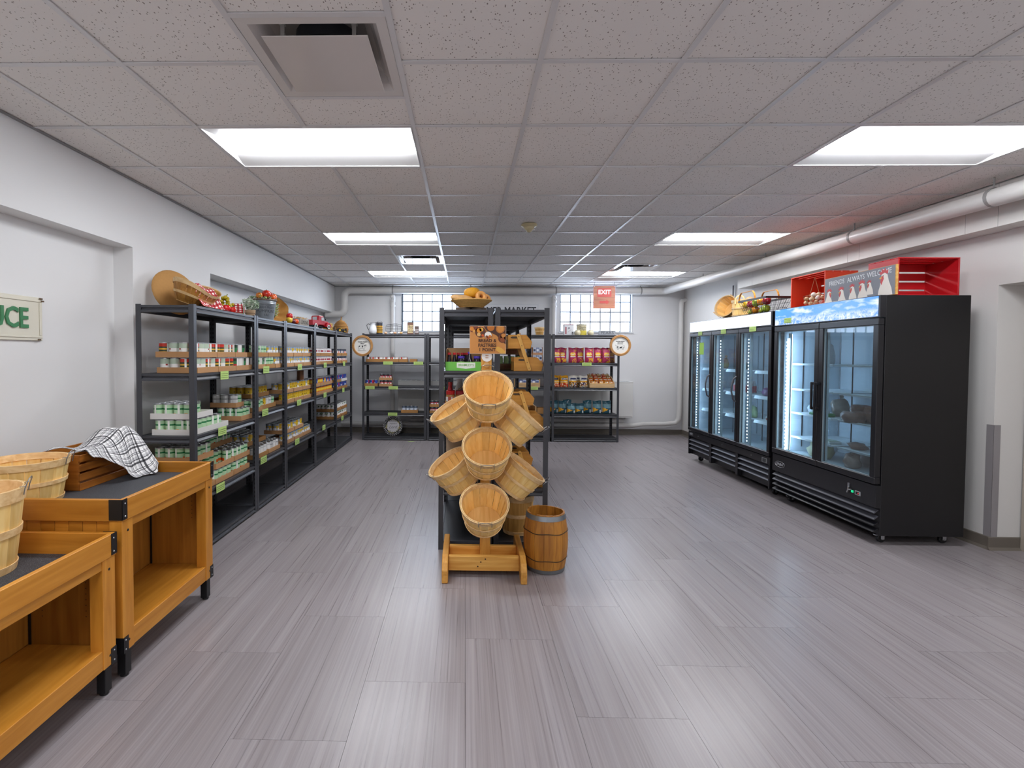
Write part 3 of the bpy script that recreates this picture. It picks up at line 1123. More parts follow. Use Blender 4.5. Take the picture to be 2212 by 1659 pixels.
# each kind: palette and a rule (band 0..7 from the bottom, sector) -> palette index
KIND = {
    'corn': (['#b3d6ae', '#1f7a45', '#e9a81e', '#eef0ea'], lambda b, k: 1 if b in (5,) and k % 8 != 4 else (3 if k % 8 == 4 else (2 if b in (0, 1, 2) and (k % 8) in (1, 2) else 0))),
    'peas': (['#b3d6ae', '#1f7a45', '#a9b82c', '#eef0ea'], lambda b, k: 1 if b in (5,) and k % 8 != 4 else (3 if k % 8 == 4 else (2 if b in (0, 1) and (k % 8) in (1, 2) else 0))),
    'carrot': (['#b3d6ae', '#1f7a45', '#e4611c', '#eef0ea'], lambda b, k: 1 if b in (5,) and k % 8 != 4 else (3 if k % 8 == 4 else (2 if b in (1, 2) and (k % 8) in (0, 1, 2) else 0))),
    'white_bean': (['#eceae6', '#b8c9b4', '#a23030', '#d8c49a'], lambda b, k: 1 if b >= 5 else (2 if b in (4,) and (k % 8) == 1 else (3 if b == 0 and (k % 8) in (1, 2) else 0))),
    'orange_bean': (['#d9742e', '#c8321e', '#33402a', '#4a9a48', '#e0b13a', '#efefec'], lambda b, k: 5 if pic(k, 8, 5, 0) else (1 if b >= 6 else (2 if b in (5, 3) else (4 if b in (4, 2) else 3)))),
    'red_green': (['#2f7b45', '#c62f35', '#f0ece8', '#233a2a'], lambda b, k: 2 if pic(k, 8, 5, 1) else (1 if b in (1, 2, 3) and (k % 8) in (1, 2, 3) else (0 if b < 6 else 3))),
    'blue_yellow': (['#e9eaec', '#d6b12a', '#8ea2bb', '#caa02a'], lambda b, k: 1 if (b == 6 and (k % 4) != 3) or (b == 5 and (k % 4) in (1, 2)) or (b == 4 and (k % 4) == 1) else (2 if (k % 8) in (5,) or b == 7 else (0 if b < 5 else 2))),
    'yellow': (['#d8b62a', '#efeee6', '#6a5a1e', '#c99e1c'], lambda b, k: 1 if b in (0, 1, 2) and (k % 4) != 3 else (2 if b == 4 and (k % 4) == 2 else (0 if b < 6 else 3))),
    'soup': (['#f0efee', '#a5273c', '#e2b45c', '#d3c9c9'], lambda b, k: 1 if b in (4, 5) and (k % 4) in (0, 1, 2) else (2 if b < 2 else (0 if b < 7 else 3))),
    'pasta': (['#e7a01f', '#d64a1d', '#f0d24a', '#7c2417'], lambda b, k: 2 if b in (4, 5) else (1 if b < 3 and (k % 4) != 1 else (3 if b == 7 else 0))),
    'navy_orange': (['#eef0f1', '#1f2b55', '#df5a26', '#2c2f3c'], lambda b, k: 2 if (k % 4) == 1 and b < 5 else (1 if b in (3, 4, 5, 6) and (k % 2) else (0 if b < 6 else 3))),
    'blue_can': (['#2a4596', '#c8253a', '#e9ecf2', '#e08a2a'], lambda b, k: 1 if (k % 8) in (2, 3) and b > 3 else (2 if b in (3, 4) and (k % 4) == 0 else (3 if b < 2 and (k % 4) in (1, 2) else 0))),
    'white_orange': (['#f1f1ee', '#e08a2c', '#2f3836', '#4f8a52'], lambda b, k: 1 if b < 3 and (k % 4) != 3 else (2 if b == 5 and (k % 4) == 1 else (3 if b in (6,) and (k % 4) in (1, 2) else 0))),
    'plain_white': (['#e8e8e6', '#d2d2d0', '#c9cccb'], lambda b, k: 1 if (k % 5) == 0 else (2 if b == 6 else 0)),
    'white_red': (['#efefef', '#c03a30', '#e8dcd6'], lambda b, k: 1 if (k % 8) in (1, 2) else (0 if b < 7 else 2)),
    'red_jar': (['#c9303b', '#f1f1f3', '#3a3a42', '#dedee4'], lambda b, k: 2 if b >= 6 else (1 if b in (2, 3, 4) and (k % 4) in (0, 1, 2) else 0)),
    'grey_blue': (['#b9c4d2', '#8b2f33', '#e9ecef', '#4b5a6c'], lambda b, k: 1 if b < 2 and (k % 8) in (2, 3) else (2 if b in (3, 4) and (k % 4) == 1 else (3 if b >= 6 else 0))),
    'brown_tall': (['#7a4a22', '#5d3718', '#8e5a2c'], lambda b, k: 1 if (k % 3) == 0 else 0),
    'silver_grey': (['#c8c9c8', '#9b9d9d', '#e8e8e8'], lambda b, k: 1 if b == 5 else (2 if (k % 4) == 2 else 0)),
}
CANNAME = {'corn': 'corn_can', 'peas': 'pea_can', 'carrot': 'carrot_can', 'white_bean': 'bean_can', 'orange_bean': 'bean_can', 'red_green': 'tomato_can',
           'blue_yellow': 'soup_can', 'yellow': 'soup_can', 'soup': 'soup_can', 'pasta': 'pasta_can', 'navy_orange': 'meat_can', 'blue_can': 'pasta_can',
           'white_orange': 'fruit_can', 'plain_white': 'fruit_can', 'white_red': 'meat_can', 'red_jar': 'jam_jar', 'grey_blue': 'fish_can', 'brown_tall': 'tall_can', 'silver_grey': 'vegetable_can'}
_cm = {}


def can_mb(kind, r=0.0365, h=0.108):
    pal, rule = KIND[kind]
    b = MB()
    prof = [(0.0, 0.0), (r - 0.003, 0.0), (r, 0.003)]
    nb = 8
    for k in range(nb + 1):
        prof.append((r - 0.0006, 0.005 + (h - 0.012) * k / nb))
    prof += [(r, h - 0.004), (r - 0.001, h), (r - 0.004, h), (r - 0.005, h - 0.004), (0.0, h - 0.0035)]
    top = len(prof)

    def mm(i, k):
        if 3 <= i < 3 + nb:
            return 2 + rule(i - 3, k)
        return 1 if i >= top - 2 else 0
    b.lathe(prof, NS, m=mm)
    return b


def can_mats(kind):
    return [SILV, SILD] + [M(c, 0.42) for c in KIND[kind][0]]


def can_mesh(kind, r=0.0365, h=0.108):
    k = (kind, r, h)
    if k not in _cm:
        _cm[k] = can_mb(kind, r, h).mesh(CANNAME[kind], can_mats(kind), smooth=35)
    return _cm[k]


REST = []            # cans past the three hundred nearest, joined at the end
_tr = {}


def tray_mesh(L_, D_, h, mat, lowfront=False):
    k = (round(L_, 3), round(D_, 3), round(h, 3), mat.name)
    if k not in _tr:
        b = MB(); t_ = 0.003
        b.box(0, L_, 0, D_, 0, t_)
        b.box(0, L_, 0, t_, t_, h)
        b.box(0, L_, D_ - t_, D_, t_, h * 1.0)
        b.box(0, t_, t_, D_ - t_, t_, h)
        b.box(L_ - t_, L_, t_, D_ - t_, t_, h)
        _tr[k] = b.mesh('cardboard_tray', mat)
    return _tr[k]


class Wall_:
    """maps (u along the shelf, v into the shelf) to the world"""

    def __init__(self, kind):
        self.kind = kind

    def at(self, u, v, z):
        if self.kind == 'left':
            return (LX - 0.03 - v, u, z)
        return (u, BY + 0.03 + v, z)

    @property
    def rot(self):
        return PI / 2 if self.kind == 'left' else 0.0


LW, BW = Wall_('left'), Wall_('back')
NEAR = 0


def tray_of_cans(wl, u0, v0, z, nu, nv, kinds, where, traycol=KRAFT, th=0.042, near_end=False, top_open=False, deep=1, r=0.0365, h=0.108, skipc=(), keep=None, tray=True):
    """one cardboard tray of nu x nv cans. where: a phrase that tells the tray apart."""
    d = 2 * r + 0.001
    L_, D_ = nu * d + 0.01, nv * d + 0.01
    if tray:
        tt = link('cardboard_tray', tray_mesh(L_, D_, th, traycol), None, wl.at(u0, v0, z + 0.0008), rot=(0, 0, wl.rot))
        tag(tt, '%s cardboard tray of %s' % ('white' if traycol == WHITEC else 'brown', where), 'tray', 'cardboard trays on the shelves')
    rr = random.Random(int(u0 * 1000) * 7 + int(z * 100) + nv)
    for i in range(nu):
        for j in range(nv):
            if (i, j) in skipc:
                continue
            front = j == 0
            end = near_end and i == 0
            if not (front or end or (top_open and j < deep)):
                continue
            kd = kinds[(i + 2 * j) % len(kinds)] if not callable(kinds) else kinds(i, j)
            p = wl.at(u0 + 0.005 + d * (i + 0.5), v0 + 0.005 + d * (j + 0.5), z + (0.0042 if tray else 0.0008))
            face = wl.rot - PI / 2 + rr.uniform(-0.7, 0.7) + (0 if rr.random() < 0.75 else 1.6)
            if front or end:
                o = link(CANNAME[kd], can_mesh(kd, r, h), None, p, rot=(0, 0, face))
                lb = {'jam_jar': 'jar', 'tall_can': 'can'}.get(CANNAME[kd], 'can')
                tag(o, '%s in the %s' % (CANLBL[kd], where), lb, 'cans: ' + where)
            else:
                REST.append((kd, p, face, r, h))


CANLBL = {'corn': 'pale green corn can', 'peas': 'pale green pea can', 'carrot': 'pale green carrot can', 'white_bean': 'white labelled can', 'orange_bean': 'orange green labelled can', 'red_green': 'green red labelled can', 'blue_yellow': 'white yellow labelled can', 'yellow': 'yellow labelled can', 'soup': 'dark red banded can', 'pasta': 'orange yellow labelled can', 'navy_orange': 'navy and orange can', 'blue_can': 'blue labelled can', 'white_orange': 'white orange-fruit can', 'plain_white': 'plain white can', 'white_red': 'white red can', 'red_jar': 'red white jar', 'grey_blue': 'pale blue can', 'brown_tall': 'tall brown can', 'silver_grey': 'silver grey can'}

zA2, zA3, zA4 = [z + 0.0 for z in LVA[1:4]]
z2, z3, z4 = LVB[1:4]
P_ = 0.116
# --- first unit
mixb = lambda i, j: ('white_bean', 'orange_bean', 'white_bean', 'white_bean', 'orange_bean', 'orange_bean')[(i * 2 + j * 3 + j) % 6]
tray_of_cans(LW, 3.675, 0.005, zA2, 4, 4, mixb, 'lower bean tray nearest the post, first left unit', near_end=True)
tray_of_cans(LW, 3.99, 0.005, zA2, 4, 3, ['orange_bean', 'white_bean', 'orange_bean'], 'lower bean tray behind the price card, first left unit', KRAFT)
tray_of_cans(LW, 4.305, 0.005, zA2, 4, 2, ['red_green'], 'lower tomato tray at the far post, first left unit', KRAFT)
tray_of_cans(LW, 3.668, 0.01, zA2 + P_, 4, 4, lambda i, j: mixb(i, j + 1), 'upper bean tray nearest the post, first left unit', near_end=True)
tray_of_cans(LW, 3.985, 0.01, zA2 + P_, 4, 3, ['orange_bean', 'orange_bean', 'white_bean'], 'upper bean tray in the middle, first left unit', KRAFT)
tray_of_cans(LW, 4.30, 0.01, zA2 + P_, 3, 2, ['red_green'], 'upper tomato tray at the far post, first left unit', KRAFT)
# middle shelf
tray_of_cans(LW, 3.60, 0.0, zA3, 4, 4, ['corn'], 'lower white corn tray, first left unit', WHITEC, near_end=True)
tray_of_cans(LW, 3.905, 0.0, zA3, 3, 3, ['corn'], 'lower white corn tray behind price card, first left unit', WHITEC, top_open=True, deep=3, skipc=((2, 0), (2, 1), (2, 2)))
tray_of_cans(LW, 3.60, 0.012, zA3 + P_, 4, 4, ['corn'], 'upper white corn tray, first left unit', WHITEC, near_end=True, top_open=True, deep=4, skipc=((2, 0), (3, 0)))
tray_of_cans(LW, 4.40, 0.01, zA3, 3, 3, ['peas'], 'lower pea tray at the far post, first left unit', KRAFT, near_end=True)
tray_of_cans(LW, 4.41, 0.06, zA3 + P_, 2, 3, ['silver_grey', 'peas'], 'upper pea tray at the far post, first left unit', KRAFT, near_end=True, top_open=True, deep=3)
# lower shelf
tray_of_cans(LW, 3.62, 0.01, zA4, 4, 4, ['carrot'], 'lower carrot tray nearest the wooden bin', KRAFT, near_end=True)
tray_of_cans(LW, 3.93, 0.005, zA4, 4, 3, ['carrot'], 'lower carrot tray above the price card', KRAFT)
tray_of_cans(LW, 4.25, 0.005, zA4, 4, 3, ['carrot'], 'lower carrot tray at the far post', KRAFT)
tray_of_cans(LW, 3.63, 0.02, zA4 + P_, 4, 4, ['carrot'], 'upper carrot tray nearest the wooden bin', KRAFT, near_end=True, top_open=True, deep=4, skipc=((2, 0), (3, 0), (3, 1)))
tray_of_cans(LW, 3.95, 0.012, zA4 + P_, 4, 4, ['carrot'], 'upper carrot tray in the middle', KRAFT, top_open=True, deep=4, skipc=((0, 0), (1, 0), (2, 0)))
tray_of_cans(LW, 4.27, 0.01, zA4 + P_, 4, 4, ['carrot'], 'upper carrot tray at the far post', KRAFT, top_open=True, deep=4)
tray_of_cans(LW, 3.64, 0.03, zA4 + 2 * P_, 4, 4, ['carrot'], 'topmost carrot tray nearest the wooden bin', KRAFT, near_end=True, top_open=True, deep=4)
tray_of_cans(LW, 3.97, 0.17, zA4 + 2 * P_, 8, 2, ['carrot'], 'topmost rear carrot tray of first left unit', KRAFT, top_open=True, deep=2)
# --- second unit
tray_of_cans(LW, 4.72, 0.01, z2, 3, 2, ['red_green', 'peas'], 'lower mixed tray of the second left unit', KRAFT)
tray_of_cans(LW, 4.97, 0.01, z2, 3, 2, ['carrot'], 'lower pale green tray of the second left unit', KRAFT2)
tray_of_cans(LW, 5.22, 0.01, z2, 2, 2, ['blue_yellow'], 'lower blue tray of the second left unit', KRAFT)
tray_of_cans(LW, 4.72, 0.012, z2 + P_, 4, 2, ['carrot'], 'upper pale green tray of the second left unit', KRAFT2)
tray_of_cans(LW, 5.04, 0.012, z2 + P_, 4, 2, ['blue_yellow'], 'upper blue tray of the second left unit', KRAFT2)
tray_of_cans(LW, 4.70, 0.005, z3, 2, 3, ['carrot'], 'front pale green tray on second left unit middle shelf', KRAFT, top_open=True, deep=3)
tray_of_cans(LW, 4.87, 0.05, z3, 6, 4, ['silver_grey', 'carrot', 'yellow', 'plain_white'], 'long lower tray on second left unit middle shelf', KRAFT2, near_end=True)
tray_of_cans(LW, 4.86, 0.12, z3 + P_, 6, 3, ['yellow'], 'upper yellow soup tray on second left unit', KRAFT2, near_end=True, top_open=True, deep=3)
tray_of_cans(LW, 4.70, 0.005, z4, 4, 3, ['plain_white'], 'lower white can tray on second left unit, near end', KRAFT2)
tray_of_cans(LW, 5.02, 0.005, z4, 4, 3, ['plain_white', 'silver_grey'], 'lower white can tray on second left unit, far end', KRAFT, top_open=True, deep=3)
tray_of_cans(LW, 4.72, 0.10, z4 + P_, 6, 3, ['blue_yellow', 'yellow'], 'upper half empty tray on second left unit', KRAFT2, near_end=True, top_open=True, deep=3, skipc=((4, 0), (5, 0), (5, 1)))
# --- third unit
for q, uu in enumerate((5.47, 5.80, 6.12)):
    w3 = ('near end', 'middle', 'far end')[q]
    n3 = 4
    tray_of_cans(LW, uu, 0.008, z2, n3, 2, ['blue_yellow'], 'lower soup tray, third left unit top shelf, %s' % w3)
    tray_of_cans(LW, uu, 0.014, z2 + P_, n3, 2, ['blue_yellow'], 'upper soup tray, third left unit top shelf, %s' % w3)
    tray_of_cans(LW, uu, 0.008, z3, n3, 3, ['yellow'], 'lower yellow tray on third left unit, %s' % w3)
    tray_of_cans(LW, uu, 0.014, z3 + P_, n3, 3, ['yellow', 'yellow', 'blue_yellow'], 'upper yellow tray on third left unit, %s' % w3, top_open=True, deep=2)
    tray_of_cans(LW, uu, 0.008, z4, n3, 3, ['blue_yellow'], 'lower soup tray, third left unit low shelf, %s' % w3, top_open=(q == 2), deep=2)
    if q < 2:
        tray_of_cans(LW, uu + 0.02, 0.014, z4 + P_, n3, 3, ['blue_yellow', 'yellow'], 'upper soup tray, third left unit low shelf, %s' % w3, top_open=True, deep=3, skipc=((0, 0), (1, 0)) if q == 0 else ())
tl = link('tall_can', can_mesh('brown_tall', 0.042, 0.135), None, (LX - 0.10, 6.19, z3 + 2 * P_ - 0.004), rot=(0, 0, 1))
tag(tl, 'single tall brown can standing on the yellow cans', 'can')
# --- fourth unit
for q, uu in enumerate((6.56, 6.88, 7.19)):
    w3 = ('near end', 'middle', 'far end')[q]
    tray_of_cans(LW, uu, 0.01, z2, 4, 2, ['soup'], 'lower chicken soup tray on fourth left unit, %s' % w3, KRAFT2 if q else KRAFT)
    tray_of_cans(LW, uu, 0.014, z2 + P_, 4, 2, ['soup'], 'upper chicken soup tray on fourth left unit, %s' % w3, KRAFT2)
    tray_of_cans(LW, uu, 0.01, z3, 4, 3, ['pasta'], 'lower pasta tray on fourth left unit, %s' % w3, KRAFT)
    tray_of_cans(LW, uu, 0.014, z3 + P_, 4, 3, ['pasta', 'pasta', 'blue_can'] if q < 2 else ['blue_can', 'red_jar'], 'upper pasta tray on fourth left unit, %s' % w3, KRAFT, top_open=True, deep=2)
# --- fifth unit
for q, uu in enumerate((7.64, 8.05)):
    w3 = ('near end', 'far end')[q]
    tray_of_cans(LW, uu, 0.01, z2, 5, 2, ['navy_orange'], 'lower meat tray on fifth left unit, %s' % w3, KRAFT2)
    tray_of_cans(LW, uu, 0.014, z2 + P_, 5, 2, ['navy_orange'], 'upper meat tray on fifth left unit, %s' % w3, KRAFT2)
    tray_of_cans(LW, uu, 0.01, z3, 5, 3, ['blue_can'], 'lower blue tray on fifth left unit, %s' % w3, KRAFT2)
    tray_of_cans(LW, uu, 0.014, z3 + P_, 5, 3, ['blue_can'], 'upper blue tray on fifth left unit, %s' % w3, KRAFT2 if q == 0 else WHITEC, top_open=True, deep=2)
    tray_of_cans(LW, uu, 0.012, z4, 5, 4, ['white_orange'], 'lower fruit tray on fifth left unit, %s' % w3, KRAFT2, near_end=(q == 0))
    tray_of_cans(LW, uu, 0.014, z4 + P_, 5, 4, ['white_orange'], 'upper fruit tray on fifth left unit, %s' % w3, KRAFT2, near_end=(q == 0), top_open=True, deep=2)
# --- back shelves
for q, uu in enumerate((-1.70, -1.42, -1.13)):
    tray_of_cans(BW, uu, 0.01, LVK[1], 4 if q < 2 else 2, 2, ['white_red'], 'shallow tray on the back shelf, %s' % ('nearest the cow sign', 'in the middle', 'half empty at right')[q], KRAFT2, th=0.05, r=0.034, h=0.085)
tt = link('cardboard_tray', tray_mesh(0.12, 0.16, 0.05, KRAFT2), None, (-0.945, BY + 0.04, LVK[1] + 0.0008))
tag(tt, 'brown cardboard tray, empty end beside the white and red cans', 'tray', 'cardboard trays on the shelves')
tray_of_cans(BW, -1.725, 0.01, LVK[2], 3, 2, ['blue_can'], 'blue can tray on the back shelf', KRAFT2, th=0.05, r=0.036)
tray_of_cans(BW, -1.47, 0.01, LVK[2], 3, 2, ['red_jar'], 'lower jar tray on the back shelf', KRAFT, th=0.045, r=0.034, h=0.1)
tray_of_cans(BW, -1.47, 0.014, LVK[2] + 0.108, 3, 2, ['red_jar'], 'upper jar tray on the back shelf', KRAFT, th=0.045, r=0.034, h=0.1)
tray_of_cans(BW, -1.09, 0.01, LVK[3], 4, 2, ['grey_blue'], 'pale blue fish can tray on the low back shelf', KRAFT2, th=0.05, r=0.034, h=0.115)
tray_of_cans(BW, -0.60, 0.01, LVK[3], 4, 2, ['red_jar'], 'lower jam tray behind the tilted baskets', KRAFT2, th=0.045, r=0.036, h=0.1)
tray_of_cans(BW, -0.60, 0.014, LVK[3] + 0.108, 4, 2, ['red_jar'], 'upper jam tray behind the tilted baskets', KRAFT2, th=0.045, r=0.036, h=0.1)


def flush_rest():
    """the cans behind the front rows, joined"""
    kinds = []
    mb = MB(); mats = []
    base = {}
    cache = {}
    for kd, p, face, r, h in REST:
        if kd not in base:
            base[kd] = len(mats)
            mats.extend(can_mats(kd))
        if (kd, r, h) not in cache:
            cache[(kd, r, h)] = can_mb(kd, r, h)
        mb.merge(cache[(kd, r, h)], Matrix.Translation(p) @ Matrix.Rotation(face, 4, 'Z'), base[kd])
    o = mb.build('can_rows', mats, smooth=35)
    tag(o, 'rows of canned food standing behind the front cans on the left shelves', 'cans', kind='stuff')

# ================================================================== bushel baskets
SPLINT = WOOD('#f8d892', '#eabf6e', 'Z', 7, 0.6)
HOOPW = WOOD('#f0d3a0', '#d6ad74', 'X', 7, 0.65, 3.0)
DARKSP = WOOD('#d8aa60', '#bd8c44', 'Z', 7, 0.6)
BOTW = WOOD('#eec888', '#dcae64', 'X', 9, 0.6)
_bk = {}


def splint_mesh(rt, rb, h, n, mat):
    k = ('sp', rt, rb, h, n, mat.name)
    if k not in _bk:
        b = MB()
        a = PI / n * 1.0
        t_ = 0.0022
        rows = 5
        vs = []
        for i in range(rows + 1):
            s = i / rows
            r = rb + (rt - rb) * (s ** 0.85)
            z = h * s
            ww = r * math.tan(a) * (0.94 if True else 1)
            for q, rr in ((-1, r - t_ * 0.4), (0, r), (1, r + t_ * 0.4)):
                vs.append((rr - abs(q) * ww * ww / (2 * r), q * ww, z))
        o = len(vs)
        vs += [(x_ - t_, y_, z_) for x_, y_, z_ in vs]
        fs = []
        for i in range(rows):
            for q in range(2):
                p = i * 3 + q
                fs.append((p, p + 1, p + 4, p + 3))
                fs.append((o + p + 3, o + p + 4, o + p + 1, o + p))
            fs.append((i * 3, i * 3 + 3, o + i * 3 + 3, o + i * 3))
            fs.append((i * 3 + 2, o + i * 3 + 2, o + i * 3 + 5, i * 3 + 5))
        fs.append((rows * 3, rows * 3 + 1, rows * 3 + 2, o + rows * 3 + 2, o + rows * 3 + 1, o + rows * 3))
        b._add(vs, fs, 0)
        _bk[k] = b.mesh('splint', mat, smooth=50)
    return _bk[k]


def hoop_mesh(r0, r1, z0, z1, t_=0.0048, n=32):
    k = ('hp', round(r0, 4), round(r1, 4), round(z0, 4), round(z1, 4))
    if k not in _bk:
        _bk[k] = MB().lathe([(r0, z0), (r0 + t_, z0), (r1 + t_, z1), (r1, z1)], n, close=True).mesh('hoop', HOOPW, smooth=50)
    return _bk[k]


def bushel(label, loc, rot, rt=0.155, rb=0.118, h=0.205, n=18, handles=True, group='round splint baskets', mat=None, cat='basket', name='splint_basket', wood_handles=False, quat=None):
    mat = mat or SPLINT
    t = thing(name, label, cat, loc, 0, group, rot)
    if quat:
        t.rotation_mode = 'QUATERNION'
        t.rotation_quaternion = quat
    sm = splint_mesh(rt, rb, h - 0.004, n, mat)
    for k in range(n):
        o = link('splint', sm, t, (0, 0, 0.002 + 0.002 * (k % 2)), rot=(0, 0, 2 * PI * k / n))
    sl = (rt - rb) / h
    hh = h * 0.155
    R_ = lambda z: rb + (rt - rb) * ((z / h) ** 0.85)
    link('rim_hoop', hoop_mesh(R_(h - hh) + 0.002, rt + 0.002, h - hh, h), t)
    link('inner_hoop', hoop_mesh(R_(h - hh) - 0.0075, rt - 0.0068, h - hh, h), t)
    link('hoop', hoop_mesh(R_(h * 0.44) + 0.002, R_(h * 0.53) + 0.002, h * 0.44, h * 0.53), t)
    link('hoop', hoop_mesh(rb + 0.001, R_(h * 0.09) + 0.002, 0.0, h * 0.09), t)
    k = ('bt', rb, mat.name)
    if k not in _bk:
        _bk[k] = MB().lathe([(0, 0.006), (rb - 0.003, 0.006), (rb - 0.003, 0.010), (0, 0.010)], 24).mesh('bottom', BOTW)
    link('bottom', _bk[k], t)
    if handles:
        k = ('wh', rt, h)
        if k not in _bk:
            w_ = 0.042
            r = rt + 0.006
            pts = [(r - 0.001, -w_, h - 0.03), (r + 0.003, -w_, h - 0.005), (r + 0.012, -w_ * 0.92, h + 0.022), (r + 0.014, -w_ * 0.5, h + 0.03), (r + 0.014, w_ * 0.5, h + 0.03),
                   (r + 0.012, w_ * 0.92, h + 0.022), (r + 0.003, w_, h - 0.005), (r - 0.001, w_, h - 0.03)]
            b = MB().tube(pts, 0.0023, 6)
            b.tube([(r - 0.012, -w_, h - 0.02), (r - 0.012, -w_, h + 0.004), (r + 0.003, -w_, h + 0.004)], 0.0015, 6)
            b.tube([(r - 0.012, w_, h - 0.02), (r - 0.012, w_, h + 0.004), (r + 0.003, w_, h + 0.004)], 0.0015, 6)
            _bk[k] = b.mesh('wire_handle', WIREM, smooth=50)
        link('wire_handle', _bk[k], t)
        link('wire_handle', _bk[k], t, rot=(0, 0, PI))
    if wood_handles:
        for a in (0, PI):
            pts = [(rt + 0.004, -0.05, h - 0.05)] + [(rt + 0.004, 0.05 * -math.cos(PI * q / 8), h - 0.01 + 0.055 * math.sin(PI * q / 8)) for q in range(9)] + [(rt + 0.004, 0.05, h - 0.05)]
            b = MB()
            for p, q in zip(pts[:-1], pts[1:]):
                d = Vector(q) - Vector(p)
                b.obox((Vector(p) + Vector(q)) / 2, (0.004, d.length + 0.002, 0.016), Matrix.Rotation(math.atan2(d.z, d.y), 3, 'X'))
            o = b.build('bent_handle', HOOPW, t)
            o.rotation_euler = (0, 0, a)
    return t


def axis_quat(n, twist):
    q = Vector(n).normalized().to_track_quat('Z', 'Y')
    from mathutils import Quaternion
    return q @ Quaternion((0, 0, 1), twist)


def hung(label, rim_c, n, twist, h=0.205, **kw):
    n = Vector(n).normalized()
    base = Vector(rim_c) - n * h
    return bushel(label, base, (0, 0, 0), h=h, quat=axis_quat(n, twist), group='baskets hung on the wooden stand', **kw)


# twist turns the wire handles towards local -y of the tilted rim
hung('top front splint basket on the wooden stand, below the bread sign', (0.150, 3.205, 1.277), (0, -0.66, 0.75), PI / 2)
hung('middle front splint basket on the wooden stand', (0.145, 3.205, 0.902), (0, -0.66, 0.75), PI / 2)
hung('lowest front splint basket on the wooden stand', (0.132, 3.205, 0.535), (0, -0.60, 0.80), PI / 2)
hung('upper left splint basket on the wooden stand, tilted sideways', (-0.103, 3.465, 1.117), (-0.53, -0.20, 0.83), PI / 2)
hung('lower left splint basket on the wooden stand, tilted sideways', (-0.112, 3.465, 0.745), (-0.53, -0.24, 0.82), PI / 2)
hung('upper right splint basket on the wooden stand, tilted sideways', (0.430, 3.475, 1.083), (0.66, -0.03, 0.75), PI / 2)
hung('lower right splint basket on the wooden stand, tilted sideways', (0.430, 3.475, 0.715), (0.60, -0.06, 0.80), PI / 2)

# ---- the stand itself
PINE = WOOD('#eab25a', '#d09038', 'Z', 7, 0.38)
PINEX = WOOD('#ecb660', '#d2933c', 'X', 7, 0.38)
PINEY = WOOD('#e6ac56', '#c98a36', 'Y', 7, 0.38)
st = thing('basket_stand', 'honey pine display stand with T-shaped base carrying seven baskets', 'stand', (0.135, 3.5, 0))
MB().box(-0.022, 0.05, -0.035, 0.0, 0.03, 1.56).build('upright', PINE, st, bevel=0.002)
MB().box(-0.235, 0.235, -0.185, -0.148, 0.045, 0.142).build('front_rail', PINEX, st, bevel=0.003)
MB().box(-0.235, 0.235, 0.002, 0.036, 0.05, 0.142).build('back_rail', PINEX, st, bevel=0.003)
MB().box(-0.235, 0.235, -0.147, 0.0, 0.046, 0.062).build('spacer_board', PINEX, st)
for sx in (-1, 1):
    pr = [(-0.285, 0.0), (-0.285, 0.085), (-0.25, 0.125), (-0.19, 0.155), (0.10, 0.155), (0.19, 0.155), (0.225, 0.13), (0.225, 0.0), (0.15, 0.0), (0.12, 0.03), (-0.18, 0.03), (-0.21, 0.0)]
    o = MB().prism(pr, ((0.236 if sx > 0 else -0.276), 0, 0.001), (0, 1, 0), (0, 0, 1), (0.04, 0, 0)).build('foot', PINEY, st, bevel=0.004)
b = MB()
for x_, z_ in ((0.01, 0.125), (-0.02, 0.105), (-0.04, 0.075)):
    b.lathe([(0, 0), (0.005, 0), (0.005, 0.0008), (0, 0.0008)], 8, (x_, -0.1852, z_), rot=Matrix.Rotation(PI / 2, 3, 'X'))
b.build('screw_holes', M('#3a220e', 0.7), st)
b = MB().lathe([(0, 0), (0.012, 0), (0.012, 0.02), (0.018, 0.026), (0.018, 0.034), (0.0, 0.036)], 16, (0.014, -0.0352, 1.415), rot=Matrix.Rotation(PI / 2, 3, 'X'))
b.build('peg', WOOD('#dcb276', '#c59352', 'Z', 9, 0.5), st, smooth=40)
# round white price disc
pd_ = thing('price_disc', 'round white paper disc on the stand post under the bread sign', 'price card', (0.152, 3.4644, 1.472))
MB().lathe([(0, 0), (0.036, 0), (0.036, 0.0015), (0, 0.0015)], 28, rot=Matrix.Rotation(PI / 2, 3, 'X')).build('disc', M('#edeae6', 0.7), pd_)
b = MB()
for q in range(5):
    b.box(-0.009 + q * 0.004, -0.006 + q * 0.004, -0.0022, -0.0016, 0.002, 0.011 - 0.002 * (q % 2))
    b.box(-0.009 + q * 0.004, -0.0065 + q * 0.004, -0.0022, -0.0016, -0.012, -0.004 - 0.002 * (q % 2))
b.build('lettering', M('#b0764a', 0.7), pd_)

# ---- bread sign
SX0, SX1, SZ0, SZ1 = 0.035, 0.28, 1.492, 1.68
sg = thing('bread_sign', 'tan cardboard sign reading bread and pastries one point, on the basket stand', 'sign', ((SX0 + SX1) / 2, 3.4605, (SZ0 + SZ1) / 2))
hw, hh = (SX1 - SX0) / 2, (SZ1 - SZ0) / 2
MB().box(-hw - 0.002, hw + 0.002, -0.0025, 0.0, -hh - 0.002, hh + 0.002).build('edge', M('#e2d3c2', 0.6), sg)
MB().box(-hw, hw, -0.0035, -0.0026, -hh, hh).build('board', M('#cd8a45', 0.4), sg)


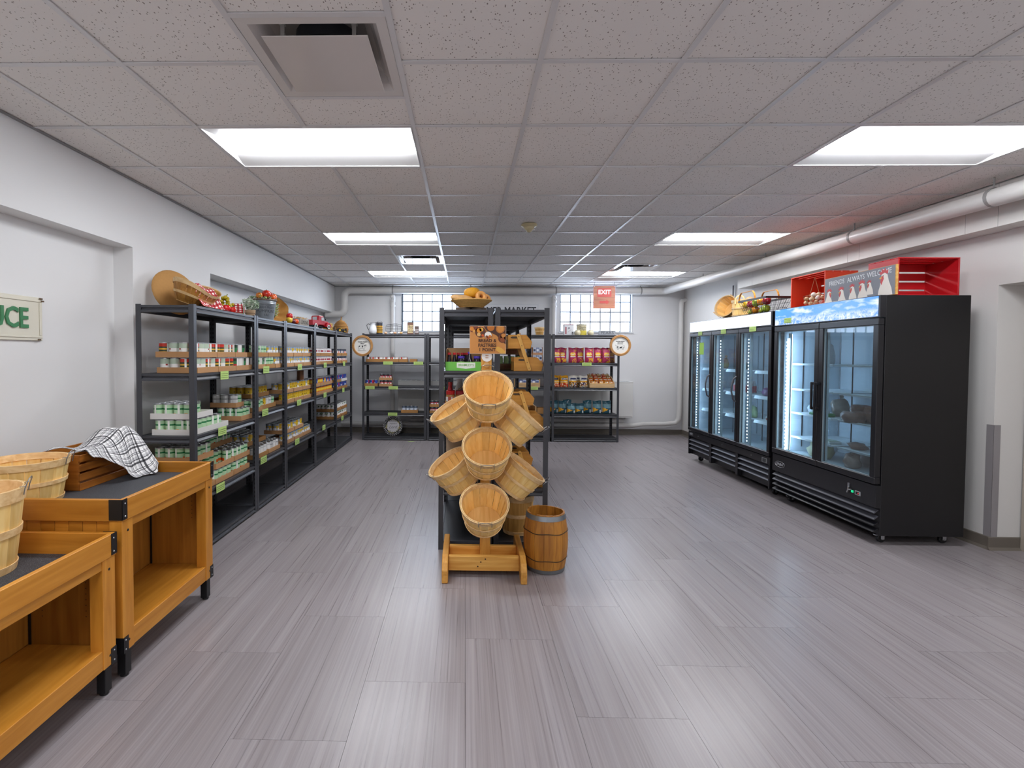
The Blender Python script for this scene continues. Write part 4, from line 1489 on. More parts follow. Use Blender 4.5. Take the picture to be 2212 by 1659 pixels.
def disc(cx, cz, r, y, mat, nm, parent, n=20, th=0.0004, clip=None, sx=1.0):
    pts = []
    for q in range(n):
        a = 2 * PI * q / n
        x_ = cx + sx * r * math.cos(a); z_ = cz + r * math.sin(a)
        if clip:
            x_ = max(-clip[0], min(clip[0], x_)); z_ = max(-clip[1], min(clip[1], z_))
        pts.append((x_, z_))
    return MB().prism(pts, (0, y, 0), (1, 0, 0), (0, 0, 1), (0, th, 0)).build(nm, mat, parent)


cp = (hw - 0.0005, hh - 0.0005)
brown = M('#4a2a1c', 0.45)
MB().prism([(-0.03, hh - 0.0005), (-0.01, hh - 0.03), (0.03, 0.045), (0.06, 0.03), (0.085, 0.0), (hw - 0.001, -0.03), (hw - 0.001, hh - 0.0005)], (0, -0.0042, 0), (1, 0, 0), (0, 0, 1), (0, 0.0004, 0)).build('picture', brown, sg)
for cx, cz, r, c_ in ((-0.1, 0.085, 0.034, '#7a3b22'), (-0.05, 0.052, 0.037, '#5a2f1e'), (0.1, 0.01, 0.03, '#6b351d'), (0.02, 0.085, 0.025, '#b96a1c'), (0.085, 0.075, 0.03, '#b7702a'), (0.11, 0.02, 0.024, '#a45a22')):
    disc(cx, cz, r, -0.0046, M(c_, 0.45), 'picture', sg, clip=cp)
for cx, cz, r, c_ in ((-0.06, 0.064, 0.017, '#d98a22'), (-0.045, 0.07, 0.014, '#e2a93c'), (-0.062, 0.036, 0.013, '#e0b06a'), (-0.035, 0.03, 0.009, '#d05a1e'), (-0.11, 0.075, 0.014, '#d8862a'), (-0.095, 0.06, 0.01, '#e0a050'),
                      (0.085, 0.075, 0.022, '#d08a3a'), (0.1, 0.0, 0.016, '#8f4a20'), (0.105, 0.03, 0.014, '#c8833c')):
    disc(cx, cz, r, -0.0050, M(c_, 0.45), 'picture', sg, 14, clip=cp)
disc(0.002, 0.032, 0.026, -0.0054, M('#3a2418', 0.5), 'picture', sg)
disc(0.002, 0.032, 0.024, -0.0058, M('#eee9e2', 0.5), 'picture', sg)
for cx, cz, r, c_ in ((-0.008, 0.022, 0.009, '#8a4a22'), (0.014, 0.024, 0.01, '#d4762a'), (0.002, 0.014, 0.009, '#b8531f'), (0.016, 0.013, 0.006, '#e8a35a')):
    disc(cx, cz, r, -0.0062, M(c_, 0.5), 'picture', sg, 12)
lo = MB().prism([(0.05, -0.055), (0.07, -0.045), (0.1, -0.06), (hw - 0.002, -0.08), (hw - 0.002, -hh + 0.001), (0.09, -hh + 0.001), (0.06, -0.075)], (0, -0.0046, 0), (1, 0, 0), (0, 0, 1), (0, 0.0004, 0))
lo.build('picture', M('#dca748', 0.5), sg)
for s_, z_, w_ in (('BREAD &', -0.006, 1), ('PASTRIES', -0.038, 1), ('1 POINT', -0.069, 1)):
    text('lettering', s_, 0.031, M('#44241a', 0.5), sg, (-0.004, -0.0067, z_), bold=0.0007, depth=0.0003)

# ================================================================== barrel
BRW = WOOD('#c68833', '#965c1f', 'Z', 6, 0.5)
br = thing('wooden_barrel', 'small old oak barrel with metal hoops and open top, beside the basket stand', 'barrel', (0.572, 3.495, 0))
H_ = 0.405
RB = lambda z: 0.126 + 0.0275 * math.sin(PI * min(1, max(0, (z / H_ * 0.94 + 0.03))))
n = 14
for k in range(n):
    b = MB(); a0, a1 = 2 * PI * k / n + 0.005, 2 * PI * (k + 1) / n - 0.005
    top = H_ - RND.uniform(0, 0.008) - (0.02 if k == 8 else 0)
    vs = []
    rows = 8
    for i in range(rows + 1):
        z = 0.002 + (top - 0.002) * i / rows
        for rr in (RB(z), RB(z) - 0.012):
            for a in (a0, (a0 + a1) / 2, a1):
                vs.append((rr * math.cos(a), rr * math.sin(a), z))
    fs = []
    for i in range(rows):
        p, q = i * 6, i * 6 + 6
        fs += [(p, p + 1, q + 1, q), (p + 1, p + 2, q + 2, q + 1), (p + 4, p + 3, q + 3, q + 4), (p + 5, p + 4, q + 4, q + 5), (p + 3, p, q, q + 3), (p + 2, p + 5, q + 5, q + 2)]
    e = rows * 6
    fs += [(e, e + 1, e + 4, e + 3), (e + 1, e + 2, e + 5, e + 4)]
    b._add(vs, fs, 0)
    b.build('stave', BRW, br, smooth=30)
MB().lathe([(0, 0.02), (0.118, 0.02), (0.118, 0.032), (0, 0.032)], 24).build('barrel_head', WOOD('#c08b3e', '#9a6625', 'X', 6, 0.55), br)
for z0, z1, mt, t_ in ((H_ - 0.042, H_ - 0.01, M('#9aa0a6', 0.35, 0.85), 0.003), (0.004, 0.03, M('#84888b', 0.4, 0.8), 0.003)):
    MB().lathe([(RB(z0) + 0.0006, z0), (RB(z0) + t_, z0), (RB(z1) + t_, z1), (RB(z1) + 0.0006, z1)], 40, close=True).build('hoop', mt, br, smooth=40)
for z0 in (H_ * 0.69, H_ * 0.235):
    MB().tube([((RB(z0) + 0.002) * math.cos(2 * PI * q / 40), (RB(z0) + 0.002) * math.sin(2 * PI * q / 40), z0 + 0.004 * math.sin(q * 0.9)) for q in range(40)], 0.0028, 6, closed=True).build('wire_hoop', M('#4a3a2a', 0.6, 0.4), br, smooth=40)

# tall basket on the rack's bottom shelf
bushel('tall narrow splint basket on the centre rack floor shelf behind the barrel', (0.43, 4.02, LVC[4] + 0.001), (0, 0, 0.3), 0.128, 0.108, 0.31, 18, False, mat=DARKSP)

# ================================================================== wooden produce bins
OAK = WOOD('#d9963a', '#bf7b22', 'Y', 5, 0.4)
OAKX = WOOD('#cb8830', '#b06e1c', 'X', 5, 0.4)
OAKZ = WOOD('#d59338', '#ba7722', 'Z', 5, 0.4)
OAKD = WOOD('#b57a2e', '#985f1e', 'Z', 5, 0.45)
LINER = bpy.data.materials.new('speckled_liner')
nt, b_ = nodes(LINER)
n_ = nt.nodes.new('ShaderNodeTexNoise'); n_.inputs['Scale'].default_value = 420; n_.inputs['Detail'].default_value = 1
tc_ = nt.nodes.new('ShaderNodeTexCoord'); nt.links.new(tc_.outputs['Object'], n_.inputs[0])
r_ = nt.nodes.new('ShaderNodeValToRGB'); r_.color_ramp.elements[0].position = 0.55; r_.color_ramp.elements[1].position = 0.72
r_.color_ramp.elements[0].color = lin('#34353a'); r_.color_ramp.elements[1].color = lin('#75777b')
nt.links.new(n_.outputs['Fac'], r_.inputs[0]); nt.links.new(r_.outputs[0], b_.inputs['Base Color'])
b_.inputs['Roughness'].default_value = 0.7


def bin_(label, y0, y1, ztop, mat_z, xf=-1.53, xb=-2.30):
    """double-sided produce bin; front faces +x"""
    t = thing('produce_bin', label, 'display bin', (0, 0, 0), group='wooden produce bins')
    rh = 0.098            # top rail
    pz = 0.125            # underside of the woodwork
    th = 0.022
    pw = 0.075
    W_ = lambda nm, bx, m_, bv=0.002: MB().box(*bx).build(nm, m_, t, bevel=bv)
    # rails round the tray
    W_('top_rail', (xf - th, xf, y0, y1, ztop - rh, ztop), OAK)
    W_('top_rail', (xb, xb + th, y0, y1, ztop - rh, ztop), OAK)
    W_('top_rail', (xb + th, xf - th, y0, y0 + th, ztop - rh, ztop), OAKX)
    W_('top_rail', (xb + th, xf - th, y1 - th, y1, ztop - rh, ztop), OAKX)
    W_('tray_liner', (xb + th, xf - th, y0 + th, y1 - th, mat_z - 0.012, mat_z), LINER, 0)
    # posts
    for x in (xf - 0.004, xb + 0.004):
        s = -1 if x == xf - 0.004 else 1
        for y in (y0 + 0.004, y1 - 0.004):
            q = 1 if y == y0 + 0.004 else -1
            W_('corner_post', (min(x, x + s * 0.06), max(x, x + s * 0.06), min(y, y + q * pw), max(y, y + q * pw), pz, ztop - rh - 0.0005), OAKZ)
    # second rail and bottom rail on the long sides
    for x, s in ((xf - 0.008, -1), (xb + 0.008, 1)):
        xa, xb_ = sorted((x, x + s * 0.022))
        W_('under_rail', (xa, xb_, y0 + pw + 0.004, y1 - pw - 0.004, ztop - rh - 0.042, ztop - rh - 0.001), OAK)
        W_('bottom_rail', (xa, xb_, y0 + pw + 0.004, y1 - pw - 0.004, pz, pz + 0.085), OAK)
    # end boards: vertical bead planks
    nb = 10
    wq = (xf - xb - 0.128) / nb
    for y, s in ((y0 + 0.014, 1), (y1 - 0.014, -1)):
        ya, yb = sorted((y, y + s * 0.012))
        for k in range(nb):
            xx = xb + 0.064 + k * wq
            W_('end_plank', (xx + 0.001, xx + wq - 0.001, ya, yb, pz + 0.01, ztop - rh - 0.0005), OAKX, 0.0015)
    for ya_, yb_ in ((y0 + 0.0265, y0 + 0.0278), (y1 - 0.0278, y1 - 0.0265)):
        W_('inner_panel', (xb + 0.064, xf - 0.064, ya_, yb_, pz + 0.08, mat_z - 0.013), OAKD, 0)
    xm = (xf + xb) / 2
    W_('divider', (xm - 0.009, xm + 0.009, y0 + 0.028, y1 - 0.028, pz + 0.08, mat_z - 0.013), OAKD)
    W_('shelf_board', (xb + 0.032, xm - 0.0095, y0 + 0.028, y1 - 0.028, pz + 0.06, pz + 0.079), OAK)
    W_('shelf_board', (xm + 0.0095, xf - 0.032, y0 + 0.028, y1 - 0.028, pz + 0.06, pz + 0.079), OAK)
    for ys in (y0 + 0.0285, y1 - 0.0325):
        for xs in (xm + 0.0115, xf - 0.072, xm - 0.022, xb + 0.062):
            W_('shelf_standard', (xs, xs + 0.01, ys, ys + 0.004, pz + 0.08, mat_z - 0.014), BLACK, 0)
    hb = MB()
    for ys in (y0 + 0.0282, y1 - 0.0286):
        for xs in (xm + 0.07, xf - 0.12):
            for k in range(8):
                hb.box(xs, xs + 0.004, ys, ys + 0.0004, mat_z - 0.10 - k * 0.025, mat_z - 0.096 - k * 0.025)
    hb.build('peg_holes', BLACK, t)
    # black metal brackets and legs
    for x, s in ((xf, -1), (xb, 1)):
        for y, q in ((y0, 1), (y1, -1)):
            for za, zb in ((ztop - rh + 0.006, ztop + 0.0015), (pz - 0.004, pz + 0.07)):
                b = MB()
                e = 0.002 if za > 0.3 else -0.0022
                L1, L2 = 0.062, 0.035
                xo = x - s * 0.002 if za > 0.3 else x + s * 0.002
                yo = y - q * 0.002 if za > 0.3 else y + q * 0.002
                b.box(min(xo, xo + s * L1), max(xo, xo + s * L1), min(yo, yo + q * 0.0016), max(yo, yo + q * 0.0016), za, zb)
                b.box(min(xo, xo + s * 0.0016), max(xo, xo + s * 0.0016), min(yo, yo + q * L2), max(yo, yo + q * L2), za, zb)
                o = b.build('corner_bracket', BLACK, t)
            rb_ = MB()
            for za, zb in ((ztop - rh + 0.02, ztop - 0.02), (pz + 0.012, pz + 0.055)):
                for zz in (za, zb):
                    yy = y + q * 0.018
                    xo = x - s * 0.002 if za > 0.3 else x + s * 0.002
                    rb_.lathe([(0, 0), (0.004, 0), (0.003, 0.002), (0, 0.0022)], 8, (xo, yy, zz), rot=Matrix.Rotation(-s * PI / 2, 3, 'Y'))
            rb_.build('rivet', STEEL, o)
            lx, ly = x + s * 0.03, y + q * 0.045
            lg = MB().box(lx - 0.02, lx + 0.02, ly - 0.02, ly + 0.02, 0.012, pz + 0.05)
            lg.cyl((lx, ly, 0.0005), (lx, ly, 0.0118), 0.018, n=12)
            lg.build('leg', BLACK, t, bevel=0.002)
    sc = MB()
    for y in (y0 + 0.042, y1 - 0.042):
        for z in (ztop - rh - 0.05, pz + 0.045):
            sc.lathe([(0, 0), (0.006, 0), (0.0055, 0.0015), (0, 0.002)], 10, (xf - 0.0036, y, z), rot=Matrix.Rotation(PI / 2, 3, 'Y'))
    for x in (xf - 0.035, xb + 0.035):
        sc.lathe([(0, 0), (0.006, 0), (0.0055, 0.0015), (0, 0.002)], 10, (x, y0 + 0.0036, ztop - rh - 0.05), rot=Matrix.Rotation(PI / 2, 3, 'X'))
    sc.build('screw', M('#3f3a34', 0.4, 0.6), t)
    return t


bin_('tall honey oak produce bin with open cubby, next to the steel shelves', 2.205, 3.02, 0.825, 0.762)
bin_('lower honey oak produce bin with open cubby, in the near left corner', 1.33, 2.165, 0.697, 0.604)

# bushel baskets on the bins
bushel('large splint basket on the tall wooden bin beside the slatted crate', (-2.127, 2.385, 0.7632), (0, 0, 0.35), 0.172, 0.140, 0.205, 18)
bushel('splint basket on the low wooden bin at the left picture edge, farther one', (-1.945, 1.93, 0.6052), (0, 0, 0.55), 0.165, 0.13, 0.335, 18)
bushel('splint basket on the low wooden bin at the left picture edge, nearer one', (-1.86, 1.585, 0.6052), (0, 0, 1.0), 0.15, 0.118, 0.2, 18)

# ---- slatted crate with plaid cloth
CRW = WOOD('#b8742a', '#8a4f14', 'Y', 6, 0.45)
CRX = WOOD('#a9671f', '#804710', 'X', 6, 0.45)


def crate(name, label, loc, rotz, L_, D_, H_, slats, mats, gap=0.012, group=None, end_slats=0, rot=None, bottom_slats=4):
    """open crate; x along the length, y across; the long sides and the floor are slatted"""
    t = thing(name, label, 'crate', loc, rotz, group, rot)
    mx, my = mats
    th = 0.012
    if end_slats:
        hs = (H_ - gap * (end_slats - 1)) / end_slats
        for x0 in (0, L_ - th):
            for k in range(end_slats):
                z0 = k * (hs + gap)
                MB().box(x0, x0 + th, th * 0.7, D_ - th * 0.7, z0, z0 + hs).build('end_slat', my, t, bevel=0.001)
    else:
        for x0 in (0, L_ - th):
            MB().box(x0, x0 + th, 0.0085, D_ - 0.0085, 0, H_).build('end_board', my, t, bevel=0.0015)
    hs = (H_ - gap * (slats - 1)) / slats
    for y0 in (0, D_ - 0.008):
        for k in range(slats):
            z0 = k * (hs + gap)
            MB().box(0.0, L_, y0, y0 + 0.008, z0, z0 + hs).build('side_slat', mx, t, bevel=0.001)
    ws = (D_ - 0.017 - gap * (bottom_slats - 1)) / bottom_slats
    for k in range(bottom_slats):
        y0 = 0.0085 + k * (ws + gap)
        MB().box(th + 0.0005, L_ - th - 0.0005, y0, y0 + ws, 0.002, 0.010).build('floor_slat', mx, t)
    return t


# length runs along world y: local x -> +y
crate('slatted_crate', 'orange stained slatted crate on the tall wooden bin, holding a plaid cloth', (-2.0, 2.565, 0.7632), PI / 2, 0.40, 0.275, 0.185, 4, (CRX, CRW))
PLAID = plaid('plaid_cloth', '#e9e8e8', [(0.0, 0.12, '#5a5a5e', 1.0), (0.17, 0.045, '#4a4a4e', 1.0), (0.5, 0.035, '#55555a', 1.0), (0.6, 0.035, '#55555a', 1.0), (0.33, 0.22, '#cfcfd2', 0.8)], 6.0)


def sheet(name, label, cat, fn, nu, nv, mat, thick=0.002, sub=1, group=None):
    o = MB().grid(fn, nu, nv).build(name, mat, smooth=180, solid=thick, sub=sub)
    tag(o, label, cat, group)
    return o


def cloth_fn(s, t):
    # s from the crate's inside (0) out over the front slats and down (1); t along the crate
    import math as m
    y = 2.60 + 0.40 * t
    fold = 0.016 * m.sin(13 * t + 2.0 * s) + 0.010 * m.sin(27 * t + 3)
    peak = 0.09 * m.exp(-((t - 0.80) / 0.24) ** 2)
    rim = 0.965
    if s < 0.35:
        q = s / 0.35
        x = -2.22 + 0.20 * q
        z = 0.955 + (rim + peak - 0.955) * q ** 0.8 + 0.018 * m.sin(9 * t + 4 * q) + 0.03 * m.sin(PI * q) * t
    else:
        q = (s - 0.35) / 0.65
        ln = 0.03 + 0.225 * m.exp(-((t - 0.74) / 0.36) ** 2)
        x = -2.02 + 0.03 * q + (0.15 * q) * (0.25 + 0.75 * t) + fold * q
        z = rim + peak * (1 - 0.6 * q) - ln * (q ** 1.25) + 0.004
        z = max(z, 0.772)
        if z < 0.79:
            x += 0.02
    return (max(x, -2.3), y + 0.02 * m.sin(5 * s), z)


sheet('plaid_cloth', 'black and white plaid cloth draped over the slatted crate', 'cloth', cloth_fn, 22, 26, PLAID)

# ---- PRODUCE sign in the left recess
SY0, SY1 = 2.24, 3.03
sp_ = thing('produce_sign', 'cream metal sign with green raised letters in the left wall recess', 'sign', (XL - RD + 0.002, (SY0 + SY1) / 2, 1.685), PI / 2)
CRM = M('#dcd8c8', 0.4)
hw, hh = (SY1 - SY0) / 2, 0.13
MB().box(-hw, hw, -0.012, -0.002, -hh, hh).build('plate', CRM, sp_, bevel=0.002)
b = MB()
for z in (-hh + 0.022, hh - 0.022):
    b.box(-hw + 0.005, hw - 0.005, -0.017, -0.0125, z - 0.006, z + 0.006)
for x in (-hw + 0.018, hw - 0.018):
    b.box(x - 0.006, x + 0.006, -0.017, -0.0125, -hh + 0.03, hh - 0.03)
b.build('border', CRM, sp_, bevel=0.002)
text('lettering', 'PRODUCE', 0.165, M('#3f8055', 0.45), sp_, (-0.005, -0.0165, -0.005), bold=0.003, depth=0.004, sx=0.78)
b = MB()
for x, z in ((hw - 0.015, hh - 0.006), (hw - 0.03, -hh + 0.006), (hw - 0.004, hh - 0.02)):
    b.box(x - 0.012, x + 0.012, -0.0185, -0.0172, z - 0.005, z + 0.004)
b.build('rust_spots', M('#5a4632', 0.8), sp_)

# ================================================================== coolers
COOL = M('#101013', 0.42, noise=(90, 0.15))
COOL2 = M('#1b1b1f', 0.3)
COOLG = M('#4a4b52', 0.38)
LINERW = M('#c3cfd6', 0.45)
SHELFW = M('#e4ebee', 0.4)
RAILW = M('#dfe9ec', 0.35)
LEDM = M('#f2f8ff', 0.4, emit=LED * 1.6)
LEDT = M('#eef6ff', 0.4, emit=LED * 0.3)
GLOWC = M('#d3e5ff', 0.4, emit=LED * 1.6)  # glow added inside the three-door cooler
GLOWC2 = M('#d3e5fe', 0.4, emit=LED * 3.6)  # stronger glow added inside the two-door cooler
GLASS = glass_mat('cooler_door_glass', '#dbe7ec', 0.02, 0.03)
PANEL_W = M('#f3f7fb', 0.3, emit=0.35)
XF, XBK = 3.206, 3.90


def sky_panel():
    m = bpy.data.materials.new('printed_ice_header')
    nt, b = nodes(m)
    N = nt.nodes.new; L = nt.links.new
    tc = N('ShaderNodeTexCoord')
    sp = N('ShaderNodeSeparateXYZ'); L(tc.outputs['Object'], sp.inputs[0])
    n = N('ShaderNodeTexNoise'); n.inputs['Scale'].default_value = 22; n.inputs['Detail'].default_value = 6; n.inputs['Distortion'].default_value = 1.5
    L(tc.outputs['Object'], n.inputs[0])
    ic = N('ShaderNodeValToRGB')
    e = ic.color_ramp.elements
    e[0].position = 0.38; e[0].color = lin('#5f92d8'); e[1].position = 0.66; e[1].color = lin('#dfe6ee')
    L(n.outputs['Fac'], ic.inputs[0])
    n2 = N('ShaderNodeTexNoise'); n2.inputs['Scale'].default_value = 5; n2.inputs['Detail'].default_value = 3
    mp = N('ShaderNodeMapping'); mp.inputs['Scale'].default_value = (0.7, 1, 3.2)
    L(tc.outputs['Object'], mp.inputs[0]); L(mp.outputs[0], n2.inputs[0])
    sk = N('ShaderNodeValToRGB')
    e = sk.color_ramp.elements
    e[0].position = 0.5; e[0].color = lin('#4f92e4'); e[1].position = 0.72; e[1].color = lin('#e6eef6')
    L(n2.outputs['Fac'], sk.inputs[0])
    ad = N('ShaderNodeMath'); ad.operation = 'MULTIPLY_ADD'; ad.inputs[1].default_value = 0.09; ad.inputs[2].default_value = -0.045
    L(n.outputs['Fac'], ad.inputs[0])
    zz = N('ShaderNodeMath'); zz.operation = 'ADD'; L(sp.outputs['Z'], zz.inputs[0]); L(ad.outputs[0], zz.inputs[1])
    mr = N('ShaderNodeMapRange'); mr.inputs['From Min'].default_value = -0.03; mr.inputs['From Max'].default_value = 0.0
    L(zz.outputs[0], mr.inputs[0])
    x = N('ShaderNodeMix'); x.data_type = 'RGBA'
    L(mr.outputs[0], x.inputs['Factor']); L(ic.outputs[0], x.inputs['A']); L(sk.outputs[0], x.inputs['B'])
    L(x.outputs['Result'], b.inputs['Base Color']); L(x.outputs['Result'], b.inputs['Emission Color'])
    b.inputs['Emission Strength'].default_value = 0.55
    b.inputs['Roughness'].default_value = 0.2
    return m


SKYP = sky_panel()


def caster(t, x, y):
    # swivel caster: plate, fork, wheel, brake
    c = MB().box(x - 0.04, x + 0.04, y - 0.035, y + 0.035, 0.072, 0.0795)
    c.box(x - 0.012, x + 0.016, y - 0.02, y - 0.016, 0.028, 0.072)
    c.box(x - 0.012, x + 0.016, y + 0.016, y + 0.02, 0.028, 0.072)
    c.box(x - 0.05, x - 0.01, y - 0.012, y + 0.012, 0.058, 0.064)
    c.cyl((x, y - 0.024, 0.033), (x, y + 0.024, 0.033), 0.006, n=8)
    k = c.build('caster', STEEL, t, smooth=35)
    w_ = MB().lathe([(0.0, -0.013), (0.028, -0.013), (0.032, -0.009), (0.032, 0.009), (0.028, 0.013), (0, 0.013)], 20, (x, y, 0.0325), rot=Matrix.Rotation(PI / 2, 3, 'X'))
    w_.build('wheel', BLACK, k, smooth=40)


def cooler(label, y0, y1, ztop, zd0, zd1, nd, shelves, kind):
    """glass-door cooler, doors towards -x; y0 is the near end"""
    t = thing('glass_door_cooler', label, 'refrigerator', (0, 0, 0), group='black glass-door coolers')
    zb = 0.08
    zi0 = zd0 + 0.02
    bx = lambda nm, c_, m_, p=t, bv=0.0: MB().box(*c_).build(nm, m_, p, bevel=bv)
    xf = XF + 0.05               # cabinet front behind the doors
    bx('side_panel', (xf, XBK, y0, y0 + 0.035, zb, ztop), COOL, bv=0.003)
    bx('side_panel', (xf, XBK, y1 - 0.035, y1, zb, ztop), COOL, bv=0.003)
    bx('top_panel', (xf, XBK, y0 + 0.0355, y1 - 0.0355, ztop - 0.03, ztop), COOL)
    bx('back_panel', (XBK - 0.03, XBK, y0 + 0.0355, y1 - 0.0355, zb, ztop - 0.0305), COOL)
    bx('machine_compartment', (XF + 0.075, XBK - 0.031, y0 + 0.0355, y1 - 0.0355, zb, zi0 - 0.012), COOL)
    # liner
    li = MB()
    li.box(xf + 0.03, XBK - 0.0305, y0 + 0.036, y0 + 0.05, zi0 - 0.0115, ztop - 0.031)
    li.box(xf + 0.03, XBK - 0.0305, y1 - 0.05, y1 - 0.036, zi0 - 0.0115, ztop - 0.031)
    li.box(XBK - 0.05, XBK - 0.0305, y0 + 0.0505, y1 - 0.0505, zi0 - 0.0115, ztop - 0.031)
    li.box(xf + 0.0, XBK - 0.0505, y0 + 0.0505, y1 - 0.0505, zi0 - 0.0115, zi0)
    li.box(xf + 0.0, XBK - 0.0505, y0 + 0.0505, y1 - 0.0505, zd1 + 0.002, ztop - 0.031)
    li.build('liner', LINERW, t)
    # header light box
    hz0 = zd1 + 0.006
    bx('header', (XF + 0.004, xf - 0.0005, y0, y1, hz0, ztop), COOL2, bv=0.002)
    if kind == 'white':
        bx('header_panel', (XF - 0.001, XF + 0.0035, y0 + 0.022, y1 - 0.018, hz0 + 0.012, ztop - 0.008), PANEL_W)
    else:
        o = MB().box(-0.001, 0.0035, -(y1 - y0) / 2 + 0.016, (y1 - y0) / 2 - 0.016, -(ztop - hz0) / 2 + 0.008, (ztop - hz0) / 2 - 0.006).build('header_panel', SKYP, t, loc=(XF, (y0 + y1) / 2, (ztop + hz0) / 2))
    # doors
    dw = (y1 - y0 - 0.006) / nd
    inner = []
    for k in range(nd):
        a = y0 + 0.003 + k * dw + 0.002
        c = a + dw - 0.004
        fw = 0.052 if kind == 'sky' else 0.045
        f = MB()
        f.box(XF, xf - 0.003, a, c, zd0, zd0 + fw).box(XF, xf - 0.003, a, c, zd1 - fw, zd1)
        f.box(XF, xf - 0.003, a, a + fw, zd0 + fw, zd1 - fw).box(XF, xf - 0.003, c - fw, c, zd0 + fw, zd1 - fw)
        d_ = f.build('door', COOL2, t, bevel=0.004)
        gk = MB()
        g_ = 0.006
        for q in ((a + fw, c - fw, zd0 + fw, zd0 + fw + g_), (a + fw, c - fw, zd1 - fw - g_, zd1 - fw), (a + fw, a + fw + g_, zd0 + fw + g_, zd1 - fw - g_), (c - fw - g_, c - fw, zd0 + fw + g_, zd1 - fw - g_)):
            gk.box(XF + 0.012, XF + 0.03, *q)
        gk.build('door_gasket', M('#8fa0a8', 0.4), d_)
        MB().box(XF + 0.018, XF + 0.022, a + fw + 0.0005, c - fw - 0.0005, zd0 + fw + 0.0005, zd1 - fw - 0.0005).build('door_glass', GLASS, d_)
        inner.append((a, c))
        if kind == 'sky':
            if k == 1:
                hy = a + 0.012
                h = MB().box(XF - 0.05, XF - 0.032, hy - 0.004, hy + 0.014, 1.0, 1.25)
                h.box(XF - 0.034, XF + 0.001, hy - 0.004, hy + 0.014, 1.225, 1.25).box(XF - 0.034, XF + 0.001, hy - 0.004, hy + 0.014, 1.0, 1.025)
                h.build('handle', COOL2, d_, bevel=0.004)
            else:
                hy = c - 0.026
                h = MB().box(XF - 0.05, XF - 0.032, hy - 0.004, hy + 0.014, 1.0, 1.25)
                h.box(XF - 0.034, XF + 0.001, hy - 0.004, hy + 0.014, 1.225, 1.25).box(XF - 0.034, XF + 0.001, hy - 0.004, hy + 0.014, 1.0, 1.025)
                h.build('handle', COOL2, d_, bevel=0.004)
        elif k > 0 or True:
            hy = a + 0.02
            if k == 2:
                hy = a + 0.02
            pts = [(XF, hy, 0.94), (XF - 0.035, hy, 0.97), (XF - 0.055, hy, 1.06), (XF - 0.055, hy, 1.12), (XF - 0.035, hy, 1.21), (XF, hy, 1.24)]
            if k in (1, 2):
                MB().tube(pts, 0.009, 8).build('handle', COOLG, d_, smooth=50)
    # vertical mullions, light strips and shelf standards inside
    for k, (a, c) in enumerate(inner):
        if k < nd - 1:
            bx('mullion', (xf + 0.002, xf + 0.03, c - 0.03, c + 0.034, zi0, zd1 - 0.01), RAILW)
        ly = c - 0.075 if kind == 'white' else c - 0.12
        if kind == 'white':
            ls = bx('light_strip', (xf + 0.034, xf + 0.044, ly - 0.012, ly + 0.012, zi0 + 0.03, zd1 - 0.06), M('#aeb9c0', 0.4))
            d0 = MB()
            z = zi0 + 0.05
            while z < zd1 - 0.09:
                d0.obox((xf + 0.032, ly, z), (0.003, 0.011, 0.011))
                z += 0.038
            d0.build('light_dots', LEDM, ls)
            bx('added_glow_panel', (xf + 0.0442, xf + 0.0455, ly - 0.012, ly + 0.012, zi0 + 0.03, zd1 - 0.06), GLOWC, ls)  # unseen glowing panel added behind the strip to brighten the cabinet
            bx('light_diffuser', (xf + 0.034, xf + 0.04, ly - 0.075, ly - 0.03, zi0 + 0.01, zd1 - 0.03), M('#d3e2e8', 0.4))
        elif k == 1:
            ls = bx('light_strip', (xf + 0.034, xf + 0.046, ly - 0.02, ly + 0.02, zi0 + 0.01, zd1 - 0.07), M('#c5d0d6', 0.4))
            b = MB()
            b.tube([(xf + 0.022, ly, zi0 + 0.03), (xf + 0.022, ly, zd1 - 0.12)], 0.011, 10)
            b.build('light_tube', LEDT, ls, smooth=50)
            d0 = MB()
            z = zi0 + 0.04
            while z < zd1 - 0.13:
                d0.ball((xf + 0.012, ly, z), 0.0095, 8)
                z += 0.036
            d0.build('light_dots', LEDM, ls, smooth=60)
            bx('added_glow_panel', (xf + 0.0462, xf + 0.048, ly - 0.02, ly + 0.02, zi0 + 0.03, zd1 - 0.08), GLOWC2, ls)  # added glow facing inwards, hidden by the strip, lights the interior
            b = MB().tube([(xf + 0.04, ly + 0.0, zd1 - 0.10), (xf + 0.04, ly - 0.02, zd1 - 0.06), (xf + 0.05, ly + 0.01, zd1 - 0.03), (xf + 0.05, ly - 0.02, zd1 - 0.005)], 0.003, 6)
            b.build('wire', M('#8b9298', 0.5), ls, smooth=50)
        b = MB()
        for yy in (a + 0.05, c - 0.06):
            b.box(XBK - 0.056, XBK - 0.0506, yy, yy + 0.015, zi0 + 0.02, zd1 - 0.05)
            b.box(xf + 0.22, xf + 0.228, c - 0.05, c - 0.044, zi0 + 0.05, zd1 - 0.05)
        b.build('shelf_standard', M('#a7b0b6', 0.35, 0.5), t)
        for z in shelves:
            xa = xf + (0.11 if kind == 'sky' else 0.13)
            ya_, yb_ = a + 0.03, c - (0.045 if kind == 'sky' else 0.05)
            s_ = MB().box(xa, XBK - 0.06, ya_, yb_, z - 0.012, z)
            sh = s_.build('wire_shelf', SHELFW, t)
            if kind == 'white':
                MB().prism([(0, 0), (-0.014, -0.034), (-0.011, -0.036), (0.004, -0.002)], (xa, ya_, z), (1, 0, 0), (0, 0, 1), (0, yb_ - ya_, 0)).build('price_rail', RAILW, sh)
            else:
                MB().tube([(xa - 0.003, ya_, z + 0.003), (xa - 0.003, yb_, z + 0.003)], 0.006, 8).build('shelf_edge', RAILW, sh, smooth=50)
    # front grille
    zt = zd0 - 0.01
    fx = XF + 0.012
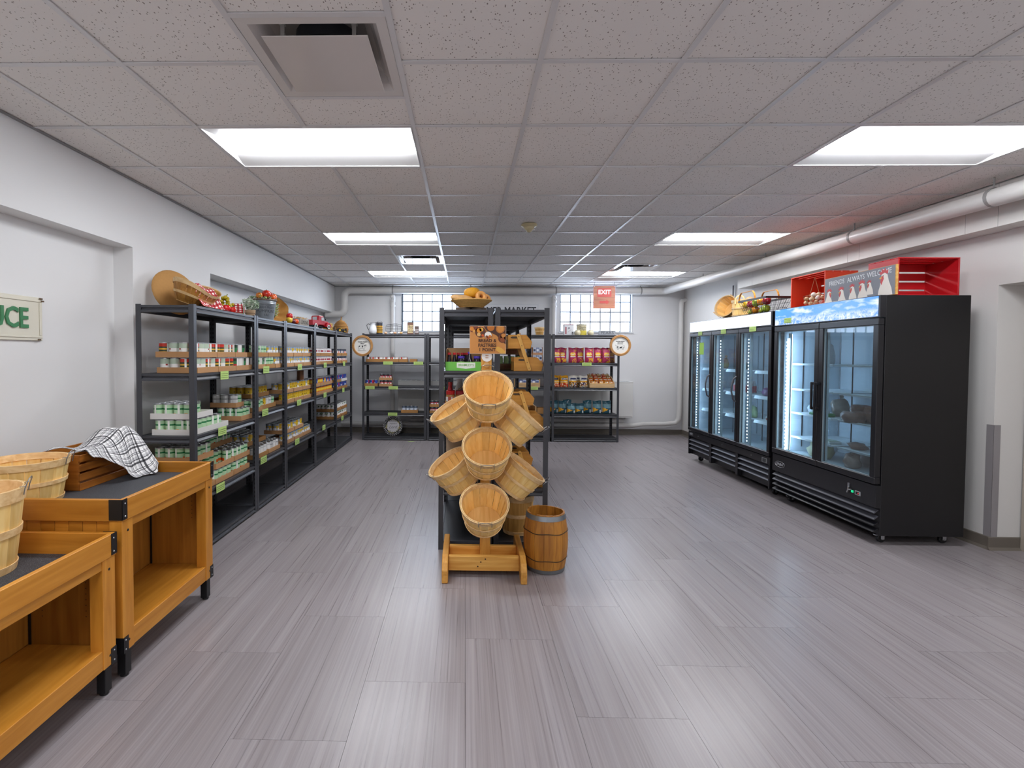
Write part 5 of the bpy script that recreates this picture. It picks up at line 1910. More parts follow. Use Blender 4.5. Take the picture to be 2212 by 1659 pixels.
    if kind == 'sky':
        bx('kick_panel', (fx, fx + 0.06, y0 + 0.002, y1 - 0.002, 0.30, zt), COOL2, bv=0.002)
        bx('grille_backing', (fx + 0.05, fx + 0.06, y0 + 0.002, y1 - 0.002, zb + 0.002, 0.2995), BLACK)
        for q in range(4):
            zq = 0.272 - q * 0.05
            MB().prism([(0.0, -0.012), (0.035, 0.012), (0.038, 0.008), (0.006, -0.018), (0.0, -0.018)], (fx - 0.004, y0 + 0.012, zq), (1, 0, 0), (0, 0, 1), (0, y1 - y0 - 0.024, 0)).build('grille_slat', COOLG if q < 2 else COOL2, t)
        o = MB().lathe([(0.0, 0), (0.03, 0), (0.03, 0.002), (0, 0.002)], 28, (fx - 0.0005, y1 - 0.13, 0.382), rot=Matrix.Rotation(-PI / 2, 3, 'Y'), sy=2.6).build('badge', COOL2, t)
        ring = MB().tube([(fx - 0.003, y1 - 0.13 + 0.075 * math.cos(2 * PI * q / 32), 0.382 + 0.029 * math.sin(2 * PI * q / 32)) for q in range(32)], 0.0018, 6, closed=True)
        ring.build('badge_ring', STEEL, o, smooth=50)
        text('badge_lettering', 'SABA', 0.034, M('#c9ccd0', 0.3, 0.6), o, (fx - 0.0032, y1 - 0.13, 0.382), (PI / 2, 0, -PI / 2), bold=0.0008, sx=1.35)
        l_ = MB().box(fx - 0.006, fx - 0.0003, y0 + 0.265, y0 + 0.285, 0.395, 0.43)
        l_.tube([(fx - 0.008, y0 + 0.272, 0.40), (fx - 0.014, y0 + 0.268, 0.375), (fx - 0.012, y0 + 0.28, 0.35)], 0.006, 6)
        l_.tube([(fx - 0.012, y0 + 0.268, 0.375), (fx - 0.014, y0 + 0.235, 0.385)], 0.005, 6)
        l_.build('door_lock', STEEL, t, smooth=40)
        bx('rocker_switch', (fx - 0.006, fx - 0.0003, y0 + 0.225, y0 + 0.245, 0.36, 0.378), M('#1fd08a', 0.3, emit=0.8))
        tm = bx('thermostat', (fx - 0.005, fx - 0.0003, y0 + 0.15, y0 + 0.205, 0.352, 0.386), M('#9a9da0', 0.4))
        bx('display', (fx - 0.0065, fx - 0.0052, y0 + 0.162, y0 + 0.195, 0.358, 0.380), M('#141416', 0.2), tm)
        text('digits', '2', 0.014, M('#ff4a5a', 0.4, emit=1.5), tm, (fx - 0.0068, y0 + 0.168, 0.368), (PI / 2, 0, -PI / 2))
    else:
        bx('kick_panel', (fx, fx + 0.06, y0 + 0.002, y1 - 0.002, 0.335, zt), COOL2, bv=0.002)
        bx('grille_backing', (fx + 0.05, fx + 0.06, y0 + 0.002, y1 - 0.002, zb + 0.002, 0.3345), BLACK)
        for k, (a, c) in enumerate(inner):
            bx('grille_stile', (fx, fx + 0.049, (c - 0.02) if k < nd - 1 else c - 0.02, (c + 0.03) if k < nd - 1 else y1 - 0.002, zb + 0.002, 0.3345), COOL2)
            if k == 0:
                bx('grille_stile', (fx, fx + 0.049, y0 + 0.002, a + 0.02, zb + 0.002, 0.3345), COOL2)
            for q in range(3):
                zq = 0.30 - q * 0.058
                ya_ = a + (0.035 if k else 0.022)
                MB().prism([(0.0, -0.016), (0.035, 0.012), (0.038, 0.008), (0.006, -0.022), (0.0, -0.022)], (fx - 0.001, ya_, zq), (1, 0, 0), (0, 0, 1), (0, c - 0.022 - ya_, 0)).build('grille_slat', COOLG, t)
            lk = MB().lathe([(0, 0), (0.007, 0), (0.007, 0.004), (0, 0.005)], 12, (fx - 0.0003, c - 0.3, 0.375), rot=Matrix.Rotation(-PI / 2, 3, 'Y'))
            lk.build('key_lock', STEEL, t, smooth=40)
        tm = bx('thermostat', (fx - 0.004, fx - 0.0003, y0 + 0.05, y0 + 0.14, 0.345, 0.395), M('#8e9194', 0.35, 0.4))
        bx('display', (fx - 0.0055, fx - 0.0042, y0 + 0.065, y0 + 0.125, 0.352, 0.388), M('#3a3c3f', 0.2), tm)
        o = bx('badge', (fx - 0.003, fx - 0.0003, y1 - 0.15, y1 - 0.04, 0.355, 0.395), M('#77797d', 0.3, 0.6))
        text('badge_lettering', 'AXX', 0.036, M('#d0d2d5', 0.3, 0.6), o, (fx - 0.0036, y1 - 0.095, 0.375), (PI / 2, 0, -PI / 2))
    for cy in (y0 + 0.09, y1 - 0.14):
        for cx in (XF + 0.13, XBK - 0.08):
            caster(t, cx, cy)
    return t


SH2 = [1.405, 1.15, 0.91, 0.665]
SH3 = [1.315, 1.027, 0.745]
cooler('black two-door glass cooler with blue ice picture header', 3.97, 5.295, 1.962, 0.485, 1.785, 2, SH2, 'sky')
cooler('black three-door glass cooler with plain lit white header', 5.335, 7.265, 1.955, 0.425, 1.795, 3, SH3, 'white')

# price cards stuck on the coolers
for (y, z, w_, h_, lb) in ((5.075, 1.838, 0.11, 0.05, 'green price card stuck on the blue picture header'),
                           (5.68, 1.785, 0.13, 0.055, 'green price card above the nearest door of the white-header cooler'),
                           (6.315, 1.785, 0.12, 0.055, 'green price card above the middle door of the white-header cooler'),
                           (6.93, 1.785, 0.11, 0.05, 'green price card above the farthest door of the white-header cooler')):
    price_card('price_card', lb, (XF - 0.0025, y, z), -PI / 2, w_, h_, group='price cards on the coolers')
c_ = tag(MB().box(XF + 0.0155, XF + 0.0175, 6.86, 6.98, 1.50, 1.66).build('paper_note', M('#9fcc4e', 0.7)), 'green paper note taped inside the farthest cooler door', 'note')


# ---- food in the coolers
def blob(c, size, seed, n=14, amp=0.22, flat=True):
    rr = random.Random(seed)
    b = MB().ball((0, 0, 0), (1, 1, 1), n)
    ph = [(rr.uniform(2, 5), rr.uniform(2, 5), rr.uniform(2, 5), rr.uniform(0, 6)) for _ in range(4)]
    out = []
    for x, y, z in b.v:
        k = 1 + amp * sum(math.sin(a * x + p) * math.cos(b2 * y - p) * math.sin(c2 * z + 2 * p) for a, b2, c2, p in ph) / 1.6
        x, y, z = x * k, y * k, z * k
        if flat and z < -0.7:
            z = -0.7
        out.append((c[0] + x * size[0], c[1] + y * size[1], c[2] + (z + 0.7) * size[2]))
    b.v = out
    return b


def bag(label, cat, c, size, mat, seed, name='food_bag', group='food in the coolers', tie=True):
    t = thing(name, label, cat, c, 0, group)
    blob((0, 0, 0.001), size, seed).build('contents', mat, t, smooth=70)
    if tie:
        zz = size[2] * 1.55
        pts = [(0, 0, zz), (0.01, 0.012, zz + 0.02), (-0.006, -0.02, zz + 0.035)]
        MB().tube(pts, [0.012, 0.006, 0.018], 7).build('knot', mat, t, smooth=60)
    return t


MEAT = M('#8d6a5c', 0.3, noise=(45, 0.35))
CLEAR = M('#aebac0', 0.2, noise=(30, 0.2))
FROST = M('#cfd6d9', 0.35, noise=(40, 0.15))
YEL = M('#b5b48c', 0.3, noise=(45, 0.2))
XS_ = 3.50
bag('white plastic bag with printed front on the top shelf of the two-door cooler', 'bag', (XS_, 4.93, SH2[0] + 0.001), (0.06, 0.075, 0.115), FROST, 3)
bag('clear bag of mixed food on the third shelf of the two-door cooler', 'bag', (XS_, 5.06, SH2[2] + 0.001), (0.07, 0.065, 0.085), CLEAR, 5)
bag('brownish bag behind the green tray in the two-door cooler', 'bag', (XS_ + 0.1, 4.88, SH2[2] + 0.001), (0.07, 0.075, 0.1), M('#9b9288', 0.3, noise=(40, 0.25)), 6)
t = thing('food_tray', 'green wrapped food tray on the third shelf of the two-door cooler', 'food tray', (XS_ - 0.06, 4.90, SH2[2] + 0.001), 0, 'food in the coolers')
MB().box(-0.06, 0.06, -0.1, 0.1, 0, 0.03).build('tray', M('#3d8f4e', 0.3), t, bevel=0.008)
blob((0, 0, 0.031), (0.055, 0.09, 0.022), 9, 10).build('contents', M('#c5cdc9', 0.15), t, smooth=60)
t = thing('food_tray', 'white foam tray on the lowest shelf of the two-door cooler', 'food tray', (XS_ - 0.04, 4.86, SH2[3] + 0.001), 0, 'food in the coolers')
MB().box(-0.06, 0.06, -0.12, 0.12, 0, 0.022).build('tray', M('#e6e8e4', 0.5), t, bevel=0.006)
MB().box(-0.05, 0.05, -0.11, 0.11, 0.0225, 0.026).build('film', M('#b9c3a8', 0.2), t)
bag('pale yellow bag on the floor of the two-door cooler', 'bag', (XS_ - 0.03, 4.95, 0.507), (0.075, 0.16, 0.085), YEL, 12, tie=False)
for q, (x, y, sz, sd) in enumerate(((XS_ + 0.02, 4.52, (0.09, 0.075, 0.09), 14), (XS_ + 0.03, 4.37, (0.09, 0.07, 0.085), 15), (XS_ + 0.0, 4.43, (0.09, 0.1, 0.06), 16))):
    bag(('left bag of brown meat in the pile, two-door cooler', 'right bag of brown meat in the pile, two-door cooler', 'front bag of brown meat in the pile, two-door cooler')[q], 'bag', (x - (0.12 if q == 2 else 0), y, SH2[2] + 0.001 + (0 if q != 2 else 0)), sz, MEAT, sd, tie=False)
bag('flat brown meat packet on the lowest shelf of the two-door cooler', 'bag', (XS_ - 0.02, 4.50, SH2[3] + 0.001), (0.06, 0.085, 0.035), MEAT, 21, tie=False)
bag('tied bag of poultry on the floor of the two-door cooler', 'bag', (XS_ - 0.09, 4.47, 0.507), (0.06, 0.07, 0.07), M('#a98f82', 0.25, noise=(40, 0.3)), 22)
bag('dark meat bag on the floor of the two-door cooler, rear left', 'bag', (XS_ + 0.1, 4.5, 0.507), (0.08, 0.12, 0.09), M('#7a6862', 0.3, noise=(40, 0.3)), 23, tie=False)
bag('clear bag on the floor of the two-door cooler, right corner', 'bag', (XS_ + 0.02, 4.18, 0.507), (0.07, 0.08, 0.07), CLEAR, 24)
CLP = glass_mat('clear_plastic', '#c3d2de', 0.05, 0.12)
for z, lb in ((SH2[1], 'clear plastic bin holding a green item, second shelf'), (SH2[2], 'clear plastic bin holding wrapped meat, third shelf')):
    t = thing('plastic_bin', lb, 'bin', (XS_ - 0.08, 4.0795, z + 0.001), 0, 'food in the coolers')
    b = MB()
    b.box(0, 0.25, 0, 0.17, 0, 0.003).box(0, 0.003, 0, 0.17, 0.003, 0.15).box(0, 0.25, 0, 0.003, 0.003, 0.17).box(0, 0.25, 0.167, 0.17, 0.003, 0.17)
    b.build('walls', CLP, t)
bag('small green package in the clear bin of the two-door cooler', 'package', (XS_ + 0.0, 4.15, SH2[1] + 0.0045), (0.04, 0.05, 0.025), M('#56c46a', 0.3), 31, tie=False)
bag('wrapped pink meat in the clear bin of the two-door cooler', 'package', (XS_ + 0.0, 4.16, SH2[2] + 0.0045), (0.05, 0.06, 0.06), M('#b08a80', 0.25, noise=(40, 0.35)), 32, tie=False)
# three-door cooler
XT = 3.50
bag('glass jar of brown food in the farthest cooler door', 'jar', (XT - 0.02, 6.78, SH3[0] + 0.001), (0.035, 0.04, 0.08), M('#9c8266', 0.25), 41)
bag('small blue package in the farthest cooler door', 'package', (XT - 0.02, 6.88, SH3[1] + 0.001), (0.03, 0.04, 0.025), M('#2f57c8', 0.3), 42, tie=False)
bag('dark bread bag behind the middle cooler door, upper', 'bag', (XT, 6.38, SH3[0] + 0.001), (0.06, 0.08, 0.05), M('#7d8480', 0.3), 43, tie=False)
for q in range(7):
    o = MB().lathe([(0, 0), (0.028, 0), (0.03, 0.01), (0.03, 0.09), (0.02, 0.115), (0.013, 0.13), (0.015, 0.132), (0.015, 0.15), (0, 0.15)], 14, m=lambda i, k: 1 if i in (2, ) else (2 if i > 5 else 0)).build(
        'drink_bottle', [M('#b9c6cc', 0.15), M('#c9606a', 0.3), M('#cfd6da', 0.4)], smooth=40, loc=(XT - 0.04 + 0.07 * (q % 2), 6.48 - 0.055 * q, SH3[1] + 0.001))
    tag(o, 'small clear bottle with red band behind the middle cooler door', 'bottle', 'bottles in the middle cooler door')
bag('green salad bag behind the middle cooler door', 'bag', (XT - 0.02, 6.14, SH3[2] + 0.001), (0.05, 0.10, 0.085), M('#a3bf92', 0.25, noise=(50, 0.35)), 45, tie=False)
bag('grey plastic bag behind the nearest door of the white-header cooler', 'bag', (XT, 5.63, SH3[0] + 0.001), (0.08, 0.14, 0.14), M('#9aabb6', 0.25, noise=(30, 0.12)), 46)
for q, y in enumerate((5.80, 5.60)):
    bag(('left purple food bag behind the nearest door of the white-header cooler', 'right purple food bag behind the nearest door of the white-header cooler')[q], 'bag', (XT - 0.03, y, SH3[1] + 0.001), (0.06, 0.085, 0.055), M('#6f4a74', 0.3, noise=(35, 0.3)), 47 + q)
bag('yellow and green vegetable bag, white-header cooler', 'bag', (XT + 0.05, 5.76, SH3[2] + 0.001), (0.05, 0.1, 0.13), M('#a2a35a', 0.25, noise=(60, 0.45)), 49, tie=False)
bag('small yellow pack at the right of the vegetable bag, white-header cooler', 'bag', (XT + 0.05, 5.52, SH3[2] + 0.001), (0.05, 0.06, 0.07), M('#a59a63', 0.25, noise=(60, 0.4)), 50, tie=False)
t = thing('food_packet', 'white packet with red print, lowest shelf of the white-header cooler', 'package', (XT - 0.09, 5.63, SH3[2] + 0.001), 0, 'food in the coolers')
blob((0, 0, 0), (0.04, 0.11, 0.045), 51, 12).build('wrapper', M('#dfe3e3', 0.3), t, smooth=60)
MB().obox((-0.04, 0.0, 0.035), (0.003, 0.09, 0.02)).build('print', M('#b84a4a', 0.4), t)

# ================================================================== things on top of the coolers
TZ3, TZ2 = 1.956, 1.963
t = thing('farm_sign', 'small red sign on the three-door cooler behind the tilted basket', 'sign', (3.62, 6.62, TZ3), -PI / 2)
MB().box(-0.13, 0.13, 0, 0.012, 0, 0.25).build('board', M('#d9473f', 0.5), t, bevel=0.002)
text('lettering', 'FARM', 0.085, M('#f3e6e2', 0.5), t, (-0.02, -0.001, 0.19), bold=0.001)
t = thing('hen_figurine', 'small white hen figurine on the three-door cooler at the far left', 'figurine', (3.50, 6.86, TZ3))
MB().lathe([(0, 0), (0.035, 0), (0.03, 0.02), (0.04, 0.06), (0.05, 0.1), (0.035, 0.14), (0.0, 0.16)], 14).build('body', M('#d9d2c8', 0.5), t, smooth=60)
MB().ball((0, 0.01, 0.2), (0.034, 0.036, 0.045), 12).build('head', M('#c8c2bd', 0.5), t, smooth=60)
q_ = axis_quat((-0.80, -0.42, 0.30), 0.9)
bushel('splint basket with bent handles tipped on its side on the three-door cooler', Vector((3.345, 6.53, 2.112)) - Vector((-0.80, -0.42, 0.30)).normalized() * 0.14, (0, 0, 0), 0.14, 0.11, 0.17, 18, False, wood_handles=True, quat=q_, group='baskets on the three-door cooler')
bushel('upright splint basket with bent handles on the three-door cooler', (3.355, 6.13, TZ3 + 0.001), (0, 0, 0.7), 0.135, 0.125, 0.195, 18, False, wood_handles=True, group='baskets on the three-door cooler')
# hanging ribbon
rb = thing('hanging_strap', 'dark strap hanging on the wall above the tipped basket', 'strap', (4.03, 7.68, 0))
MB().obox((0, 0, 2.43), (0.004, 0.035, 0.22)).obox((-0.008, -0.02, 2.25), (0.004, 0.02, 0.2), Matrix.Rotation(0.12, 3, 'X')).obox((-0.008, 0.025, 2.25), (0.004, 0.02, 0.2), Matrix.Rotation(-0.12, 3, 'X')).build('ribbon', M('#3b3238', 0.7), rb)
MB().obox((-0.006, 0, 2.12), (0.02, 0.09, 0.08)).build('tag', M('#9c928c', 0.7), rb, bevel=0.004)

# wire basket of fruit
wb = thing('wire_basket', 'black wire basket with two wooden handles full of fruit', 'basket', (3.335, 5.70, TZ3 + 0.001), 0)
BW_ = M('#2a2b2f', 0.4)
LX_, LY_, HZ_ = 0.14, 0.27, 0.155
frm = MB()
ring = lambda sx, sy, z: [(sx, sy, z), (-sx, sy, z), (-sx, -sy, z), (sx, -sy, z)]
top = ring(LX_, LY_, HZ_)
for k in range(4):
    a, b2 = Vector(top[k]), Vector(top[(k + 1) % 4])
    d = b2 - a
    frm.obox((a + b2) / 2, (abs(d.x) + 0.004, abs(d.y) + 0.004, 0.022))
frm.build('rim', BW_, wb)
net = MB()
for z, s in ((0.0, 0.72), (0.05, 0.81), (0.10, 0.90)):
    net.tube(ring(LX_ * s, LY_ * s, z + 0.002), 0.0018, 5, closed=True)
for k in range(13):
    y = -1 + 2 * k / 12
    for sx in (-1, 1):
        net.tube([(sx * LX_ * 0.72, y * LY_ * 0.72, 0.002), (sx * LX_, y * LY_, HZ_)], 0.0016, 5)
    net.tube([(-LX_ * 0.72, y * LY_ * 0.72, 0.002), (LX_ * 0.72, y * LY_ * 0.72, 0.002)], 0.0014, 5)
for k in range(6):
    x = -1 + 2 * k / 5
    for sy in (-1, 1):
        net.tube([(x * LX_ * 0.72, sy * LY_ * 0.72, 0.002), (x * LX_, sy * LY_, HZ_)], 0.0016, 5)
net.build('wire_mesh', BW_, wb, smooth=50)
for q, sx in enumerate((-0.6, 0.35)):
    yy = 0.12 if q == 0 else 0.02
    pts = []
    for k in range(13):
        a = PI * k / 12
        pts.append((sx * LX_ * 1.5, yy - 0.13 * math.cos(a) * (1.25 if abs(math.cos(a)) > .6 else 1.25), HZ_ + 0.10 * min(1.0, 1.5 * math.sin(a))))
    hb = MB()
    for p, r2 in zip(pts[:-1], pts[1:]):
        d = Vector(r2) - Vector(p)
        hb.obox((Vector(p) + Vector(r2)) / 2, (0.018, d.length + 0.003, 0.005), Matrix.Rotation(math.atan2(d.z, d.y), 3, 'X'))
    hb.build('wooden_handle', WOOD('#c98f3a', '#a8702a', 'Y', 8, 0.4), wb)


def fruit(kind, label, loc, s, group, rot=0.0):
    t = thing(kind[0], label, 'fruit', loc, rot, group)
    c1 = kind[1]
    if kind[2] == 'pear':
        MB().lathe([(0, 0.0), (0.55, 0.08), (0.8, 0.4), (0.82, 0.7), (0.62, 1.1), (0.42, 1.5), (0.35, 1.75), (0.2, 1.9), (0, 1.92)], 14).xf(Matrix.Scale(s * 0.62, 4)).build('flesh', M(c1, 0.3, noise=(30, 0.15)), t, smooth=70)
        MB().tube([(0, 0, s * 1.18), (s * 0.05, 0, s * 1.36)], s * 0.05, 5).build('stem', M('#5a4124', 0.7), t)
    elif kind[2] == 'pepper':
        b = MB().lathe([(0, 0.1), (0.5, 0.0), (0.8, 0.3), (0.95, 0.9), (0.85, 1.4), (0.5, 1.62), (0.0, 1.5)], 16)
        b.v = [(x * (1 + 0.09 * math.cos(4 * math.atan2(y, x))), y * (1 + 0.09 * math.cos(4 * math.atan2(y, x))), z) for x, y, z in b.v]
        b.xf(Matrix.Scale(s, 4)).build('flesh', M(c1, 0.2), t, smooth=70)
        MB().tube([(0, 0, s * 1.48), (s * 0.1, 0, s * 1.85)], s * 0.14, 6).build('stem', M('#4f8a2e', 0.5), t)
    else:
        b = MB().lathe([(0, 0.12), (0.4, 0.0), (0.85, 0.35), (1.0, 0.95), (0.85, 1.5), (0.45, 1.75), (0.12, 1.62), (0, 1.55)], 16).xf(Matrix.Scale(s, 4))
        b.build('flesh', M(c1, 0.22, noise=(18, 0.25)), t, smooth=70)
        MB().tube([(0, 0, s * 1.5), (s * 0.1, 0, s * 1.95)], s * 0.07, 5).build('stem', M('#4a3a22', 0.7), t)
    return t


FR = {'apple': ('apple', '#8e1f2c', 'apple'), 'lemon': ('lemon', '#e2b51c', 'apple'), 'pear': ('pear', '#a9b41f', 'pear'), 'orange': ('orange', '#e08c1a', 'apple'), 'lime': ('lime', '#8fa52c', 'apple')}
fx0 = 3.335
for q, (kd, x, y, z, s, lb) in enumerate((('lemon', -0.09, 0.19, 0.08, 0.042, 'yellow lemon at the far end of the wire basket'), ('apple', -0.09, 0.10, 0.075, 0.042, 'dark red apple beside the lemon in the wire basket'),
                                        ('lime', -0.09, 0.0, 0.08, 0.042, 'green fruit in the upper row of the wire basket'), ('orange', -0.08, -0.08, 0.085, 0.045, 'yellow orange in the upper row of the wire basket'),
                                        ('apple', -0.085, -0.19, 0.08, 0.044, 'dark red apple at the near end of the wire basket'), ('pear', -0.065, 0.15, 0.006, 0.05, 'yellow green pear low at the far end of the wire basket'),
                                        ('orange', -0.065, 0.045, 0.006, 0.042, 'orange low in the middle of the wire basket'), ('pear', -0.065, -0.06, 0.006, 0.052, 'yellow green pear low in the middle of the wire basket'),
                                        ('lime', -0.065, -0.15, 0.006, 0.042, 'dark green fruit low at the near end of the wire basket'), ('lemon', 0.02, -0.02, 0.11, 0.042, 'yellow lemon on top of the wire basket heap'))):
    fruit(FR[kd], lb, (fx0 + x, 5.70 + y, TZ3 + 0.001 + z), s, 'fruit in the wire basket')


# crates lying on their sides
def side_crate(name, label, origin, basis, L_, D_, H_, cols):
    a = M(cols[0], 0.45); b2 = M(cols[1], 0.45)
    t = crate(name, label, (0, 0, 0), 0, L_, D_, H_, 4, (a, b2), gap=0.014, bottom_slats=4)
    m = Matrix(basis).transposed().to_4x4()
    m.translation = origin
    t.rotation_mode = 'QUATERNION'
    t.location = origin
    t.rotation_quaternion = m.to_quaternion()
    return t


oc = side_crate('slatted_crate', 'orange red slatted crate on its side with a hanging egg basket', (3.64, 4.76, TZ2 + 0.318), ((0, 1, 0), (0, 0, -1), (-1, 0, 0)), 0.49, 0.317, 0.30, ('#d63c22', '#dd4526'))
rc = side_crate('slatted_crate', 'red slatted crate standing at the near end of the two-door cooler', (3.37, 4.30, TZ2 + 0.001), ((1, 0, 0), (0, 0, 1), (0, -1, 0)), 0.475, 0.295, 0.29, ('#c01820', '#b8141e'))
# egg basket hung in the orange crate
eb = thing('egg_basket', 'wire basket of eggs hanging by a cord in the orange red crate', 'basket', (3.385, 4.965, TZ2 + 0.012))
nb = MB()
for z, r in ((0.005, 0.05), (0.035, 0.10), (0.075, 0.13), (0.10, 0.135)):
    nb.tube([(r * math.cos(2 * PI * q / 20) * 0.42, r * math.sin(2 * PI * q / 20), z) for q in range(20)], 0.0015, 5, closed=True)
for q in range(12):
    a = 2 * PI * q / 12
    nb.tube([(r * math.cos(a) * 0.42, r * math.sin(a), z) for z, r in ((0.005, 0.05), (0.035, 0.10), (0.075, 0.13), (0.10, 0.135))], 0.0013, 5)
nb.build('wire_mesh', M('#7d5a3a', 0.5, 0.4), eb, smooth=50)
MB().tube([(0, 0.07, 0.10), (0, 0.0, 0.275), (0, -0.07, 0.10)], 0.0025, 5).build('cord', M('#b39a72', 0.8), eb)
rr = random.Random(5)
for q, (y, z, c_) in enumerate(((-0.085, 0.03, '#e9e4dd'), (-0.05, 0.028, '#cfa97f'), (-0.015, 0.022, '#f0ece6'), (0.025, 0.022, '#d8b48c'), (0.06, 0.028, '#ece6de'), (0.095, 0.036, '#d5b290'), (-0.105, 0.072, '#d9b892'),
                                (-0.07, 0.07, '#f3efe9'), (-0.03, 0.068, '#d2ac82'), (0.01, 0.068, '#ddbd97'), (0.05, 0.07, '#efeae4'), (0.09, 0.075, '#caa176'), (-0.05, 0.105, '#e0c6a6'), (-0.01, 0.108, '#f4f1ec'), (0.03, 0.105, '#e6d3bb'))):
    o = MB().ball((0, 0, 0), (0.02, 0.026, 0.021), 12).build('egg', M(c_, 0.45), smooth=70, loc=(3.385 + (-0.014 if q % 2 else 0.008), 4.965 + y, TZ2 + 0.012 + z))
    tag(o, '%s egg in the %s layer of the hanging wire egg basket' % ('white' if c_ > '#e8' else 'tan', 'bottom' if q < 6 else ('middle' if q < 12 else 'top')), 'egg', 'eggs in the hanging basket')

# chicken sign
cs = thing('hen_sign', 'long grey painted sign of white hens reading friends always welcome', 'sign', (3.315, 4.345, TZ2 + 0.001), -PI / 2)
cl_, ch_ = 0.40, 0.232
cs.rotation_euler = (0, 0, -PI / 2 - 0.03)
MB().box(-cl_, cl_, 0.0, 0.018, 0, ch_).build('frame', WOOD('#d0a35a', '#b08038', 'X', 8, 0.5), cs, bevel=0.001)
MB().box(-cl_ + 0.004, cl_ - 0.008, -0.0008, -0.0001, 0.003, ch_ - 0.003).build('painted_panel', M('#7b7e87', 0.6, noise=(12, 0.1)), cs)
text('lettering', 'FRIENDS', 0.06, M('#dfe2e6', 0.6), cs, (-0.245, -0.0012, 0.178), rot=(PI / 2, -0.03, 0), sx=0.85, depth=0.0003)
text('lettering', 'ALWAYS', 0.06, M('#dfe2e6', 0.6), cs, (-0.015, -0.0012, 0.182), rot=(PI / 2, -0.03, 0), sx=0.85, depth=0.0003)
text('lettering', 'WELCOME', 0.061, M('#dfe2e6', 0.6), cs, (0.235, -0.0012, 0.19), rot=(PI / 2, -0.03, 0), sx=0.85, depth=0.0003)
HW, HR, HY_ = M('#e9e2d9', 0.6), M('#c23a3e', 0.55), M('#d9a13a', 0.5)


def hen(cx, z, s, flip, lean=0.0):
    f = -1 if flip else 1
    P = lambda pts, y, m_, nm: MB().prism([(cx + f * u * s, max(0.004, z + v * s)) for u, v in (pts if f > 0 else pts[::-1])], (0, y, 0), (1, 0, 0), (0, 0, 1), (0, 0.0003, 0)).build(nm, m_, cs)
    P([(-0.5, -1.2), (0.75, -1.2), (0.65, -0.6), (0.42, -0.1), (0.3, 0.35), (0.05, 0.5), (-0.2, 0.4), (-0.28, 0.1), (-0.3, -0.3), (-0.45, -0.7)], -0.0013, HW, 'painted_hen')
    P([(-0.3, 0.38), (-0.42, 0.62), (-0.22, 0.58), (-0.2, 0.82), (0.0, 0.66), (0.12, 0.86), (0.2, 0.62), (0.38, 0.7), (0.32, 0.4), (0.05, 0.5)], -0.0017, HR, 'painted_comb')
    P([(-0.24, 0.28), (-0.05, 0.3), (0.0, 0.1), (-0.1, -0.1), (-0.2, -0.32), (-0.3, -0.1)], -0.0018, HR, 'painted_wattle')
    P([(-0.2, 0.28), (-0.2, 0.12), (-0.42, 0.14)], -0.0021, HY_, 'painted_beak')
    P([(-0.1, 0.34), (-0.03, 0.34), (-0.03, 0.27), (-0.1, 0.27)], -0.0021, M('#2a2320', 0.5), 'painted_eye')


hen(-0.335, 0.075, 0.078, True)
hen(-0.185, 0.07, 0.085, False)
hen(-0.055, 0.085, 0.075, False)
hen(0.135, 0.1, 0.06, False)
hen(0.055, 0.09, 0.09, False)
hen(0.285, 0.125, 0.115, False)

# ================================================================== decor on the left shelves
TZL = LVA[0] + 0.001
TZM = LVB[0] + 0.001
TAN = M('#b98a4f', 0.8, noise=(60, 0.08))
TANL = M('#c79a5e', 0.75, noise=(60, 0.08))


def lean_quat(n):
    return Vector(n).normalized().to_track_quat('Z', 'Y')


def round_lid(label, c, n, r, mat, sx=1.0):  # shallow dome for a round tan burlap basket lid
    t = thing('tan_lid', label, 'platter', c, 0, 'tan lids behind the picnic basket')
    t.rotation_mode = 'QUATERNION'
    t.rotation_quaternion = lean_quat(n)
    MB().lathe([(0, 0.022), (r * 0.8, 0.02), (r * 0.95, 0.012), (r, 0), (r, -0.006), (r * 0.94, 0.004), (r * 0.8, 0.01), (0, 0.012)], 32, sx=sx).build('dome', mat, t, smooth=40)
    for k in (-1, 1):
        MB().obox((r * 0.62 * sx, k * 0.03, 0.024), (0.012, 0.03, 0.012), Matrix.Rotation(k * 0.5, 3, 'Z')).build('strap_slot', M('#3a2c20', 0.8), t)
    return t


round_lid('large round tan lid leaning on the wall behind the picnic basket', (-2.285, 3.94, TZL + 0.135), (0.86, -0.42, 0.30), 0.185, TAN)
round_lid('smaller tan lid leaning behind the grapes', (-2.28, 4.47, TZL + 0.105), (0.85, -0.45, 0.25), 0.115, TANL)

# boat-shaped splint basket tilted to the room
pb = thing('picnic_basket', 'boat-shaped woven splint basket tipped towards the room on the first left unit', 'basket', (-2.11, 3.86, TZL + 0.034))
pb.rotation_euler = (0, math.radians(20), math.radians(6))
n = 26
HB = 0.112


def boat(a, s):
    """s 0 floor .. 1 rim"""
    k = 0.62 + 0.38 * s ** 0.7
    y = 0.25 * k * math.copysign(abs(math.sin(a)) ** 0.8, math.sin(a))
    x = 0.135 * k * math.copysign(abs(math.cos(a)) ** 0.8, math.cos(a))
    z = HB * s + 0.05 * s * (y / 0.25) ** 2
    return Vector((x, y, z))


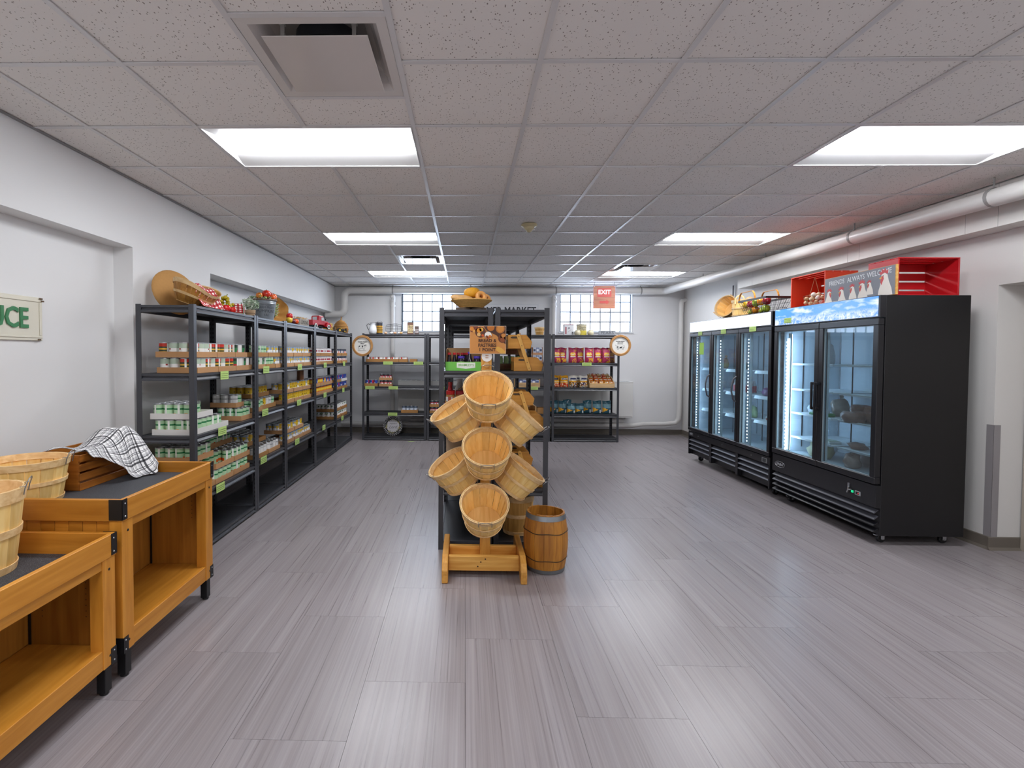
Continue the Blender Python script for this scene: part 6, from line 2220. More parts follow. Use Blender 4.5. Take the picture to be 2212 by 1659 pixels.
for k in range(n):
    a0, a1 = 2 * PI * (k + 0.06) / n, 2 * PI * (k + 0.94) / n
    b = MB()
    vs = []
    for i in range(5):
        s = i / 4
        o_ = 0.0015 if k % 2 else -0.0005
        for a in (a0, a1):
            p = boat(a, s)
            d = Vector((p.x, p.y, 0)).normalized()
            vs += [p + d * o_, p + d * (o_ - 0.003)]
    fs = []
    for i in range(4):
        q = i * 4
        fs += [(q, q + 2, q + 6, q + 4), (q + 3, q + 1, q + 5, q + 7), (q + 1, q, q + 4, q + 5), (q + 2, q + 3, q + 7, q + 6)]
    fs.append((16, 18, 19, 17))
    b._add(vs, fs, 0)
    b.build('splint', WOOD('#c08a3e', '#9d6a28', 'Z', 7, 0.55), pb, smooth=50)
for s0, s1 in ((0.86, 1.04), (0.42, 0.54)):
    b = MB(); vs = []; N_ = 40
    for k in range(N_):
        a = 2 * PI * k / N_
        for s in (s0, s1):
            p = boat(a, s); d = Vector((p.x, p.y, 0)).normalized()
            vs += [p + d * 0.006, p + d * 0.0025]
    fs = []
    for k in range(N_):
        q, r = k * 4, ((k + 1) % N_) * 4
        fs += [(q, r, r + 2, q + 2), (q + 3, r + 3, r + 1, q + 1), (q + 2, r + 2, r + 3, q + 3), (q + 1, r + 1, r, q)]
    b._add(vs, fs, 0)
    b.build('rim_band', HOOPW, pb, smooth=50)
fl = [boat(2 * PI * k / 32, 0.02) for k in range(32)]
MB()._add([tuple(p) for p in fl], [tuple(range(32))], 0).build('floor', BOTW, pb, solid=0.004)

GING = plaid('gingham_cloth', '#f3ebea', [(0.0, 0.5, '#c8434c', 1.0)], 11.0)


def ging_fn(s, t):
    # s across from inside the basket over the front rim, t along the shelf
    y = 3.70 + 0.38 * t + 0.02 * s
    base = 1.975 - 0.02 * t
    x = -2.13 + 0.19 * s
    z = base + 0.035 * math.sin(PI * min(1, s * 1.3)) - 0.30 * max(0, s - 0.35) ** 1.15 * (1.1 - 0.5 * abs(t - 0.5)) + 0.012 * math.sin(14 * t + 3 * s) + 0.03 * math.sin(PI * t) * (1 - s)
    return (x + 0.012 * math.sin(9 * t), y, max(z, TZL + 0.006))


sheet('gingham_cloth', 'red and white gingham cloth lying over the tipped picnic basket', 'cloth', ging_fn, 16, 26, GING)

# grapes and pepper
gr = thing('grape_bunch', 'bunch of yellow green grapes on the first left unit', 'grapes', (-2.08, 4.34, TZL))
rr = random.Random(4)
GRM = M('#b9a51c', 0.25, noise=(40, 0.15))
for k in range(46):
    u = rr.random()
    a = rr.uniform(0, 2 * PI)
    z = 0.025 + 0.12 * u
    r = 0.06 * math.sin(PI * (0.2 + 0.75 * u)) * rr.uniform(0.5, 1)
    MB().ball((r * math.cos(a), r * 1.25 * math.sin(a), z), 0.0145, 8).build('grape', GRM, gr, smooth=70)
MB().tube([(0, 0, 0.13), (0.01, 0.02, 0.17)], 0.004, 6).build('stem', M('#6c7a36', 0.6), gr)
fruit(('bell_pepper', '#d01f22', 'pepper'), 'red bell pepper in front of the grapes, left one', (-2.0, 4.185, TZL + 0.001), 0.036, 'peppers by the grapes')
fruit(('bell_pepper', '#d62a22', 'pepper'), 'red bell pepper in front of the grapes, right one', (-1.985, 4.27, TZL + 0.001), 0.03, 'peppers by the grapes')

# gingham topped jar
t = thing('gingham_jar', 'glass jar under a gingham cover tied with green ribbon', 'jar', (-2.05, 4.50, TZL))
MB().lathe([(0, 0), (0.06, 0), (0.062, 0.02), (0.06, 0.05)], 20).build('jar', M('#b98f6a', 0.3), t, smooth=50)
b = MB().lathe([(0.064, 0.018), (0.066, 0.04), (0.062, 0.07), (0.055, 0.098), (0.0, 0.105)], 24)
b.uv = {}
for i, f in enumerate(b.f):
    k = i % 24; rowi = i // 24
    if len(f) == 4:
        b.uv[i] = [(k / 24, rowi / 8), ((k + 1) / 24, rowi / 8), ((k + 1) / 24, (rowi + 1) / 8), (k / 24, (rowi + 1) / 8)]
    else:
        b.uv[i] = [(k / 24, rowi / 8), ((k + 1) / 24, rowi / 8), (k / 24, (rowi + 1) / 8)]
b.build('cloth_cover', GING, t, smooth=60)
MB().obox((0.066, -0.015, 0.05), (0.002, 0.018, 0.085), Matrix.Rotation(0.12, 3, 'X')).build('ribbon', M('#7c8f73', 0.8), t)

# little kraft pot with frosty foliage
LEAFG = M('#8fa98a', 0.7, noise=(20, 0.15))
LEAFY = M('#a9b76a', 0.7)
LEAFW = M('#cdd6c6', 0.7)


def foliage(seed, n, cx, rad, zc, mats, ls=0.012, gauss=True):
    """n small leaves scattered in an ellipsoid"""
    rr = random.Random(seed)
    b = MB()
    for k in range(n):
        while True:
            p = Vector((rr.uniform(-1, 1), rr.uniform(-1, 1), rr.uniform(-1, 1)))
            if p.length < 1:
                break
        p = Vector((p.x * rad[0], p.y * rad[1], p.z * rad[2])) + Vector(cx) + Vector((0, 0, zc))
        d = Vector((rr.uniform(-1, 1), rr.uniform(-1, 1), rr.uniform(-0.2, 1))).normalized()
        u = d.cross(Vector((rr.uniform(-1, 1), rr.uniform(-1, 1), rr.uniform(-1, 1)))).normalized()
        L_ = ls * rr.uniform(0.7, 1.4)
        w_ = L_ * 0.36
        nn = d.cross(u) * (L_ * 0.12)
        b._add([p, p + d * L_ * 0.5 + u * w_, p + d * L_, p + d * L_ * 0.5 - u * w_, p + d * L_ * 0.5 + nn], [(0, 1, 4), (1, 2, 4), (2, 3, 4), (3, 0, 4)], rr.randrange(len(mats)))
    return b


t = thing('potted_plant', 'small frosty green plant in a kraft pot tied with twine', 'plant', (-2.06, 4.80, TZM))
MB().lathe([(0, 0), (0.038, 0), (0.05, 0.075), (0.046, 0.075), (0.036, 0.06), (0, 0.06)], 20).build('pot', M('#b5997a', 0.8), t, smooth=40)
MB().tube([((0.0475) * math.cos(2 * PI * q / 20), 0.0475 * math.sin(2 * PI * q / 20), 0.045) for q in range(20)], 0.003, 6, closed=True).build('twine', M('#8a6f4c', 0.9), t)
o = foliage(3, 420, (0, 0, 0), (0.085, 0.085, 0.055), 0.125, [LEAFG, LEAFW, LEAFG], 0.02).build('foliage', [LEAFG, LEAFW], t)
o['kind'] = 'stuff'
st_ = MB()
rr = random.Random(8)
for k in range(14):
    a = rr.uniform(0, 6.28); r = rr.uniform(0.02, 0.07)
    st_.tube([(0.01 * math.cos(a), 0.01 * math.sin(a), 0.055), (r * math.cos(a) * .6, r * math.sin(a) * .6, 0.1), (r * math.cos(a), r * math.sin(a), 0.15)], 0.0015, 4)
st_.build('stems', M('#6f8468', 0.7), t)

# galvanised pumpkin bucket
bk = thing('galvanised_bucket', 'galvanised bucket lettered farm fresh pumpkins, filled with fruit and leaves', 'bucket', (-2.08, 5.16, TZM))
ZINC = M('#a3abb3', 0.38, 0.55, noise=(14, 0.12))
prof = [(0, 0.002), (0.098, 0.002), (0.102, 0.012), (0.125, 0.165), (0.128, 0.17), (0.125, 0.176), (0.129, 0.182), (0.126, 0.19), (0.133, 0.205), (0.136, 0.21), (0.131, 0.212), (0.12, 0.17), (0.096, 0.008), (0, 0.007)]
MB().lathe(prof, 36).build('pail', ZINC, bk, smooth=40)


def wrap_text(body, size, z, r0, parent, mat, a_c):
    o = text('lettering', body, size, mat, None, (0, 0, 0), (0, 0, 0), depth=0.0, sx=1.0)
    me = o.data
    for v in me.vertices:
        x, y = v.co.x, v.co.y
        rr_ = r0 + (z + y) * 0.15
        a = a_c + x / rr_
        v.co = Vector(((rr_ + 0.0015) * math.cos(a), (rr_ + 0.0015) * math.sin(a), z + y))
    o.parent = parent
    return o


TXT = M('#4a4f55', 0.6)
AC = math.radians(-52)
for s_, sz_, zz in (('hand picked', 0.02, 0.152), ('FARM FRESH', 0.03, 0.125), ('PUMPKINS', 0.042, 0.088), ('50\u00a2', 0.032, 0.05)):
    wrap_text(s_, sz_, zz, 0.1005, bk, TXT, AC)
MB().tube([(0.135 * math.cos(a_), 0.135 * math.sin(a_), 0.205) for a_ in [2 * PI * q / 36 for q in range(36)]], 0.004, 6, closed=True).build('rim_wire', M('#7a5a40', 0.6), bk)
o = foliage(12, 300, (0, 0, 0), (0.13, 0.14, 0.03), 0.215, [LEAFY, LEAFG, LEAFW], 0.024)
o.merge(foliage(13, 230, (0.075, 0.105, 0), (0.045, 0.05, 0.10), 0.12, [LEAFY, LEAFW, LEAFG], 0.02))
o = o.build('leaf_garland', [LEAFY, LEAFG, LEAFW], bk)
o['kind'] = 'stuff'
for kd, x, y, z, s, lb in ((('pomegranate', '#c8321e', 'apple'), 0.05, -0.04, 0.225, 0.045, 'large red orange pomegranate on the pumpkin bucket'), (('pomegranate', '#9a3a26', 'apple'), 0.05, 0.06, 0.23, 0.036, 'brown red pomegranate on the pumpkin bucket'),
                           (('gourd', '#d8611e', 'apple'), 0.07, 0.10, 0.22, 0.036, 'orange gourd on the pumpkin bucket'), (('gourd', '#cf7a2c', 'apple'), 0.0, -0.095, 0.215, 0.034, 'tan orange gourd on the pumpkin bucket'),
                           (('gourd', '#d2581a', 'apple'), 0.085, 0.02, 0.205, 0.034, 'small orange gourd at the front of the pumpkin bucket'), (('gourd', '#c9a14a', 'apple'), 0.0, 0.12, 0.205, 0.03, 'pale gourd at the far side of the pumpkin bucket')):
    fruit(kd, lb, (-2.08 + x, 5.16 + y, TZM + z), s, 'fruit on the pumpkin bucket')

# tan cloth lined basket tipped open
tb = thing('lined_basket', 'round basket lined with tan cloth, tipped open beside the pumpkin bucket', 'basket', (-2.20, 5.82, TZM + 0.165))
tb.rotation_mode = 'QUATERNION'
tb.rotation_quaternion = lean_quat((0.72, -0.60, 0.22))
MB().lathe([(0.0, -0.13), (0.1, -0.13), (0.135, -0.09), (0.165, 0.0), (0.160, 0.002), (0.13, -0.085), (0.1, -0.12), (0, -0.12)], 32).build('shell', M('#6d5b4a', 0.7), tb, smooth=45)


def lining(s, t):
    a = 2 * PI * s
    r = 0.158 - 0.11 * t + 0.010 * math.sin(5 * a) * (1 - t) * 1.0
    z = 0.012 - 0.095 * math.sin(PI * 0.5 * t) + 0.016 * math.sin(7 * a + 4 * t) * math.sin(PI * t)
    return (r * math.cos(a), r * math.sin(a), z)


MB().grid(lining, 44, 8, uvs=False).build('cloth_lining', M('#b0803e', 0.85, noise=(25, 0.1)), tb, smooth=180)
MB().lathe([(0.05, -0.083), (0, -0.085)], 20).build('lining_floor', M('#b0803e', 0.85), tb)
for kd, x, y, z, s, lb in ((('apple', '#b01f22', 'apple'), -1.995, 5.70, 0.05, 0.038, 'red apple on top of the fruit beside the lined basket'), (('pear', '#a8a032', 'pear'), -2.0, 5.80, 0.035, 0.036, 'yellow green pear beside the lined basket'),
                           (('apple', '#c9a72a', 'apple'), -1.975, 5.63, 0.001, 0.037, 'yellow apple in front of the lined basket'), (('plum', '#5c1f26', 'apple'), -1.97, 5.74, 0.001, 0.03, 'dark plum among the fruit beside the lined basket'),
                           (('apple', '#c8481c', 'apple'), -1.97, 5.835, 0.001, 0.036, 'orange red apple nearest the lemons crate')):
    fruit(kd, lb, (x, y, TZM + z), s, 'fruit beside the lined basket')

# LEMONS crate with straw and the red truck
t = thing('lemons_crate', 'small grey wooden crate lettered LEMONS holding straw', 'crate', (-1.975, 6.17, TZM), PI / 2)
GW = WOOD('#a39a8c', '#857c70', 'X', 8, 0.7)
MB().box(-0.18, 0.18, 0, 0.008, 0, 0.085).build('front_board', GW, t, bevel=0.001)
MB().box(-0.18, 0.18, 0.11, 0.118, 0, 0.085).build('back_board', GW, t)
for x in (-0.18, 0.172):
    MB().box(x, x + 0.008, 0.0085, 0.1095, 0, 0.085).build('end_board', GW, t)
MB().box(-0.171, 0.171, 0.0085, 0.1095, 0.001, 0.006).build('floor_board', GW, t)
text('lettering', 'LEMONS', 0.07, M('#5c564e', 0.7), t, (0.0, -0.0012, 0.042), sx=1.05)
rr = random.Random(21)
s_ = MB()
for k in range(160):
    x = rr.uniform(-0.16, 0.16); y = rr.uniform(0.015, 0.1); z = rr.uniform(0.06, 0.105)
    a = rr.uniform(0, PI)
    s_.obox((x, y, z), (rr.uniform(0.03, 0.06), 0.0025, 0.002), Matrix.Rotation(a, 3, 'Z') @ Matrix.Rotation(rr.uniform(-.4, .4), 3, 'Y'))
o = s_.build('straw', M('#c79a4c', 0.8), t)
o['kind'] = 'stuff'

tk = thing('toy_truck', 'red vintage toy pickup truck on the fourth left unit', 'toy truck', (-2.02, 6.93, TZM), math.radians(72))
RED = M('#b81f2b', 0.25)
DKR = M('#7d1a22', 0.3)
# local x forward
cabp = [(-0.09, 0.055), (0.06, 0.055), (0.06, 0.11), (0.035, 0.165), (0.02, 0.18), (-0.075, 0.18), (-0.09, 0.165)]
MB().prism(cabp, (0, -0.058, 0), (1, 0, 0), (0, 0, 1), (0, 0.116, 0)).build('cab', RED, tk, bevel=0.006, seg=2)
hood = [(0.061, 0.04), (0.19, 0.04), (0.2, 0.06), (0.195, 0.095), (0.16, 0.112), (0.061, 0.115)]
MB().prism(hood, (0, -0.04, 0), (1, 0, 0), (0, 0, 1), (0, 0.08, 0)).build('hood', RED, tk, bevel=0.008, seg=2)
for sy in (-1, 1):
    fp = [(0.08, 0.03), (0.085, 0.065), (0.11, 0.09), (0.15, 0.092), (0.19, 0.07), (0.205, 0.03), (0.18, 0.03), (0.165, 0.055), (0.14, 0.066), (0.115, 0.055), (0.1, 0.03)]
    MB().prism(fp, (0, 0.041 if sy > 0 else -0.075, 0), (1, 0, 0), (0, 0, 1), (0, 0.034, 0)).build('fender', RED, tk, bevel=0.004)
    wp = [(-0.02, 0.115), (0.05, 0.115), (0.03, 0.158), (-0.02, 0.16)]
    MB().prism(wp, (0, 0.0585 if sy > 0 else -0.0605, 0), (1, 0, 0), (0, 0, 1), (0, 0.002, 0)).build('window', M('#cfd6da', 0.1), tk)
MB().box(-0.0925, -0.0905, -0.035, 0.035, 0.12, 0.165).build('window', M('#bfc7cc', 0.1), tk)
bed = MB().box(-0.23, -0.094, -0.065, -0.058, 0.045, 0.115).box(-0.23, -0.094, 0.058, 0.065, 0.045, 0.115).box(-0.23, -0.224, -0.0575, 0.0575, 0.045, 0.115).box(-0.2235, -0.094, -0.0575, 0.0575, 0.045, 0.052)
bed.build('bed', RED, tk, bevel=0.002)
MB().box(-0.22, 0.19, -0.03, 0.03, 0.025, 0.0395).build('chassis', BLACK, tk)
for x in (-0.165, 0.14):
    for sy in (-1, 1):
        y = sy * 0.06
        w_ = MB().lathe([(0, -0.012), (0.02, -0.013), (0.034, -0.011), (0.036, 0), (0.034, 0.011), (0.02, 0.013), (0, 0.012)], 20, (x, y, 0.0365), m=lambda i, k: 1 if i in (1, 4) else 0, rot=Matrix.Rotation(PI / 2, 3, 'X'))
        w_.build('wheel', [M('#2a2a2c', 0.5), M('#e8e6e2', 0.5)], tk, smooth=40)
MB().ball((0.198, -0.045, 0.075), 0.012, 10).ball((0.198, 0.045, 0.075), 0.012, 10).build('headlight', M('#e2e4e6', 0.2), tk, smooth=60)
MB().box(0.2, 0.208, -0.07, 0.07, 0.028, 0.04).build('bumper', STEEL, tk, bevel=0.002)
MB().obox((0.05, 0.075, 0.13), (0.006, 0.02, 0.02)).obox((0.05, -0.075, 0.13), (0.006, 0.02, 0.02)).build('mirror', BLACK, tk)

def straw_bundle(name, label, loc, size, seed, n=260):
    rr = random.Random(seed)
    b = MB()
    b.obox((0, 0, size[2] / 2), (size[0] * 0.86, size[1] * 0.86, size[2] * 0.9))
    for k in range(n):
        p = (rr.uniform(-.5, .5) * size[0], rr.uniform(-.5, .5) * size[1], rr.uniform(0.04, 1) * size[2])
        b.obox(p, (rr.uniform(0.02, 0.05), 0.002, 0.002), Matrix.Rotation(rr.uniform(0, PI), 3, 'Z') @ Matrix.Rotation(rr.uniform(-.8, .8), 3, 'Y'))
    o = b.build(name, M('#c39a45', 0.85, noise=(60, 0.2)), loc=loc)
    return tag(o, label, 'straw bale')


straw_bundle('straw_bale', 'small straw bale in front of the red toy truck', (-2.03, 7.40, TZM + 0.001), (0.14, 0.17, 0.11), 31)
# wicker bee skep with toy tractor
sk = thing('bee_skep', 'wicker bee skep on the fifth left unit', 'bee skep', (-2.06, 8.33, TZM + 0.0045))
b = MB()
prof = [(0.105, 0.01), (0.112, 0.035), (0.115, 0.06), (0.112, 0.085), (0.105, 0.11), (0.094, 0.135), (0.078, 0.158), (0.058, 0.178), (0.034, 0.193), (0.014, 0.202)]
for r, z in prof:
    b.tube([(r * math.cos(2 * PI * q / 28), r * math.sin(2 * PI * q / 28), z) for q in range(28)], 0.0135, 7, closed=True)
b.build('coils', M('#9c7038', 0.85, noise=(70, 0.3), bump=(120, 0.6)), sk, smooth=50)
MB().tube([(0, 0, 0.2), (0.006, 0, 0.235), (0.012, 0.01, 0.255), (0.0, -0.008, 0.27)], [0.012, 0.008, 0.009, 0.004], 8).build('finial', M('#9c7038', 0.85), sk, smooth=50)
MB().lathe([(0, 0), (0.024, 0), (0.024, 0.02), (0, 0.02)], 16, (0.095, -0.085, 0.045), rot=Matrix.Rotation(PI / 2, 3, 'Y') @ Matrix.Rotation(0, 3, 'X')).build('entrance', M('#2c1d10', 0.9), sk)
tq = thing('toy_tractor', 'small black and yellow toy tractor before the bee skep', 'toy tractor', (-1.985, 8.07, TZM), 0.5)
MB().box(-0.05, 0.05, -0.02, 0.02, 0.025, 0.055).build('body', M('#2b2b2b', 0.4), tq, bevel=0.003)
for x, r in ((-0.035, 0.034), (0.045, 0.02)):
    for sy in (-1, 1):
        MB().lathe([(0, -0.009), (r * 0.5, -0.009), (r, -0.008), (r, 0.008), (r * 0.5, 0.009), (0, 0.009)], 16, (x, sy * 0.032, r + 0.001), m=lambda i, k: 1 if i in (0, 4) else 0, rot=Matrix.Rotation(PI / 2, 3, 'X')).build('wheel', [M('#1c1c1d', 0.6), M('#e0b21c', 0.4)], tq, smooth=40)
MB().box(-0.03, 0.0, -0.016, 0.016, 0.0555, 0.075).build('seat', M('#e0b21c', 0.4), tq)
o = tag(MB().box(-0.035, 0.035, -0.006, 0.006, 0, 0.075).build('wood_block', WOOD('#8d7a64', '#6f5c48', 'X', 8, 0.7), loc=(-2.05, 7.80, TZM + 0.001)), 'small weathered wood block between straw bale and bee skep', 'wood block')

# ================================================================== decor on the back shelves
TZB = LVK[0] + 0.001
t = thing('enamel_pitcher', 'white enamel pitcher with black handle on the back shelf', 'pitcher', (-1.60, 8.76, TZB))
ENA = M('#dcdfe3', 0.2)
b = MB().lathe([(0, 0), (0.055, 0), (0.07, 0.02), (0.078, 0.06), (0.07, 0.11), (0.052, 0.15), (0.048, 0.17), (0.056, 0.195), (0.053, 0.195), (0.045, 0.17), (0, 0.16)], 28)
b.v = [(x + (0.03 * max(0, (z - 0.17) / 0.025) if x > 0.03 else 0), y, z + (0.012 if (x > 0.04 and z > 0.18) else 0)) for x, y, z in b.v]
b.build('jug', ENA, t, smooth=60)
MB().tube([(-0.05, 0, 0.17), (-0.085, 0, 0.185), (-0.11, 0, 0.16), (-0.1, 0, 0.11), (-0.07, 0, 0.075)], 0.0055, 8).build('handle', M('#1f2024', 0.3), t, smooth=50)
MB().tube([(0.056 * math.cos(a_) + (0.03 if math.cos(a_) > 0.5 else 0), 0.056 * math.sin(a_), 0.197 + (0.012 if math.cos(a_) > 0.6 else 0)) for a_ in [2 * PI * q / 28 for q in range(28)]], 0.003, 6, closed=True).build('rim', M('#1f2024', 0.3), t)


def tin(name, label, loc, r, h, bands, lid, round_=True, wire=True, lines=()):
    t = thing(name, label, 'tin', loc, 0, 'old tins on the back shelf')
    if round_:
        MB().lathe([(0, 0), (r, 0), (r, h), (0, h)], 28).build('body', M(bands[0], 0.35), t, smooth=40)
        z0 = bands[2] * h; z1 = bands[3] * h
        MB().lathe([(r + 0.0006, z0), (r + 0.0008, z1)], 28).build('label_band', M(bands[1], 0.4), t, smooth=40)
        for zz in lines:
            MB().lathe([(r + 0.001, zz * h), (r + 0.0012, zz * h + 0.008)], 28).build('label_stripe', M('#4a3a20', 0.4), t, smooth=40)
        MB().lathe([(r + 0.002, h - 0.03), (r + 0.003, h), (r * 0.9, h + 0.008), (0, h + 0.01)], 28).build('lid', M(lid, 0.35), t, smooth=40)
        MB().lathe([(r + 0.002, 0.0), (r + 0.002, 0.012)], 28).build('base_ring', M(lid, 0.35), t, smooth=40)
    else:
        MB().box(-r, r, -r * 0.7, r * 0.7, 0, h).build('body', M(bands[0], 0.4), t, bevel=0.003)
        MB().box(-r * 0.8, r * 0.8, -r * 0.7 - 0.001, -r * 0.7 - 0.0003, bands[2] * h, bands[3] * h).build('label', M(bands[1], 0.5), t)
        MB().box(-r - 0.002, r + 0.002, -r * 0.7 - 0.002, r * 0.7 + 0.002, h + 0.0005, h + 0.012).build('lid', M(lid, 0.35), t, bevel=0.002)
        b = MB()
        rr = random.Random(int(h * 1000))
        for zz in lines:
            x = -r * 0.6
            while x < r * 0.55:
                l_ = rr.uniform(0.006, 0.02)
                b.box(x, x + l_, -r * 0.7 - 0.0016, -r * 0.7 - 0.0011, zz * h, zz * h + rr.uniform(0.006, 0.016)); x += l_ + 0.004
        b.build('print', M('#4b3525', 0.6), t)
    if wire:
        MB().tube([(r * math.cos(PI * q / 10) * 0.8, 0, h + 0.006 + 0.026 * math.sin(PI * q / 10)) for q in range(11)], 0.0022, 6).build('bail', M('#3a3a3c', 0.4, 0.6), t)
    return t


tin('round_tin', 'round black and gold tin with wire bail on the back shelf', (-1.485, 8.76, TZB), 0.057, 0.20, ('#2e2b2c', '#b08428', 0.13, 0.75), '#3d3d42', True, True, (0.28, 0.42, 0.56))
tin('square_tin', 'tall square tin with cream label before the left window', (-0.945, 8.76, TZB), 0.055, 0.205, ('#6b4a3a', '#cdb98c', 0.14, 0.78), '#4a484c', False, True, (0.25, 0.36, 0.47, 0.58, 0.68))
tin('square_tin', 'short dark square tin before the left window', (-0.835, 8.75, TZB), 0.038, 0.135, ('#55423c', '#b9b0b0', 0.2, 0.7), '#4a4648', False, True, (0.3, 0.45, 0.6))
# wire egg cloche lying with eggs
t = thing('wire_egg_basket', 'dark wire basket lying on its side among eggs on the back shelf', 'basket', (-1.24, 8.78, TZB))
b = MB()
WB2 = M('#35363a', 0.4, 0.4)
for k in range(4):
    x = -0.13 + 0.09 * k
    r = (0.075, 0.095, 0.1, 0.08)[k]
    b.tube([(x, r * 0.9 * math.cos(2 * PI * q / 20), 0.098 + r * 0.92 * math.sin(2 * PI * q / 20)) for q in range(20)], 0.0024, 5, closed=True)
for q in range(10):
    a = 2 * PI * q / 10
    b.tube([(-0.13 + 0.09 * k, (0.075, 0.095, 0.1, 0.08)[k] * 0.9 * math.cos(a), 0.098 + (0.075, 0.095, 0.1, 0.08)[k] * 0.92 * math.sin(a)) for k in range(4)], 0.002, 5)
b.tube([(0.14, 0.07 * math.cos(PI * q / 8), 0.098 + 0.09 * math.sin(PI * q / 8)) for q in range(9)], 0.0026, 5)
b.build('wires', WB2, t, smooth=50)
for q, (x, c_) in enumerate(((-0.12, '#d8ab86'), (-0.02, '#e8e6e4'), (0.04, '#cfa07c'), (0.11, '#e3dfdb'), (0.145, '#c99b62'))):
    o = MB().ball((0, 0, 0.021), (0.028, 0.021, 0.021), 12).build('egg', M(c_, 0.45), smooth=70, loc=(-1.24 + x, 8.64 + 0.012 * (q % 2), TZB + 0.001))
    tag(o, ('tan egg at the left end before the wire basket, back shelf', 'white egg before the wire basket, back shelf, left one', 'tan egg in the middle before the wire basket, back shelf', 'white egg before the wire basket, back shelf, right one', 'yellow tan egg at the right end before the wire basket, back shelf')[q], 'egg', 'eggs on the back shelf')
bushel('mini splint basket with paper scraps on the back shelf', (1.30, 8.80, TZB), (0, 0, 0), 0.085, 0.062, 0.135, 14, False, mat=DARKSP, group='mini basket')
pp = thing('paper_scraps', 'crumpled pale scraps in the mini basket', 'paper', (1.30, 8.80, TZB + 0.11))
for k in range(5):
    MB().obox((RND.uniform(-0.04, 0.04), RND.uniform(-0.03, 0.03), 0.02), (0.05, 0.03, 0.025), Matrix.Rotation(RND.uniform(0, 3), 3, 'Z') @ Matrix.Rotation(RND.uniform(-0.6, 0.6), 3, 'X')).build('scrap', M('#c9bfae', 0.8), pp)
for q, x in enumerate((0.92, 1.12)):
    o = MB().ball((0, 0, 0.022), (0.05 - 0.02 * q, 0.03, 0.022), 12).build('egg', M('#d0a98a', 0.5), smooth=70, loc=(x, 8.72, TZB + 0.001))
    tag(o, ('large tan egg seen through the centre rack', 'small tan egg left of the mini basket')[q], 'egg', 'eggs on the back shelf')
t = thing('square_tin', 'white tin box with dark red edge before the right window', 'tin', (1.79, 8.76, TZB))
MB().box(-0.083, 0.083, -0.05, 0.05, 0, 0.175).build('body', M('#dcdce0', 0.4), t, bevel=0.003)
MB().box(-0.086, 0.086, -0.053, 0.053, 0.1755, 0.187).build('lid', M('#9a3a55', 0.4), t, bevel=0.002)
MB().box(-0.062, -0.042, -0.0515, -0.0505, 0.02, 0.14).build('print', M('#a33a48', 0.5), t)
MB().lathe([(0.009, 0), (0.016, 0), (0.016, 0.001), (0.009, 0.001)], 16, (0.0, -0.0508, 0.12), close=True, rot=Matrix.Rotation(PI / 2, 3, 'X')).build('print', M('#4a4a58', 0.5), t)
MB().obox((0.055, -0.051, 0.035), (0.012, 0.001, 0.05)).obox((0.065, -0.051, 0.045), (0.01, 0.001, 0.02)).obox((0.01, -0.051, 0.075), (0.075, 0.001, 0.003), Matrix.Rotation(-0.7, 3, 'Y')).build('print', M('#3c3c46', 0.5), t)
t = thing('potato_chip_tin', 'yellow and cream potato chip tin before the right window', 'tin', (2.02, 8.78, TZB))
MB().lathe([(0, 0), (0.088, 0), (0.088, 0.185), (0, 0.185)], 32, m=0).build('body', M('#c9bf9c', 0.4), t, smooth=40)
MB().lathe([(0.0886, 0.004), (0.0888, 0.08)], 32).build('label_band', M('#cdbb4a', 0.4), t, smooth=40)
MB().lathe([(0.089, 0.165), (0.09, 0.19), (0.08, 0.195), (0, 0.196)], 32).build('lid', M('#b3ac98', 0.4), t, smooth=40)
for s_, zz in (('Charles', 0.135), ('Chips', 0.1)):
    o = text('lettering', s_, 0.05, M('#33342f', 0.5), None, (0, 0, 0), (0, 0, 0), depth=0.0, shear=0.25)
    for v in o.data.vertices:
        a = -PI / 2 + v.co.x / 0.09
        v.co = Vector((0.0897 * math.cos(a), 0.0897 * math.sin(a), zz + v.co.y))
    o.parent = t
for q, x in enumerate((1.925, 2.15)):
    t = thing('ceramic_jar', ('small cream ceramic jar left of the chip tin', 'small cream ceramic jar right of the chip tin')[q], 'jar', (x, 8.66, TZB), 0, 'cream jars on the back shelf')
    MB().lathe([(0, 0), (0.04, 0), (0.05, 0.02), (0.052, 0.045), (0.045, 0.07), (0.038, 0.074), (0, 0.074)], 24).build('pot', M('#d9cfae', 0.4), t, smooth=50)
    MB().lathe([(0.042, 0.0745), (0.042, 0.084), (0.03, 0.089), (0, 0.09)], 24).build('lid', M('#e3dcc6', 0.4), t, smooth=50)
t = thing('pears_sign', 'grey wooden block sign reading PEARS on the back shelf', 'sign', (2.43, 8.66, TZB))
MB().box(-0.142, 0.142, 0, 0.03, 0, 0.08).build('block', WOOD('#9a9da2', '#83868b', 'X', 8, 0.7), t, bevel=0.002)
text('lettering', 'PEARS', 0.068, M('#4d5056', 0.7), t, (0, -0.0012, 0.04), sx=1.2)


